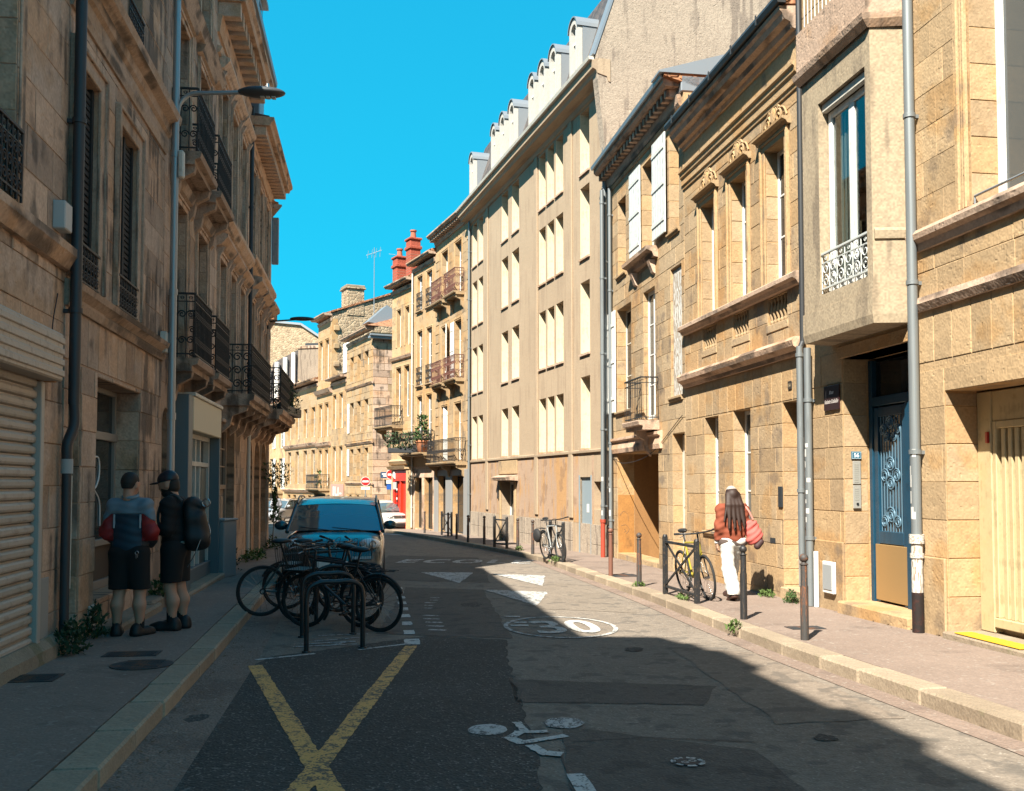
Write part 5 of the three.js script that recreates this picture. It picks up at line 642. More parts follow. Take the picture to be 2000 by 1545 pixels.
{ const t = thing('rubble_gable_house', 'far rubble stone gable with a low roof and brick chimney', 'building', -24.5, 0, 92, -0.1); const s = new THREE.Shape([[0, -1.5], [7.5, -1.5], [7.5, 14.6], [4.6, 16.6], [1.0, 17.0], [0, 16.4]].map((p) => new THREE.Vector2(...p))); const g = new THREE.ExtrudeGeometry(s, { depth: 8, bevelEnabled: false }); g.translate(0, 0, -8); M('gable_wall', g, rubble, t); M('roof_edge', [bar([4.6, 16.7, 0.1], [7.6, 14.7, 0.1], 0.2, 0.3), bar([1.0, 17.1, 0.1], [4.6, 16.7, 0.1], 0.2, 0.3)], zinc, t); M('chimney', box(0.6, 1.7, 16.5, 17.9, -1.5, -0.6, 0.03), tileM, t); M('loft_window', box(5.0, 6.9, 14.0, 14.9, 0, 0.06), darkPipe, t); }

// ---------------------------------------------------------------- shaded side of the street
const LX = (s) => -3.48 - 0.14317 * s, LZ = (s) => 3 + 0.9897 * s;
const onL = (name, label, s0, s1) => { const b = bld(name, label, LX(s0), LZ(s0), LX(s1), LZ(s1)); b.s0 = s0; return b; };
{ // behind the viewpoint: casts the stepped shade on the near road
  const b = onL('roof_terrace_house', 'tall house further back on the shaded side casting shade over the near road', -16, -1.75), W = b.W; const hs = [3, 6.5, 10].flatMap((x) => [[0.2, 2.8], [4, 6.2], [7.2, 9.2]].map(([y0, y1]) => ({ x0: x, x1: x + 1.1, y0, y1 })));
  M('wall', slab(0.003, W - 0.003, -0.5, 11.0, hs, 0.4), sootM[0], b); for (const h of hs) win(b, h.x0, h.x1, h.y0, h.y1, -0.2); cornice(b, W, 11.3, { n: 0.4 }); body(b, W, 11.0, 9, stucco, 0.4, -0.5); M('roof', mould(0, W, [[0.3, 11.3], [-0.2, 12.0], [-4.5, 13.0], [-9, 11.0]]), slate, b); M('dormer', [box(W - 2.6, W - 1.4, 11.3, 12.6, -1.5, -0.1, 0.1)], white, b); M('dormer', [box(W - 5.4, W - 4.2, 11.3, 12.6, -1.5, -0.1, 0.1)], white, b);
}
{ // L1
  const b = onL('roller_shutter_house', 'soot stained house with a ribbed roller shutter and iron window guard', -1.72, 6.6), W = b.W, sh = (l) => shift(b, l);
  const hs = sh([{ x0: 1.6, x1: 5.9, y0: -0.3, y1: 2.62 }, { x0: 3.5, x1: 5.22, y0: 4.0, y1: 7.1 }, { x0: 0, x1: 1.6, y0: 4.0, y1: 7.1 }]);
  const w = M('wall', slab(0.003, W - 0.003, -0.5, 9.1, hs, 0.4), sootMortar, b); ashlar(w, 4.5, W - 0.004, 0.0, 3.7, hs, { h: 0.40, len: 0.75, mats: sootM, proud: 0.012 }); ashlar(w, 4.5, W - 0.004, 3.98, 9.0, hs, { h: 0.40, len: 0.75, mats: sootM }); jamb(w, hs[1].x1, 4, 7.1, 0.3, -1, { h: 0.4, mats: sootM });
  M('string_course', mould(0.004, W - 0.004, [[0, 3.72], [0.06, 3.72], [0.1, 3.78], [0.14, 3.84], [0.14, 3.92], [0.05, 3.97], [0, 3.98]]), sootM[2], b);
  win(b, hs[1].x0, hs[1].x1, 4.02, 7.08, -0.28, { fw: 0.08, rows: 3, frame: mat([0.30, 0.28, 0.25], 0.7) }); win(b, hs[2].x0, hs[2].x1, 4.02, 7.08, -0.28, { fw: 0.08 }); M('window_trim', box(hs[1].x1 + 0.02, hs[1].x1 + 0.14, 4, 7.25, 0, 0.03, 0.01), sootM[0], b);
  const rg = railGeo(1.75, 0.62, { pitch: 0.12, scrolls: 3, wire: 0.012, bar: 0.012 }); rg.translate(hs[1].x0 - 0.05, 4.0, 0.06); M('window_railing', rg, iron, b);
  const rs = M('roller_shutter', [box(hs[0].x1 - 0.07, hs[0].x1 + 0.02, -0.2, 2.55, -0.02, 0.06, 0.008)], mat([0.50, 0.44, 0.38], 0.55), b), slatM = mat([0.60, 0.50, 0.42], 0.6, { bumpMap: hStone, bumpScale: 0.003, map: tGrime }), slatD = mat([0.54, 0.45, 0.37], 0.65, { map: tGrime });
  for (let i = 0; i < 25; i++) { const y = 0.06 + i * 0.101; const g = mould(hs[0].x0, hs[0].x1 - 0.075, [[-0.03, y], [0.012, y + 0.012], [0.02, y + 0.03], [0.02, y + 0.062], [0.008, y + 0.078], [-0.015, y + 0.088], [-0.015, y + 0.099], [-0.03, y + 0.1]]); M('shutter_slat', g, i % 3 ? slatM : slatD, rs); }
  const hb = M('shutter_housing', [box(hs[0].x0 - 0.1, hs[0].x1 + 0.06, 2.56, 3.0, 0, 0.2, 0.015)], slatM, b); for (let i = 0; i < 4; i++) M('housing_rib', box(hs[0].x0 - 0.1, hs[0].x1 + 0.062, 2.60 + i * 0.1, 2.66 + i * 0.1, 0.19, 0.215, 0.008), slatM, hb); M('housing_lamp', box(hs[0].x1 + 0.10, hs[0].x1 + 0.17, 2.56, 2.68, 0.01, 0.12, 0.01), mat([0.55, 0.25, 0.06], 0.4), hb); M('cable', tube([[hs[0].x1 + 0.1, 2.7, 0.1], [hs[0].x1 + 0.25, 3.1, 0.04], [hs[0].x1 + 0.45, 3.45, 0.02]], 0.006, 12, 5), iron, hb);
  M('junction_box', [box(7.92, 8.14, 4.05, 4.32, 0, 0.12, 0.01)], mat([0.55, 0.54, 0.52], 0.6), b); M('notice_board', box(7.72, 7.95, 0.15, 0.75, 0.014, 0.03, 0.004), mat([0.40, 0.37, 0.33], 0.8), b);
  M('footing', mould(hs[0].x0 - 0.1, W - 0.01, [[0, -0.3], [0.14, -0.3], [0.12, 0.12], [0.05, 0.2], [0, 0.2]]), graniteM[3], b);
  const p = downpipe(b, W - 0.02, 2.4, 9, 0.12, 0.055, darkPipe); M('cranked_pipe', tube([[W - 0.02, 2.45, 0.12], [W - 0.03, 2.2, 0.13], [W - 0.10, 2.0, 0.09], [W - 0.10, 1.85, 0.09]], 0.05, 14, 10), darkPipe, p); M('lower_pipe', at(cyl(0.045, 0.045, 1.9, 12), W - 0.10, -0.05, 0.09), darkPipe, p); M('pipe_label', at(cyl(0.058, 0.058, 0.14, 12), W - 0.10, 1.72, 0.09), mat([0.45, 0.44, 0.42], 0.7), p); M('pale_conduit', at(cyl(0.018, 0.018, 1.1, 8), W - 0.01, 0.6, 0.10), offWhite, p);
  cornice(b, W, 9.35, { n: 0.35 }); body(b, W, 9.1, 9, stucco, 0.4, -0.5); pitched(b, W, 9.35, 9, 0.9, tileM, 0.25);
}
{ // L2
  const b = onL('dark_shutter_house', 'blackened stone house with tall dark louvred shutters and a painted shop window', 6.605, 11.13), W = b.W, sh = (l) => shift(b, l);
  const up = sh([{ x0: 6.85, x1: 7.66, y0: 3.7, y1: 5.95 }, { x0: 8.58, x1: 9.45, y0: 3.7, y1: 5.92 }]), at2 = sh([{ x0: 7.2, x1: 7.95, y0: 7.25, y1: 8.7 }, { x0: 8.85, x1: 9.6, y0: 7.25, y1: 8.7 }]), gr = sh([{ x0: 6.76, x1: 7.22, y0: -0.2, y1: 2.82 }, { x0: 7.8, x1: 9.82, y0: 0.34, y1: 2.8 }]);
  const w = M('wall', slab(0.003, W - 0.003, -0.5, 9.1, [...up, ...at2, ...gr], 0.45), sootMortar, b); const sk = [...up.map((h) => ({ x0: h.x0 - 0.22, x1: h.x1 + 0.22, y0: 3.4, y1: 6.15 })), ...at2, ...gr];
  ashlar(w, 0.004, W - 0.004, -0.1, 2.85, sk, { h: 0.38, len: 0.7, mats: sootM, proud: 0.012 }); ashlar(w, 0.004, W - 0.004, 3.66, 6.4, sk, { h: 0.38, len: 0.7, mats: sootM }); ashlar(w, 0.004, W - 0.004, 7.0, 9.0, sk, { h: 0.38, len: 0.7, mats: sootM });
  for (let i = 0; i < 11; i++) M('lintel_stone', blockGeo(0.01 + i * 0.41, 0.40 + i * 0.41, 2.87, 3.38, 0.010, 0.004, 0.004), sootM[(i * 3) % 5], w);
  for (const h of gr) jamb(w, h.x1, Math.max(0, h.y0), h.y1, 0.35, -1, { h: 0.38, from: -0.1, mats: sootM });
  const lou = mat([0.018, 0.016, 0.015], 0.8);
  for (const h of up) { surround(b, h, sootM[1], 0.2, 0.07); const s = M('louvred_shutter', [box(h.x0, h.x0 + 0.06, h.y0, h.y1, -0.10, -0.04, 0.005), box(h.x1 - 0.06, h.x1, h.y0, h.y1, -0.10, -0.04, 0.005), box((h.x0 + h.x1) / 2 - 0.04, (h.x0 + h.x1) / 2 + 0.04, h.y0, h.y1, -0.10, -0.04, 0.005), box(h.x0, h.x1, h.y0, h.y1, -0.15, -0.11)], lou, b); for (let i = 0; i < 30; i++) M('louvre_slat', bar([h.x0 + 0.06, h.y0 + 0.05 + i * 0.073, -0.07], [h.x1 - 0.06, h.y0 + 0.05 + i * 0.073, -0.07], 0.05, 0.012), lou, s);
    const q = railGeo(h.x1 - h.x0 + 0.1, 0.46, { pitch: 0.12, scrolls: 2, wire: 0.011, bar: 0.010 }); q.translate(h.x0 - 0.05, 3.66, 0.03); M('window_railing', q, iron, b); }
  for (const h of at2) { win(b, h.x0, h.x1, h.y0, h.y1, -0.2, { frame: darkWood }); const q = railGeo(h.x1 - h.x0, 0.4, { pitch: 0.1, scrolls: 1 }); q.translate(h.x0, 7.24, 0.03); M('window_railing', q, iron, b); }
  M('sill_band', mould(0.004, W - 0.004, [[0, 3.39], [0.04, 3.39], [0.07, 3.46], [0.06, 3.5], [0.14, 3.56], [0.16, 3.62], [0.10, 3.65], [0, 3.655]]), sootM[1], b);
  M('string_course', mould(0.004, W - 0.004, [[0, 6.42], [0.03, 6.42], [0.05, 6.5], [0.05, 6.66], [0.09, 6.7], [0.11, 6.8], [0.22, 6.86], [0.24, 6.96], [0, 7.0]]), sootM[1], b);
  M('blocked_panel', box(gr[0].x0, gr[0].x1, -0.2, 2.82, -0.45, -0.12), mat([0.62, 0.6, 0.58], 0.95, { map: tGable }), b);
  const h = gr[1], fw = mat([0.30, 0.26, 0.22], 0.6), sw = M('shop_window', [box(h.x0, h.x0 + 0.07, h.y0, h.y1, -0.36, -0.28, 0.006), box(h.x1 - 0.07, h.x1, h.y0, h.y1, -0.36, -0.28, 0.006), box(h.x0, h.x1, h.y1 - 0.06, h.y1, -0.36, -0.282, 0.006), box(h.x0, h.x1, 2.16, 2.26, -0.36, -0.262, 0.006), box(h.x0, h.x1, h.y0, h.y0 + 0.1, -0.36, -0.27, 0.006), box(h.x0, h.x1, 0.86, 0.94, -0.36, -0.262, 0.006)], fw, b);
  M('pane', box(h.x0 + 0.07, h.x1 - 0.07, 0.94, 2.16, -0.33, -0.32), glass, sw); M('pane', box(h.x0 + 0.07, h.x1 - 0.07, 2.26, h.y1 - 0.06, -0.33, -0.32), glass, sw); M('lower_panel', box(h.x0 + 0.07, h.x1 - 0.07, h.y0 + 0.1, 0.86, -0.33, -0.31), darkWood, sw); M('door_post', box(h.x0 + 0.16, h.x0 + 0.28, 0.94, h.y1 - 0.06, -0.315, -0.27, 0.006), offWhite, sw);
  const pk = mat([0.52, 0.33, 0.28], 0.6), z = -0.312, st = (pts, m) => M('painted_stroke', pts.length > 2 ? tube(pts.map(([x, y]) => [h.x0 + x, y, z]), 0.012, 24, 5) : bar([h.x0 + pts[0][0], pts[0][1], z], [h.x0 + pts[1][0], pts[1][1], z], 0.03, 0.008), m, sw);
  st([[0.30, 1.18], [0.62, 1.18]], pk); st([[0.62, 1.18], [0.95, 1.88]], pk); st([[0.30, 1.18], [0.52, 1.7]], pk); st([[0.52, 1.7], [0.52, 1.95]], pk); st([[0.60, 1.78], [1.15, 1.78]], pk);
  st([[1.12, 1.95], [1.12, 1.1]], white); st([[1.12, 1.95], [1.32, 1.93], [1.36, 1.75], [1.25, 1.6], [1.13, 1.55]], white); st([[1.15, 1.55], [1.38, 1.4], [1.42, 1.1]], white); st([[0.22, 1.5], [0.32, 1.58], [0.42, 1.42]], white); st([[0.2, 1.05], [0.3, 1.02], [0.38, 0.98]], white);
  M('window_sticker', [box(h.x0 + 0.3, h.x0 + 0.46, 0.96, 1.12, z, z + 0.003)], mat([0.35, 0.40, 0.30], 0.6), sw);
  const vt = M('vent_grille', box(1.0, 1.2, 0.02, 0.3, 0, 0.03, 0.004), offWhite, b); for (let i = 0; i < 5; i++) M('vent_slot', box(1.02, 1.18, 0.05 + i * 0.05, 0.075 + i * 0.05, 0.028, 0.033), darkPipe, vt);
  M('doorstep', [box(1.15, 3.4, -0.4, 0.06, -0.02, 0.30, 0.03)], graniteM[1], b); M('boot_scraper', box(3.1, 4.0, -0.4, 0.1, 0.0, 0.24, 0.03), graniteM[3], b);
  cornice(b, W, 9.35, { n: 0.35 }); body(b, W, 9.1, 9, stucco, 0.45, -0.5); pitched(b, W, 9.35, 9, 0.9, tileM, 0.25);
}
{ // L3
  const b = onL('teal_shop_house', 'tall grimy house with four iron balconies over a teal shop front', 11.132, 15.7), W = b.W, hs = [];
  for (const [y0, y1] of [[3.58, 6.0], [6.72, 8.9], [9.6, 11.1]]) for (const x of [0.62, 2.62]) hs.push({ x0: x, x1: x + 1.05, y0, y1 }); const g = [{ x0: 0.10, x1: 0.62, y0: -0.3, y1: 2.75, arch: 0.26 }, { x0: 0.86, x1: 4.05, y0: -0.3, y1: 3.0 }];
  const w = M('wall', slab(0.003, W - 0.003, -0.6, 12.0, [...hs, ...g], 0.45), sootMortar, b); ashlar(w, 0.004, W - 0.004, 3.1, 11.4, hs, { h: 0.38, len: 0.8, mats: [sootM[1], sootM[3], sootM[3], sootM[0]], most: 200 });
  const gz = mat([0.035, 0.036, 0.038], 0.15); for (const h of hs) { surround(b, h, sootM[2], 0.12, 0.06); win(b, h.x0, h.x1, h.y0, h.y1, -0.14, { frame: mat([0.10, 0.09, 0.08], 0.7), rows: 4, fw: 0.08, glass: gz }); jamb(w, h.x1, h.y0, h.y1, 0.12, -1, { h: 0.38, mats: sootM }); M('hood_mould', mould(h.x0 - 0.2, h.x1 + 0.2, [[0, h.y1 + 0.13], [0.1, h.y1 + 0.16], [0.16, h.y1 + 0.28], [0, h.y1 + 0.3]]), sootM[1], b); }
  for (const y of [3.5, 6.62]) for (const x of [0.36, 2.36]) balcony(b, x, x + 1.58, y, 0.42, 0.98, { pitch: 0.12, scrolls: 2, wire: 0.010, bar: 0.010, stone: sootM[3], slab: 0.2 });
  M('string_course', mould(0.004, W - 0.004, [[0, 9.2], [0.12, 9.25], [0.2, 9.4], [0, 9.45]]), sootM[1], b);
  const teal = mat([0.13, 0.17, 0.185], 0.55), dteal = mat([0.03, 0.085, 0.095], 0.5), x0 = 0.86, x1 = 4.05; const sf = M('shop_front', [box(x0, x0 + 0.34, -0.3, 3.0, -0.2, 0.24, 0.01), box(x1 - 0.09, x1, -0.3, 2.46, -0.2, 0.24, 0.01), box(x0 + 0.34, x1 - 0.09, -0.3, 0.22, -0.2, 0.10, 0.01)], teal, b);
  M('fascia', box(x0 + 0.35, x1, 2.46, 3.0, -0.2, 0.25, 0.015), mat([0.66, 0.58, 0.42], 0.6), sf); M('fascia_rail', box(x0 + 0.34, x1 + 0.02, 3.0, 3.06, -0.2, 0.28, 0.01), offWhite, sf);
  const dw = M('shop_glazing', [box(x0 + 0.36, x0 + 0.44, 0.22, 2.46, -0.1, 0.06, 0.006), box(x0 + 0.44, x1 - 0.1, 1.92, 2.0, -0.1, 0.05, 0.006), box(x0 + 0.44, x1 - 0.1, 2.38, 2.46, -0.1, 0.05, 0.006), ...[0.85, 1.3, 1.75, 2.2].map((q) => box(x0 + q, x0 + q + 0.06, 0.22, 2.38, -0.1, 0.045, 0.006)), box(x1 - 0.16, x1 - 0.1, 0.22, 2.46, -0.1, 0.06, 0.006)], offWhite, sf); for (const [a, c] of [[0.44, 0.85], [0.91, 1.3], [1.36, 1.75], [1.81, 2.2], [2.26, 3.02]]) for (const [d, e] of [[0.24, 1.92], [2.0, 2.38]]) M('pane', box(x0 + a, x0 + c, d, e, -0.05, -0.04), e < 2 && a < 1 ? dteal : glass, dw); M('teal_door', box(x0 + 2.3, x0 + 2.8, 0.0, 1.9, 0.0, 0.05, 0.01), dteal, sf);
  M('arched_door', box(0.10, 0.62, -0.3, 2.75, -0.3, -0.25), darkWood, b); M('step', box(0.0, 4.2, -0.5, -0.02, 0, 0.34, 0.03), graniteM[1], b);
  cornice(b, W, 12.2, { n: 0.4, step: 0.3, m: sootM[1] }); body(b, W, 12.0, 9, stucco, 0.45, -0.6); M('roof', mould(0, W, [[0.2, 12.2], [-0.8, 12.9], [-5, 13.6], [-9, 12.2]]), slate, b);
}
{ // L4
  const b = onL('cornice_house', 'ornate shaded house with a deep modillion cornice and a long scrolled balcony', 15.702, 20.56), W = b.W, hs = [];
  for (const [y0, y1] of [[3.55, 6.1], [7.3, 9.6]]) for (const x of [0.45, 1.95, 3.45]) hs.push({ x0: x, x1: x + 0.95, y0, y1 }); const g = [{ x0: 0.95, x1: 3.1, y0: -0.3, y1: 2.85 }];
  const w = M('wall', slab(0.003, W - 0.003, -0.7, 11.1, [...hs, ...g], 0.45), sootMortar, b); ashlar(w, 0.004, W - 0.004, -0.3, 10.3, [...hs, ...g], { h: 0.38, len: 0.8, mats: [sootM[2], sootM[0], sootM[4], sootM[1]], most: 180 });
  for (const h of hs) { surround(b, h, sootM[2], 0.14, 0.07); win(b, h.x0, h.x1, h.y0, h.y1, -0.18, { frame: offWhite, rows: 3 }); jamb(w, h.x1, h.y0, h.y1, 0.16, -1, { h: 0.38, mats: sootM }); M('hood_mould', mould(h.x0 - 0.22, h.x1 + 0.22, [[0, h.y1 + 0.16], [0.1, h.y1 + 0.2], [0.22, h.y1 + 0.34], [0.22, h.y1 + 0.4], [0, h.y1 + 0.46]]), sootM[2], b); for (const x of [h.x0 - 0.15, h.x1 + 0.05]) M('console', [mould(x, x + 0.1, [[0, h.y1 - 0.35], [0.06, h.y1 - 0.3], [0.05, h.y1 - 0.05], [0.16, h.y1 + 0.16], [0, h.y1 + 0.16]])], sootM[0], b); }
  M('string_course', mould(0.004, W - 0.004, [[0, 6.75], [0.1, 6.8], [0.2, 6.95], [0.2, 7.05], [0, 7.1]]), sootM[2], b); balcony(b, 1.1, 4.82, 3.45, 0.62, 1.02, { pitch: 0.2, scrolls: 3, wire: 0.014, bar: 0.011, stone: sootM[1], slab: 0.24, brackets: 4 });
  const dr = M('carriage_door', [box(0.95, 3.1, -0.3, 1.5, -0.3, -0.22), box(0.95, 1.05, -0.3, 2.85, -0.26, -0.16, 0.01), box(3.0, 3.1, -0.3, 2.85, -0.26, -0.16, 0.01), box(1.05, 3.0, 1.5, 1.6, -0.26, -0.16, 0.01), box(1.05, 3.0, 2.75, 2.85, -0.26, -0.16, 0.01), box(1.99, 2.06, -0.3, 1.5, -0.22, -0.17, 0.006), ...[1.53, 2.02, 2.5].map((x) => box(x, x + 0.03, 1.6, 2.75, -0.24, -0.19)), ...[1.98, 2.36].map((y) => box(1.05, 3.0, y, y + 0.03, -0.24, -0.19))], mat([0.40, 0.29, 0.21], 0.7), b); for (const x of [1.12, 1.56, 2.12, 2.56]) M('door_panel', box(x, x + 0.36, -0.1, 1.35, -0.22, -0.20, 0.01), mat([0.44, 0.32, 0.23], 0.7), dr); M('pane', box(1.05, 3.0, 1.6, 2.75, -0.23, -0.22), glass, dr);
  M('carved_overdoor', [scroll(1.6, 3.05, 0.12, 1, 0.03, 1.4, 0.04), scroll(2.4, 3.05, 0.12, -1, 0.03, 1.4, 0.04), box(0.8, 3.25, 2.86, 2.93, 0, 0.1, 0.01)], sootM[2], b);
  cornice(b, W, 11.3, { n: 0.62, h: 0.9, step: 0.42, m: sootM[4], dm: sootM[0] }); M('frieze_band', mould(0.004, W - 0.004, [[0, 10.0], [0.06, 10.02], [0.1, 10.12], [0, 10.15]]), sootM[4], b);
  body(b, W, 11.1, 9, stucco, 0.45, -0.7); M('mansard_roof', mould(0, W, [[0.45, 11.32], [-0.3, 13.1], [-1.2, 13.6], [-6, 14], [-9, 11.3]]), slate, b); M('roof_edge', mould(-0.02, W + 0.05, [[0.46, 11.33], [0.66, 11.34], [0.68, 11.44], [0.5, 11.46]]), zinc, b); for (const x of [1.2, 3.4]) { const d = M('dormer', [box(x, x + 0.9, 11.4, 13.0, -0.6, 0.38, 0.03), mould(x - 0.1, x + 1.0, [[0.5, 13.0], [0.5, 13.1], [-0.6, 13.3], [-0.6, 13.0]])], zinc, b); M('pane', box(x + 0.15, x + 0.75, 11.6, 12.8, 0.38, 0.39), glass, d); }
  downpipe(b, W - 0.02, 3.6, 10.8, 0.1, 0.05, darkPipe); M('low_pipe', at(cyl(0.045, 0.045, 3.4, 10), W - 0.02, -0.4, 0.1), offWhite, b);
}
{ // L5
  const b = onL('arcaded_house', 'shaded house with ground floor arches and pedimented windows at the bend', 20.565, 25.7), W = b.W, hs = [];
  for (const [y0, y1] of [[3.75, 6.2], [7.5, 9.55]]) for (const x of [0.55, 2.15, 3.8]) hs.push({ x0: x, x1: x + 0.9, y0, y1 }); const g = [0.35, 2.0, 3.6].map((x) => ({ x0: x, x1: x + 1.2, y0: -0.4, y1: 2.75, arch: 0.6 }));
  const w = M('wall', slab(0.003, W - 0.003, -0.8, 10.1, [...hs, ...g], 0.45), sootM[4], b); ashlar(w, 0.004, W - 0.004, 3.0, 9.6, hs, { h: 0.38, len: 0.85, mats: [sootM[2], sootM[4], sootM[0]], most: 140 });
  for (const h of hs) { surround(b, h, sootM[2], 0.12, 0.07); win(b, h.x0, h.x1, h.y0, h.y1, -0.28, { frame: offWhite, rows: 3 }); if (h.y0 < 5) { M('hood_mould', mould(h.x0 - 0.25, h.x1 + 0.25, [[0, h.y1 + 0.2], [0.12, h.y1 + 0.25], [0.34, h.y1 + 0.4], [0.34, h.y1 + 0.5], [0, h.y1 + 0.55]]), sootM[2], b); for (const x of [h.x0 - 0.2, h.x1 + 0.06]) M('console', [mould(x, x + 0.14, [[0, h.y1 - 0.45], [0.1, h.y1 - 0.38], [0.08, h.y1 - 0.1], [0.26, h.y1 + 0.2], [0, h.y1 + 0.2]])], sootM[0], b); } }
  for (const h of g) M('arched_door', [box(h.x0, h.x1, h.y0, h.y1, -0.35, -0.28)], brownDoor, b);
  M('string_course', mould(0.004, W - 0.004, [[0, 6.9], [0.1, 6.95], [0.22, 7.1], [0.22, 7.2], [0, 7.25]]), sootM[2], b); M('bracketed_ledge', mould(0.004, W, [[0, 3.0], [0.1, 3.0], [0.16, 3.12], [0.3, 3.2], [0, 3.25]]), sootM[4], b); for (let i = 0; i < 12; i++) M('ledge_bracket', mould(0.1 + i * 0.42, 0.28 + i * 0.42, [[0, 2.8], [0.06, 2.8], [0.2, 3.0], [0, 3.0]]), sootM[2], b);
  balcony(b, 0.9, 4.9, 3.5, 0.78, 1.05, { pitch: 0.2, scrolls: 3, wire: 0.014, bar: 0.011, stone: sootM[4], slab: 0.26, brackets: 4 });
  cornice(b, W, 10.55, { n: 0.62, h: 0.7, step: 0.28, m: sootM[4], dm: sootM[2], x0: -0.1, x1: W + 0.4 }); body(b, W, 10.1, 9, stucco, 0.45, -0.8); pitched(b, W, 10.55, 9, 0.8, slate, 0.5); M('roof_dormer', [box(0.6, 1.5, 10.6, 12.2, -1.2, 0.2, 0.03), box(0.5, 1.6, 12.2, 12.35, -1.3, 0.3, 0.03)], zinc, b); M('side_sign', [box(W + 0.02, W + 0.12, 8.1, 9.5, 0.06, 0.26, 0.02)], doorGrey, b); M('corner_quoin', box(W - 0.3, W + 0.02, -0.7, 10, -0.45, 0.06, 0.02), sootM[0], b);
}
{ const b = bld('bend_house', 'house beyond the bend on the shaded side, hidden behind the arcaded house', -7.2, 28.4, -17.5, 50), W = b.W; const hs = [3, 8, 13, 18].flatMap((x) => [[0, 2.2], [3.4, 5.6], [6.8, 8.8]].map(([y0, y1]) => ({ x0: x, x1: x + 1.1, y0, y1 }))); M('wall', slab(0.003, W, -1.4, 9.6, hs, 0.4), sootM[0], b); for (const h of hs) win(b, h.x0, h.x1, h.y0, h.y1, -0.2); cornice(b, W, 9.9, { n: 0.4 }); body(b, W, 9.6, 9, stucco, 0.4, -1.4); pitched(b, W, 9.9, 9, 1.2); M('chimney', box(8.5, 9.9, 9.9, 12.4, -2.4, -1.6, 0.03), rubble, b); M('chimney', box(15, 16.2, 9.9, 12.2, -2.4, -1.6, 0.03), rubble, b); }

// ---------------------------------------------------------------- street furniture
const walkY = (Z) => gy(Z) + KERB;
const blackPaint = mat([1, 1, 1], 0.5, { map: tIron, metalness: 0.2 });
{ // bollards
  const post = lathe([[0.0, -0.1], [0.043, -0.1], [0.043, 0], [0.042, 0.55], [0.036, 0.57], [0.035, 0.78], [0.028, 0.80], [0.024, 0.82]], 18), ball = new THREE.SphereGeometry(0.047, 18, 14); ball.translate(0, 0.855, 0); const collar = at(new THREE.TorusGeometry(0.037, 0.008, 6, 18), 0, 0.79, 0, Math.PI / 2);
  const make = (label, X, Z, m, group) => { const t = thing('bollard', label, 'bollard', X, walkY(Z), Z, 0, group); M('post', post, m, t); M('ball', ball, m, t); M('collar', collar, m, t); return t; };
  const worn = mat([1.4, 1.2, 1.05], 0.65, { map: tRust, metalness: 0.15 });
  make('dark bollard with a rusty foot at the dropped kerb by the meter box', 3.07, 10.28, worn); make('black ball topped bollard just beside the walking woman', 2.84, 12.0, blackPaint);
  make('dark bollard with weeds at its foot by the passage doorway', 2.12, 16.3, worn); make('reddish brown bollard standing in an iron plate by the red pipe', 1.87, 18.51, mat([0.20, 0.085, 0.055], 0.6));
  const far = make('slim dark bollard next after the pale silver bicycle', 0.54, 25.43, worn, 'bollards before the beige block');
  for (const [x, z, l] of [[0.16, 27.39, 'slim dark bollard with weeds beside it before the beige block'], [-0.87, 30.62, 'slim dark bollard just beyond the barrier at the beige block entrance'], [-1.44, 31.99], [-1.97, 34.72], [-2.42, 36.97], [-3.6, 40.2, 'slim dark bollard in front of the narrow house shop window']]) copyOf(far, l ?? 'slim dark bollard between the entrance barrier and the far barrier', x, walkY(z), z);
}
function barrier(label, x0, z0, x1, z1, h) {
  const L = Math.hypot(x1 - x0, z1 - z0), t = thing('cross_barrier', label, 'barrier', x0, walkY((z0 + z1) / 2), z0, Math.atan2(z1 - z0, x1 - x0));
  for (const x of [0, L]) { M('post', [box(x - 0.035, x + 0.035, -0.1, h, -0.035, 0.035, 0.008), at(cyl(0.04, 0.03, 0.03, 12), x, h, 0)], blackPaint, t); }
  M('rail', box(0.035, L - 0.035, h - 0.10, h - 0.06, -0.018, 0.018, 0.005), blackPaint, t); M('rail', box(0.035, L - 0.035, 0.10, 0.14, -0.018, 0.018, 0.005), blackPaint, t);
  M('brace', bar([0.035, 0.14, 0.012], [L - 0.035, h - 0.10, 0.012], 0.03, 0.02), blackPaint, t); M('brace', bar([0.035, h - 0.10, -0.012], [L - 0.035, 0.14, -0.012], 0.03, 0.02), blackPaint, t); return t;
}
barrier('black cross braced barrier with the yellow bicycle leaning behind it', 2.36, 15.05, 2.60, 13.75, 0.88);
barrier('black cross braced barrier near the beige block entrance', -0.52, 29.06, -0.15, 28.2, 0.9);
barrier('black barrier beside the pale framed bicycle', 0.92, 23.4, 1.17, 22.3, 0.9);
barrier('far cross braced barrier in front of the grey shop front', -2.75, 38.2, -2.3, 37.1, 0.9);
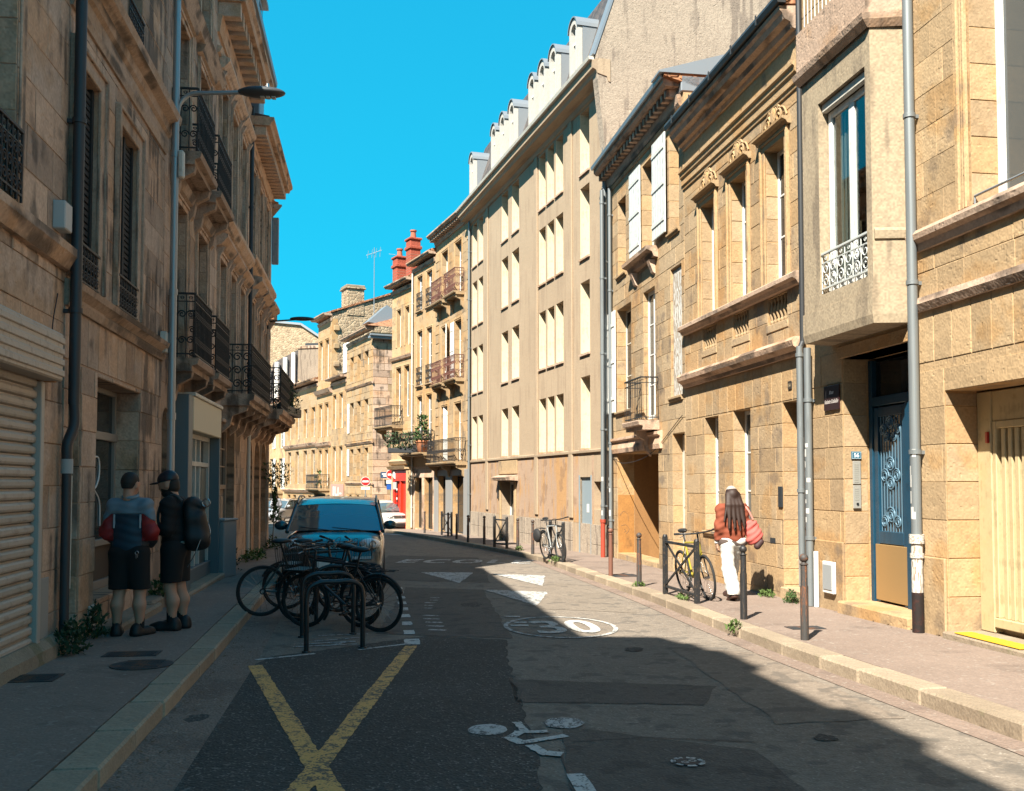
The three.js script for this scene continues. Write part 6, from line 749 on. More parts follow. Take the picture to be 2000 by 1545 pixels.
{ // cycle hoops
  const w = 0.6, h = 0.72, pts = [[0, -0.15, 0], [0, 0.3, 0], [0, h - 0.16, 0], [0.03, h - 0.05, 0], [0.14, h, 0], [w / 2, h, 0], [w - 0.14, h, 0], [w - 0.03, h - 0.05, 0], [w, h - 0.16, 0], [w, 0.3, 0], [w, -0.15, 0]];
  const g = tube(pts, 0.026, 60, 10), fl = (x) => at(cyl(0.05, 0.045, 0.02, 14), x, 0, 0);
  const hm = mat([0.035, 0.038, 0.042], 0.3, { metalness: 0.4 });
  const t = thing('cycle_hoop', 'black steel cycle hoop standing free of bicycles', 'cycle hoop', -2.14, gy(10.2), 10.2, 0.42, 'cycle hoops in the parking bay'); M('hoop', g, hm, t); M('base_flange', fl(0), hm, t); M('base_flange', fl(w), hm, t);
  copyOf(t, 'black steel cycle hoop with bicycles pressed against it', -2.42, gy(11.3), 11.3); copyOf(t, 'black steel cycle hoop furthest from the yellow cross, close to the car', -2.5, gy(12.5), 12.5);
}
// bicycles: local x along the bike (front +x), y up
const rubberM = mat([0.018, 0.018, 0.019], 0.85), chromeM = mat([0.55, 0.55, 0.56], 0.25, { metalness: 0.9 }), blackM = mat([0.022, 0.022, 0.024], 0.45);
function bicycle(label, X, Z, y, turn, frameM, o = {}) {
  const t = thing('bicycle', label, 'bicycle', X, y, Z, turn), R = 0.335, wb = 0.52, bb = [-0.08, 0.29, 0], st = [-0.24, 0.80, 0], hd = [0.36, 0.84, 0], hl = [0.40, 0.66, 0], ra = [-wb, R, 0], fa = [wb, R, 0];
  t.rotation.z = 0; const lean = o.lean ?? 0.06;
  for (const [x, dz] of [[-wb, 0], [wb, 0]]) {
    const w = M('wheel', at(new THREE.TorusGeometry(R - 0.018, 0.019, 8, 44), x, R, 0), rubberM, t); M('rim', at(new THREE.TorusGeometry(R - 0.042, 0.009, 6, 40), x, R, 0), o.rim ?? blackM, w);
    const sp = []; for (let i = 0; i < 18; i++) { const a = i / 18 * Math.PI * 2 + 0.1, s = i % 2 ? 0.02 : -0.02; sp.push(rod([x, R, s], [x + (R - 0.045) * Math.cos(a), R + (R - 0.045) * Math.sin(a), 0], 0.0018, 3)); } M('spokes', sp, chromeM, w); M('hub', at(cyl(0.02, 0.02, 0.09, 10), x, R, -0.045, Math.PI / 2), chromeM, w);
    if (o.guards) { const gp = []; for (let i = 0; i <= 10; i++) { const a = (x < 0 ? 0.15 : 0.5) * Math.PI + i / 10 * Math.PI * 0.72; gp.push([x + (R + 0.02) * Math.cos(a), R + (R + 0.02) * Math.sin(a), 0]); } M('mudguard', tube(gp, 0.018, 20, 5), blackM, t); }
  }
  M('frame', [rod(bb, st, 0.016), rod(o.step ? [-0.14, 0.48, 0] : st, o.step ? [0.39, 0.70, 0] : hd, 0.016), rod(bb, hl, 0.019), rod(hl, hd, 0.020), ...[-0.035, 0.035].flatMap((z) => [rod([ra[0], ra[1], z], [bb[0], bb[1], z * 0.6], 0.010), rod([ra[0], ra[1], z], [st[0], st[1] - 0.06, z * 0.4], 0.009)])], frameM, t);
  M('fork', [-0.04, 0.04].map((z) => tube([[hl[0], hl[1], z * 0.7], [0.43, 0.5, z], [fa[0] - 0.01, fa[1], z]], 0.011, 10, 6)), o.fork ?? frameM, t);
  M('seat_post', rod(st, [-0.29, 0.96, 0], 0.013), blackM, t); const sd = new THREE.SphereGeometry(1, 16, 10); sd.scale(0.135, 0.035, 0.072); const p = sd.attributes.position; for (let i = 0; i < p.count; i++) { const x = p.getX(i); if (x > 0) p.setZ(i, p.getZ(i) * (1 - 0.55 * x / 0.135)); } sd.computeVertexNormals(); M('saddle', at(sd, -0.28, 0.985, 0), o.saddle ?? blackM, t);
  M('stem', [rod(hd, [0.345, 0.96, 0], 0.014), rod([0.345, 0.96, 0], [0.40, 0.98, 0], 0.014)], blackM, t); const hb = M('handlebar', tube([[0.33, 1.0, -0.30], [0.38, 0.985, -0.16], [0.40, 0.98, 0], [0.38, 0.985, 0.16], [0.33, 1.0, 0.30]], 0.0125, 22, 7), o.bar ?? blackM, t); for (const s of [-1, 1]) { M('grip', rod([0.345, 0.996, s * 0.24], [0.315, 1.003, s * 0.345], 0.017), rubberM, hb); M('brake_lever', rod([0.39, 0.97, s * 0.2], [0.40, 0.95, s * 0.29], 0.006), chromeM, hb); }
  M('brake_cable', tube([[0.39, 0.98, 0.12], [0.50, 1.02, 0.04], [0.46, 0.8, 0.01], [0.42, 0.66, 0.02]], 0.004, 14, 4), blackM, t);
  const ck = M('chainset', [at(new THREE.TorusGeometry(0.085, 0.007, 5, 26), bb[0], bb[1], 0.05), rod([bb[0], bb[1], 0.06], [bb[0] + 0.12, bb[1] - 0.12, 0.07], 0.010), rod([bb[0], bb[1], -0.06], [bb[0] - 0.12, bb[1] + 0.12, -0.07], 0.010), rod([bb[0], bb[1], -0.06], [bb[0], bb[1], 0.07], 0.018)], chromeM, t); M('pedal', box(bb[0] + 0.075, bb[0] + 0.165, bb[1] - 0.135, bb[1] - 0.11, 0.07, 0.15, 0.005), blackM, ck); M('pedal', box(bb[0] - 0.165, bb[0] - 0.075, bb[1] + 0.11, bb[1] + 0.135, -0.15, -0.07, 0.005), blackM, ck);
  M('chain', [rod([bb[0], bb[1] + 0.085, 0.05], [ra[0], ra[1] + 0.035, 0.05], 0.004, 4), rod([bb[0], bb[1] - 0.085, 0.05], [ra[0], ra[1] - 0.035, 0.05], 0.004, 4), at(new THREE.TorusGeometry(0.035, 0.008, 5, 16), ra[0], ra[1], 0.05)], rubberM, t);
  if (o.rack) M('rear_rack', [rod([-0.3, 0.74, -0.05], [-0.78, 0.74, -0.05], 0.006), rod([-0.3, 0.74, 0.05], [-0.78, 0.74, 0.05], 0.006), ...[-0.4, -0.52, -0.64, -0.76].map((x) => rod([x, 0.74, -0.05], [x, 0.74, 0.05], 0.005)), rod([-0.6, 0.74, 0.05], [ra[0], ra[1], 0.05], 0.005), rod([-0.6, 0.74, -0.05], [ra[0], ra[1], -0.05], 0.005)], blackM, t);
  if (o.basket) { const bg = []; for (let i = 0; i < 9; i++) bg.push(rod([0.42 + i * 0.035, 0.72, -0.16], [0.42 + i * 0.035, 1.0, -0.18], 0.003, 3), rod([0.42 + i * 0.035, 0.72, 0.16], [0.42 + i * 0.035, 1.0, 0.18], 0.003, 3)); for (let i = 0; i < 9; i++) bg.push(rod([0.42, 0.72, -0.16 + i * 0.04], [0.42, 1.0, -0.18 + i * 0.045], 0.003, 3), rod([0.70, 0.72, -0.16 + i * 0.04], [0.72, 1.0, -0.18 + i * 0.045], 0.003, 3)); bg.push(box(0.42, 0.70, 0.715, 0.73, -0.16, 0.16)); M('basket', bg, blackM, t); }
  if (o.bag) { const s = new THREE.SphereGeometry(1, 14, 10); s.scale(0.2, 0.17, 0.08); M('pannier', [at(s, -0.6, 0.58, 0.14)], mat([0.02, 0.02, 0.022], 0.8), t); }
  t.rotation.order = 'YXZ'; t.rotation.x = lean; return t;
}
const frameBlack = mat([0.025, 0.026, 0.03], 0.35);
bicycle('black city bicycle with mudguards on the nearest loaded hoop, rear wheel to the road', -2.08, 11.95, gy(11.9), Math.PI - 0.38, frameBlack, { guards: true, rack: true, basket: true, lean: -0.05 });
bicycle('dark bicycle with its slim wheel over the kerb', -2.82, 13.1, gy(13) + 0.05, 0.42, mat([0.05, 0.055, 0.05], 0.4), { lean: 0.05 });
bicycle('black bicycle with panniers in the middle of the parked row', -2.35, 12.45, gy(12.4), Math.PI - 0.5, frameBlack, { guards: true, bag: true, rack: true, lean: 0.05 });
bicycle('tall dark bicycle parked tight against the car bonnet', -2.75, 14.2, gy(14.2), 0.15, frameBlack, { guards: true, basket: true });
bicycle('black bicycle with a front basket squeezed between the loaded hoops', -2.42, 12.95, gy(12.9), Math.PI - 0.42, frameBlack, { guards: true, basket: true, rack: true, bag: true, lean: -0.06 });
bicycle('yellow and black mountain bicycle leaning behind the cross braced barrier', 2.78, 14.7, walkY(14.7), -1.41, mat([0.42, 0.34, 0.03], 0.4), { fork: blackM, lean: 0.12, guards: false });
bicycle('pale silver bicycle locked to the barrier before the beige block', 0.98, 22.9, walkY(22.9), -1.25, mat([0.50, 0.52, 0.52], 0.3, { metalness: 0.3 }), { lean: 0.1, guards: true, rack: true, bag: true });

{ // street lamps
  const lampM = mat([0.42, 0.44, 0.45], 0.4, { metalness: 0.5 }), headM = mat([0.06, 0.065, 0.07], 0.45);
  const t = thing('street_lamp', 'grey wall pole lamp with a dark flat head reaching over the pavement', 'street lamp', LX(11.0) + 0.18, gy(14) + KERB, LZ(11.0), 0.10);
  M('pole', [at(cyl(0.055, 0.05, 9.2, 16), 0, 0, 0), at(cyl(0.066, 0.066, 0.1, 16), 0, 2.6, 0), at(cyl(0.064, 0.064, 0.08, 16), 0, 4.4, 0), at(cyl(0.062, 0.062, 0.08, 16), 0, 6.4, 0), at(cyl(0.07, 0.07, 0.9, 16), 0, 0, 0)], lampM, t); M('arm', tube([[0.02, 6.9, 0], [0.06, 7.2, 0], [0.2, 7.34, 0], [0.5, 7.37, 0], [0.95, 7.40, 0]], 0.03, 26, 9), lampM, t); M('control_box', box(0.05, 0.13, 6.1, 6.5, -0.06, 0.06, 0.02), offWhite, t); M('cable_box', box(-0.14, -0.05, 3.55, 3.85, 0.0, 0.14, 0.01), offWhite, t);
  const h = new THREE.SphereGeometry(1, 24, 12); h.scale(0.34, 0.075, 0.15); const hd = M('lamp_head', [at(h, 1.22, 7.41, 0), box(0.88, 1.0, 7.37, 7.44, -0.05, 0.05, 0.02)], headM, t); for (let i = 0; i < 3; i++) M('lens', box(1.2 + i * 0.08, 1.26 + i * 0.08, 7.325, 7.345, -0.05, 0.05, 0.004), mat([0.5, 0.48, 0.44], 0.3), hd); M('sensor', at(cyl(0.03, 0.025, 0.06, 12), 1.3, 7.48, 0), chromeM, hd);
  const f = thing('street_lamp', 'far slim lamp arm at the bend below the stone gable', 'street lamp', LX(25.3), 0, LZ(25.3), 0.1); M('arm', rod([0.0, 6.32, 0.0], [0.9, 6.4, 0], 0.025), headM, f); const h2 = new THREE.SphereGeometry(1, 20, 10); h2.scale(0.36, 0.06, 0.14); M('lamp_head', at(h2, 1.0, 6.42, 0), headM, f); M('wall_bracket', box(-0.1, 0.05, 6.1, 6.5, -0.06, 0.06, 0.01), headM, f);
}
{ // traffic signs
  const redS = mat([0.55, 0.02, 0.02], 0.4), disc = (r, z0 = 0, z1 = 0.02) => { const g = cyl(r, r, z1 - z0, 28); g.rotateX(Math.PI / 2); g.translate(0, 0, z0); return g; };
  const ne = (label, X, Z, h, group) => { const t = thing('no_entry_sign', label, 'traffic sign', X, walkY(Z), Z, 0.12, group); M('pole', at(cyl(0.03, 0.03, h + 0.25, 10), 0, 0, -0.03), zinc, t); const d = M('disc', at(disc(0.25), 0, h, 0), redS, t); M('white_rim', at(new THREE.TorusGeometry(0.245, 0.012, 6, 30), 0, h, 0.018), white, d); M('white_bar', box(-0.17, 0.17, h - 0.05, h + 0.05, 0.02, 0.026), white, d); M('under_plate', box(-0.24, 0.24, h - 0.46, h - 0.30, 0, 0.02, 0.004), white, t); return t; };
  ne('no entry sign with a white plate in front of the corner house arches', -8.2, 54.5, 2.35); const t2 = ne('no entry sign with a blue and white plate beside the red shop front', -6.15, 49.5, 2.62); M('blue_plate', box(-0.22, 0.2, 1.86, 2.12, 0.021, 0.03, 0.004), mat([0.02, 0.10, 0.42], 0.4), t2);
  const b = thing('sign_back', 'white backed round signs on a striped pole before the red shop front', 'traffic sign', -5.55, walkY(47.0), 47.0, 0.1); M('pole', at(cyl(0.03, 0.03, 2.9, 10), 0, 0, 0.03), darkPipe, b); M('round_back', at(disc(0.225, -0.01, 0.01), 0, 2.55, -0.01), mat([0.6, 0.6, 0.6], 0.5), b); M('plate_back', box(-0.2, 0.2, 1.85, 2.2, -0.02, 0, 0.004), mat([0.45, 0.45, 0.45], 0.5), b); for (let i = 0; i < 6; i++) M('pole_band', at(cyl(0.034, 0.034, 0.1, 10), 0, 0.7 + i * 0.22, 0.03), i % 2 ? white : redS, b);
}
{ const t = thing('roof_aerial', 'thin television aerial rising above the corner house roof', 'aerial', -8.5, 11.0, 59.5); M('mast', at(cyl(0.03, 0.02, 5.2, 6), 0, 0, 0), zinc, t); M('crossbar', [rod([-0.5, 4.7, 0], [0.5, 5.0, 0.2], 0.015), ...[-0.4, -0.15, 0.1, 0.35].map((x) => rod([x, 4.55 + x * 0.1, 0.1], [x + 0.05, 5.1 + x * 0.3, 0.1], 0.012)), rod([0.9, 4.8, 0], [1.3, 4.75, 0], 0.012)], zinc, t); }

// ---------------------------------------------------------------- plants
function leaves(n, fill, size, seed, spread = 1) { const lie = spread < 0.5 ? Math.PI / 2 : 0; // many small leaf faces
  const r = rng(seed), p = [], nn = [], u = [], q = new THREE.Quaternion(), e = new THREE.Euler(), v = V(0, 0, 0);
  for (let i = 0; i < n; i++) { const [x, y, z] = fill(r); const s = size * (0.6 + 0.8 * r()); e.set((r() - 0.5) * 2.4 * spread - lie, r() * 6.28, (r() - 0.5) * 2.4 * spread, 'YXZ'); q.setFromEuler(e); const nv = V(0, 0, 1).applyQuaternion(q), pts = [[0, 0, 0], [0.26, 0.4, 0.06], [0, 1, 0], [-0.26, 0.4, 0.06]].map(([a, b, c]) => v.set(a * s, b * s, c * s).clone().applyQuaternion(q).add(V(x, y, z))); for (const k of [0, 1, 2, 0, 2, 3]) { p.push(pts[k].x, pts[k].y, pts[k].z); nn.push(nv.x, nv.y, nv.z); u.push(0, 0); } }
  const g = new THREE.BufferGeometry(); g.setAttribute('position', new THREE.Float32BufferAttribute(p, 3)); g.setAttribute('normal', new THREE.Float32BufferAttribute(nn, 3)); g.setAttribute('uv', new THREE.Float32BufferAttribute(u, 2)); return g;
}
const leafM = [mat([0.05, 0.10, 0.022], 0.8, { side: THREE.DoubleSide }), mat([0.09, 0.15, 0.03], 0.8, { side: THREE.DoubleSide }), mat([0.03, 0.06, 0.02], 0.8, { side: THREE.DoubleSide })];
function weed(label, X, Z, y, w, h, d, n, m, seed, size = 0.05) { const t = thing('weed_clump', label, 'weeds', X, y, Z, 0); const st = [], r = rng(seed); for (let i = 0; i < 8; i++) { const x = (r() - 0.5) * w * 0.7, z = (r() - 0.5) * d * 0.7; st.push(rod([x * 0.4, -0.02, z * 0.4], [x, h * (0.5 + 0.4 * r()), z], 0.003, 4)); } M('stems', st, leafM[1], t); const mass = M('foliage', leaves(n, (q) => { const a = q() * 6.28, s = Math.sqrt(q()); const y2 = q(); return [Math.cos(a) * s * w / 2 * (1 - 0.5 * y2), y2 * h * (1 - 0.4 * s), Math.sin(a) * s * d / 2]; }, size, seed), m, t); return t; }
weed('big dark weed bush at the foot of the black downpipe', LX(6.4) + 0.2, LZ(6.4), walkY(9.3), 0.36, 0.38, 0.4, 420, leafM[2], 3, 0.05); weed('leafy weeds under the vent grille by the shop window', LX(7.5) + 0.12, LZ(7.5), walkY(10.4), 0.3, 0.4, 0.25, 160, leafM[2], 5, 0.07);
weed('weeds sprouting at the lamp pole foot', LX(10.6) + 0.2, LZ(10.6), walkY(13.5), 0.55, 0.5, 0.4, 260, leafM[0], 6, 0.08); weed('tall weeds by the carriage door sill', LX(17.0) + 0.2, LZ(17.0), walkY(19.8), 0.4, 0.6, 0.5, 200, leafM[2], 7, 0.08); weed('low weeds along the arcaded house base', LX(20.2) + 0.3, LZ(20.2), walkY(23), 0.5, 0.3, 1.6, 260, leafM[1], 8, 0.08); weed('weeds at the bend corner of the arcaded house', LX(25.2) + 0.25, LZ(25.2), walkY(27.9), 0.5, 0.4, 0.6, 160, leafM[0], 9, 0.08);
weed('bright weeds around the foot of the passage bollard', 2.12, 16.3, walkY(16.3), 0.26, 0.09, 0.26, 120, leafM[1], 11); weed('green weeds against the wall by the grey door', AX(9.6) - 0.16, AZ(9.6), walkY(14.7), 0.24, 0.12, 0.5, 200, leafM[1], 12, 0.045); weed('green weeds between the pipes and the grey door', AX(10.5) - 0.18, AZ(10.5), walkY(13.8), 0.22, 0.2, 0.3, 200, leafM[0], 13, 0.045); weed('sparse weeds in the kerb joint near the black bollard', 2.58, 11.35, gy(11.4) + 0.06, 0.22, 0.14, 0.3, 90, leafM[1], 14, 0.05); weed('dry weeds under the barrier with the yellow bicycle', 2.5, 14.3, walkY(14.3), 0.2, 0.08, 0.6, 110, leafM[1], 15, 0.045); weed('weeds under the pale bicycle', 1.0, 22.5, walkY(22.5), 0.25, 0.14, 0.4, 90, leafM[1], 16, 0.06); weed('weeds by a slim bollard before the beige block', 0.2, 27.2, walkY(27.2), 0.3, 0.15, 0.3, 70, leafM[1], 17, 0.06);
{ const t = thing('climbing_plant', 'dark climbing plant hanging on the arcaded house corner', 'climbing plant', LX(25.4) + 0.2, 0, LZ(25.4)); M('stem', tube([[0, -0.2, 0], [0.05, 0.8, 0], [-0.02, 1.6, 0], [0.1, 2.3, 0]], 0.015, 14, 5), brownDoor, t); M('foliage', leaves(900, (q) => { const y = 0.5 + q() * 1.7, m = 0.5 + 0.5 * Math.sin(y * 4); return [0.06 + (q() - 0.4) * (y > 1.5 ? 0.55 : 0.2) * (0.4 + m), y, (q() - 0.5) * 0.6 * (0.4 + m)]; }, 0.085, 31), leafM[0], t); }
{ const t = thing('potted_shrub', 'shrub in a terracotta pot on the long balcony', 'potted plant', -3.95, 3.02, 42.75); M('pot', lathe([[0, 0], [0.2, 0], [0.27, 0.42], [0.3, 0.42], [0.3, 0.5], [0.25, 0.5], [0.25, 0.44], [0, 0.44]], 16), mat([0.48, 0.19, 0.09], 0.9), t); M('foliage', leaves(300, (q) => { const y = q(); return [(q() - 0.5) * 0.7 * (1 - y * 0.6), 0.45 + y * 1.1, (q() - 0.5) * 0.7 * (1 - y * 0.6)]; }, 0.16, 33), leafM[0], t); }
{ const t = thing('balcony_plants', 'leafy plants trained along the long balcony railing', 'balcony plants', -4.85, 3.0, 43.6); M('planter', box(-0.7, 0.7, 0, 0.22, -0.1, 0.1, 0.02), darkPipe, t); M('foliage', leaves(420, (q) => [(q() - 0.5) * 1.6, 0.15 + q() * 0.75, (q() - 0.5) * 0.35], 0.14, 35), leafM[2], t); }
{ const t = thing('balcony_plants', 'trailing plants over the arcaded house balcony corner', 'balcony plants', LX(24.4) + 0.75, 3.52, LZ(24.4)); M('planter', box(-0.12, 0.12, 0, 0.25, -1.0, 1.0, 0.02), darkPipe, t); M('foliage', leaves(900, (q) => [(q() - 0.6) * 0.3, 0.05 + q() * q() * 1.1, (q() - 0.5) * 2.1], 0.075, 37), leafM[2], t); }
{ const t = thing('balcony_plants', 'plants crowding the tall gabled house balcony', 'balcony plants', -12.1, 1.35, 66.2); M('planter', box(-0.9, 0.9, 0, 0.25, -0.1, 0.1, 0.02), darkPipe, t); M('foliage', leaves(260, (q) => [(q() - 0.5) * 2.4, q() * 1.2, (q() - 0.5) * 0.7], 0.22, 39), leafM[0], t); }
{ const t = thing('utility_box', 'grey street cabinet beside the teal shop front', 'utility cabinet', LX(15.55) + 0.25, walkY(18.4), LZ(15.55), -0.14 + Math.PI / 2 * 0); M('cabinet', box(-0.16, 0.16, 0, 1.05, -0.28, 0.28, 0.015), mat([0.33, 0.34, 0.34], 0.6), t); M('lid', box(-0.18, 0.18, 1.05, 1.09, -0.30, 0.30, 0.01), mat([0.38, 0.39, 0.39], 0.6), t); M('door_label', box(-0.06, 0.06, 0.6, 0.76, 0.28, 0.284), white, t); }
{ // dry leaves and grit that gather along the gutters and wall feet
  const r = rng(77), q = leaves(620, (f) => { const k = f(); if (k < 0.45) { const Z = 4 + f() * 16; return [-1.62 - 0.1495 * Z + 0.05 + f() * f() * 0.5 + (Z < 9 ? 0.12 : 0.1), 0.012, -Z]; } if (k < 0.75) { const s = f() * 14; return [AX(s) - 0.03 - f() * f() * 0.4, KERB + 0.012 + 0, -AZ(s)]; } const s = 6 + f() * 12; return [LX(s) + 0.06 + f() * f() * 0.45, KERB + 0.012, -LZ(s)]; }, 0.035, 71, 0.25);
  q.rotateX(0); const o = M('leaf_litter', q, mat([0.16, 0.10, 0.05], 0.9, { side: THREE.DoubleSide }), scene); o.rotation.x = TILT; o.userData = { label: 'dry leaf litter and grit along the gutters and wall feet', category: 'leaf litter', kind: 'stuff' };
}

// ---------------------------------------------------------------- vehicles (local z forward, x across)
function patch(a, b, c, d, bulge, nu = 10, nv = 8, arch = 0) { // a,b bottom edge left to right, c,d top edge left to right
  const g = new THREE.PlaneGeometry(1, 1, nu, nv), p = g.attributes.position, A = V(...a), B = V(...b), C = V(...c), D = V(...d), N = V(...bulge), q = V(0, 0, 0), w = V(0, 0, 0);
  for (let i = 0; i < p.count; i++) { const u = p.getX(i) + 0.5, v = p.getY(i) + 0.5; q.lerpVectors(A, B, u); w.lerpVectors(C, D, u); q.lerp(w, v).addScaledVector(N, 4 * u * (1 - u) * 0.8 + v * (1 - v)); q.y += arch * 4 * v * (1 - v); p.setXYZ(i, q.x, q.y, q.z); }
  g.computeVertexNormals(); return g;
}
function loft(st) { // stations {z,w,yb,yt,r}: rounded section, half width w
  const K = 22, pos = [], idx = []; const sec = (s) => { const o = []; for (let k = 0; k <= K; k++) { const a = -Math.PI / 2 + Math.PI * k / K, e = s.e ?? 0.45, cx = Math.sign(Math.cos(a)) * Math.pow(Math.abs(Math.cos(a)), e), sy = Math.sign(Math.sin(a)) * Math.pow(Math.abs(Math.sin(a)), e); const ym = (s.yb + s.yt) / 2, h = (s.yt - s.yb) / 2; o.push([s.w * cx * (1 - (s.tumble ?? 0) * Math.max(0, sy)), ym + h * sy]); } return o; };
  for (const s of st) { const o = sec(s); for (const [x, y] of o) pos.push(x, y, s.z); for (let k = K - 1; k > 0; k--) pos.push(-o[k][0], o[k][1], s.z); }
  const n = 2 * K; for (let i = 0; i + 1 < st.length; i++) for (let k = 0; k < n; k++) { const a = i * n + k, b = i * n + (k + 1) % n, c = a + n, d = b + n; idx.push(a, b, c, b, d, c); }
  for (const [i, f] of [[0, -1], [st.length - 1, 1]]) { const ci = pos.length / 3; pos.push(0, (st[i].yb + st[i].yt) / 2, st[i].z + f * 0.02); for (let k = 0; k < n; k++) { const a = i * n + k, b = i * n + (k + 1) % n; f > 0 ? idx.push(a, b, ci) : idx.push(b, a, ci); } }
  const g = new THREE.BufferGeometry(); g.setAttribute('position', new THREE.Float32BufferAttribute(pos, 3)); g.setIndex(idx); g.computeVertexNormals(); g.setAttribute('uv', new THREE.Float32BufferAttribute(new Float32Array(pos.length / 3 * 2), 2)); return g;
}
const carGlass = mat([0.27, 0.36, 0.38], 0.04, { phys: true, metalness: 0.7 }), trimM = mat([0.025, 0.025, 0.027], 0.55), lensM = mat([0.9, 0.92, 0.94], 0.12, { phys: true, clearcoat: 1 });
function car(label, X, Z, turn, paint, o) {
  const t = thing('parked_car', label, 'car', X, gy(Z), Z, turn), L = o.L, W = o.W, H = o.H, hl = L / 2, hw = W / 2, yb = o.belt, yh = o.hood, zc = o.cowl, zr = o.roofF, ze = o.roofR;
  M('body', loft([{ z: -hl, w: hw * 0.88, yb: 0.32, yt: yb - 0.1 }, { z: -hl + 0.15, w: hw * 0.96, yb: 0.24, yt: yb }, { z: -hl + 0.7, w: hw, yb: 0.2, yt: yb }, { z: 0, w: hw, yb: 0.2, yt: yb, e: 0.4 }, { z: zc - 0.05, w: hw, yb: 0.2, yt: yb - 0.02, e: 0.4 }, { z: hl - 0.75, w: hw * 0.985, yb: 0.2, yt: yh + 0.02, e: 0.42 }, { z: hl - 0.35, w: hw * 0.96, yb: 0.2, yt: yh - 0.05, e: 0.45 }, { z: hl - 0.12, w: hw * 0.9, yb: 0.24, yt: yh - 0.16, e: 0.5 }, { z: hl, w: hw * 0.8, yb: 0.32, yt: yh - 0.28, e: 0.6 }]), paint, t);
  const b1 = hw * 0.955, r1 = hw * 0.82;
  M('windscreen', patch([-b1, yb - 0.02, zc], [b1, yb - 0.02, zc], [-r1, H - 0.17, zr], [r1, H - 0.17, zr], [0, 0.03, 0.10]), carGlass, t);
  M('roof', patch([-r1 - 0.03, H - 0.175, zr + 0.03], [r1 + 0.03, H - 0.175, zr + 0.03], [-r1 - 0.03, H - 0.13, ze], [r1 + 0.03, H - 0.13, ze], [0, 0.05, 0.0], 12, 12, 0.09), paint, t);
  M('rear_screen', patch([b1, yb - 0.02, -hl + 0.12], [-b1, yb - 0.02, -hl + 0.12], [r1, H - 0.12, ze], [-r1, H - 0.12, ze], [0, 0.0, -0.05]), carGlass, t);
  for (const s of [-1, 1]) {
    const A = [s * b1, yb - 0.02, zc], B = [s * b1, yb - 0.02, -hl + 0.12], C = [s * r1, H - 0.15, zr], D = [s * r1, H - 0.11, ze]; M('side_window', s > 0 ? patch(A, B, C, D, [s * 0.03, 0, 0]) : patch(B, A, D, C, [s * 0.03, 0, 0]), carGlass, t);
    M('front_pillar', rod([s * b1, yb - 0.03, zc + 0.02], [s * (r1 + 0.01), H - 0.165, zr + 0.01], 0.038, 8), paint, t); M('rear_pillar', rod([s * b1, yb - 0.03, -hl + 0.14], [s * (r1 + 0.01), H - 0.13, ze], 0.05, 8), paint, t); M('door_pillar', rod([s * (b1 + 0.012), yb - 0.03, -0.15], [s * (r1 + 0.03), H - 0.08, -0.2], 0.03, 6), trimM, t);
    M('roof_rail', tube([[s * r1, H - 0.13, zr - 0.12], [s * r1, H - 0.03, zr - 0.4], [s * r1, H - 0.0, -0.7], [s * r1, H - 0.03, ze + 0.4], [s * r1, H - 0.1, ze + 0.12]], 0.018, 20, 6), o.rails ?? trimM, t);
    const mi = new THREE.SphereGeometry(1, 14, 10); mi.scale(0.12, 0.085, 0.07); M('mirror', [at(mi, s * (hw + 0.09), yb + 0.08, zc - 0.22), rod([s * (hw - 0.04), yb, zc - 0.2], [s * (hw + 0.05), yb + 0.06, zc - 0.22], 0.02)], paint, t);
    for (const z of [hl - 0.86, -hl + 0.82]) { const w = M('wheel', at(new THREE.TorusGeometry(0.255, 0.075, 10, 28), s * (hw - 0.11), 0.325, z, 0, Math.PI / 2), rubberM, t); M('hubcap', [at(cyl(0.2, 0.2, 0.1, 20), s * (hw - 0.11) - 0.05, 0.325, z, 0, 0, -Math.PI / 2)], chromeM, w); M('wheel_arch', at(new THREE.TorusGeometry(0.36, 0.03, 6, 24, Math.PI), s * (hw - 0.03), 0.33, z, 0, Math.PI / 2), trimM, t); }
    const hd = new THREE.SphereGeometry(1, 20, 12); hd.scale(0.19, 0.10, 0.16); const lamp = M('headlight', at(hd, s * hw * 0.70, yh - 0.15, hl - 0.20, 0, s * 0.5), lensM, t); M('reflector', at(new THREE.TorusGeometry(0.055, 0.012, 6, 20), s * hw * 0.76, yh - 0.15, hl - 0.05, 0, s * 0.5), chromeM, lamp); M('reflector', at(new THREE.TorusGeometry(0.04, 0.01, 6, 20), s * hw * 0.58, yh - 0.15, hl - 0.01, 0, s * 0.35), chromeM, lamp);
    M('fog_light', at(cyl(0.05, 0.05, 0.04, 16), s * hw * 0.62, 0.36, hl - 0.04, Math.PI / 2), lensM, t);
  }
  M('bumper_intake', box(-hw * 0.45, hw * 0.45, 0.26, 0.42, hl - 0.10, hl + 0.012, 0.02), trimM, t); const gr = M('grille', box(-hw * 0.46, hw * 0.46, yh - 0.24, yh - 0.10, hl - 0.18, hl - 0.02, 0.02), trimM, t); for (let i = 0; i < 3; i++) M('grille_bar', box(-hw * 0.46, hw * 0.46, yh - 0.225 + i * 0.05, yh - 0.205 + i * 0.05, hl - 0.03, hl - 0.008, 0.004), chromeM, gr);
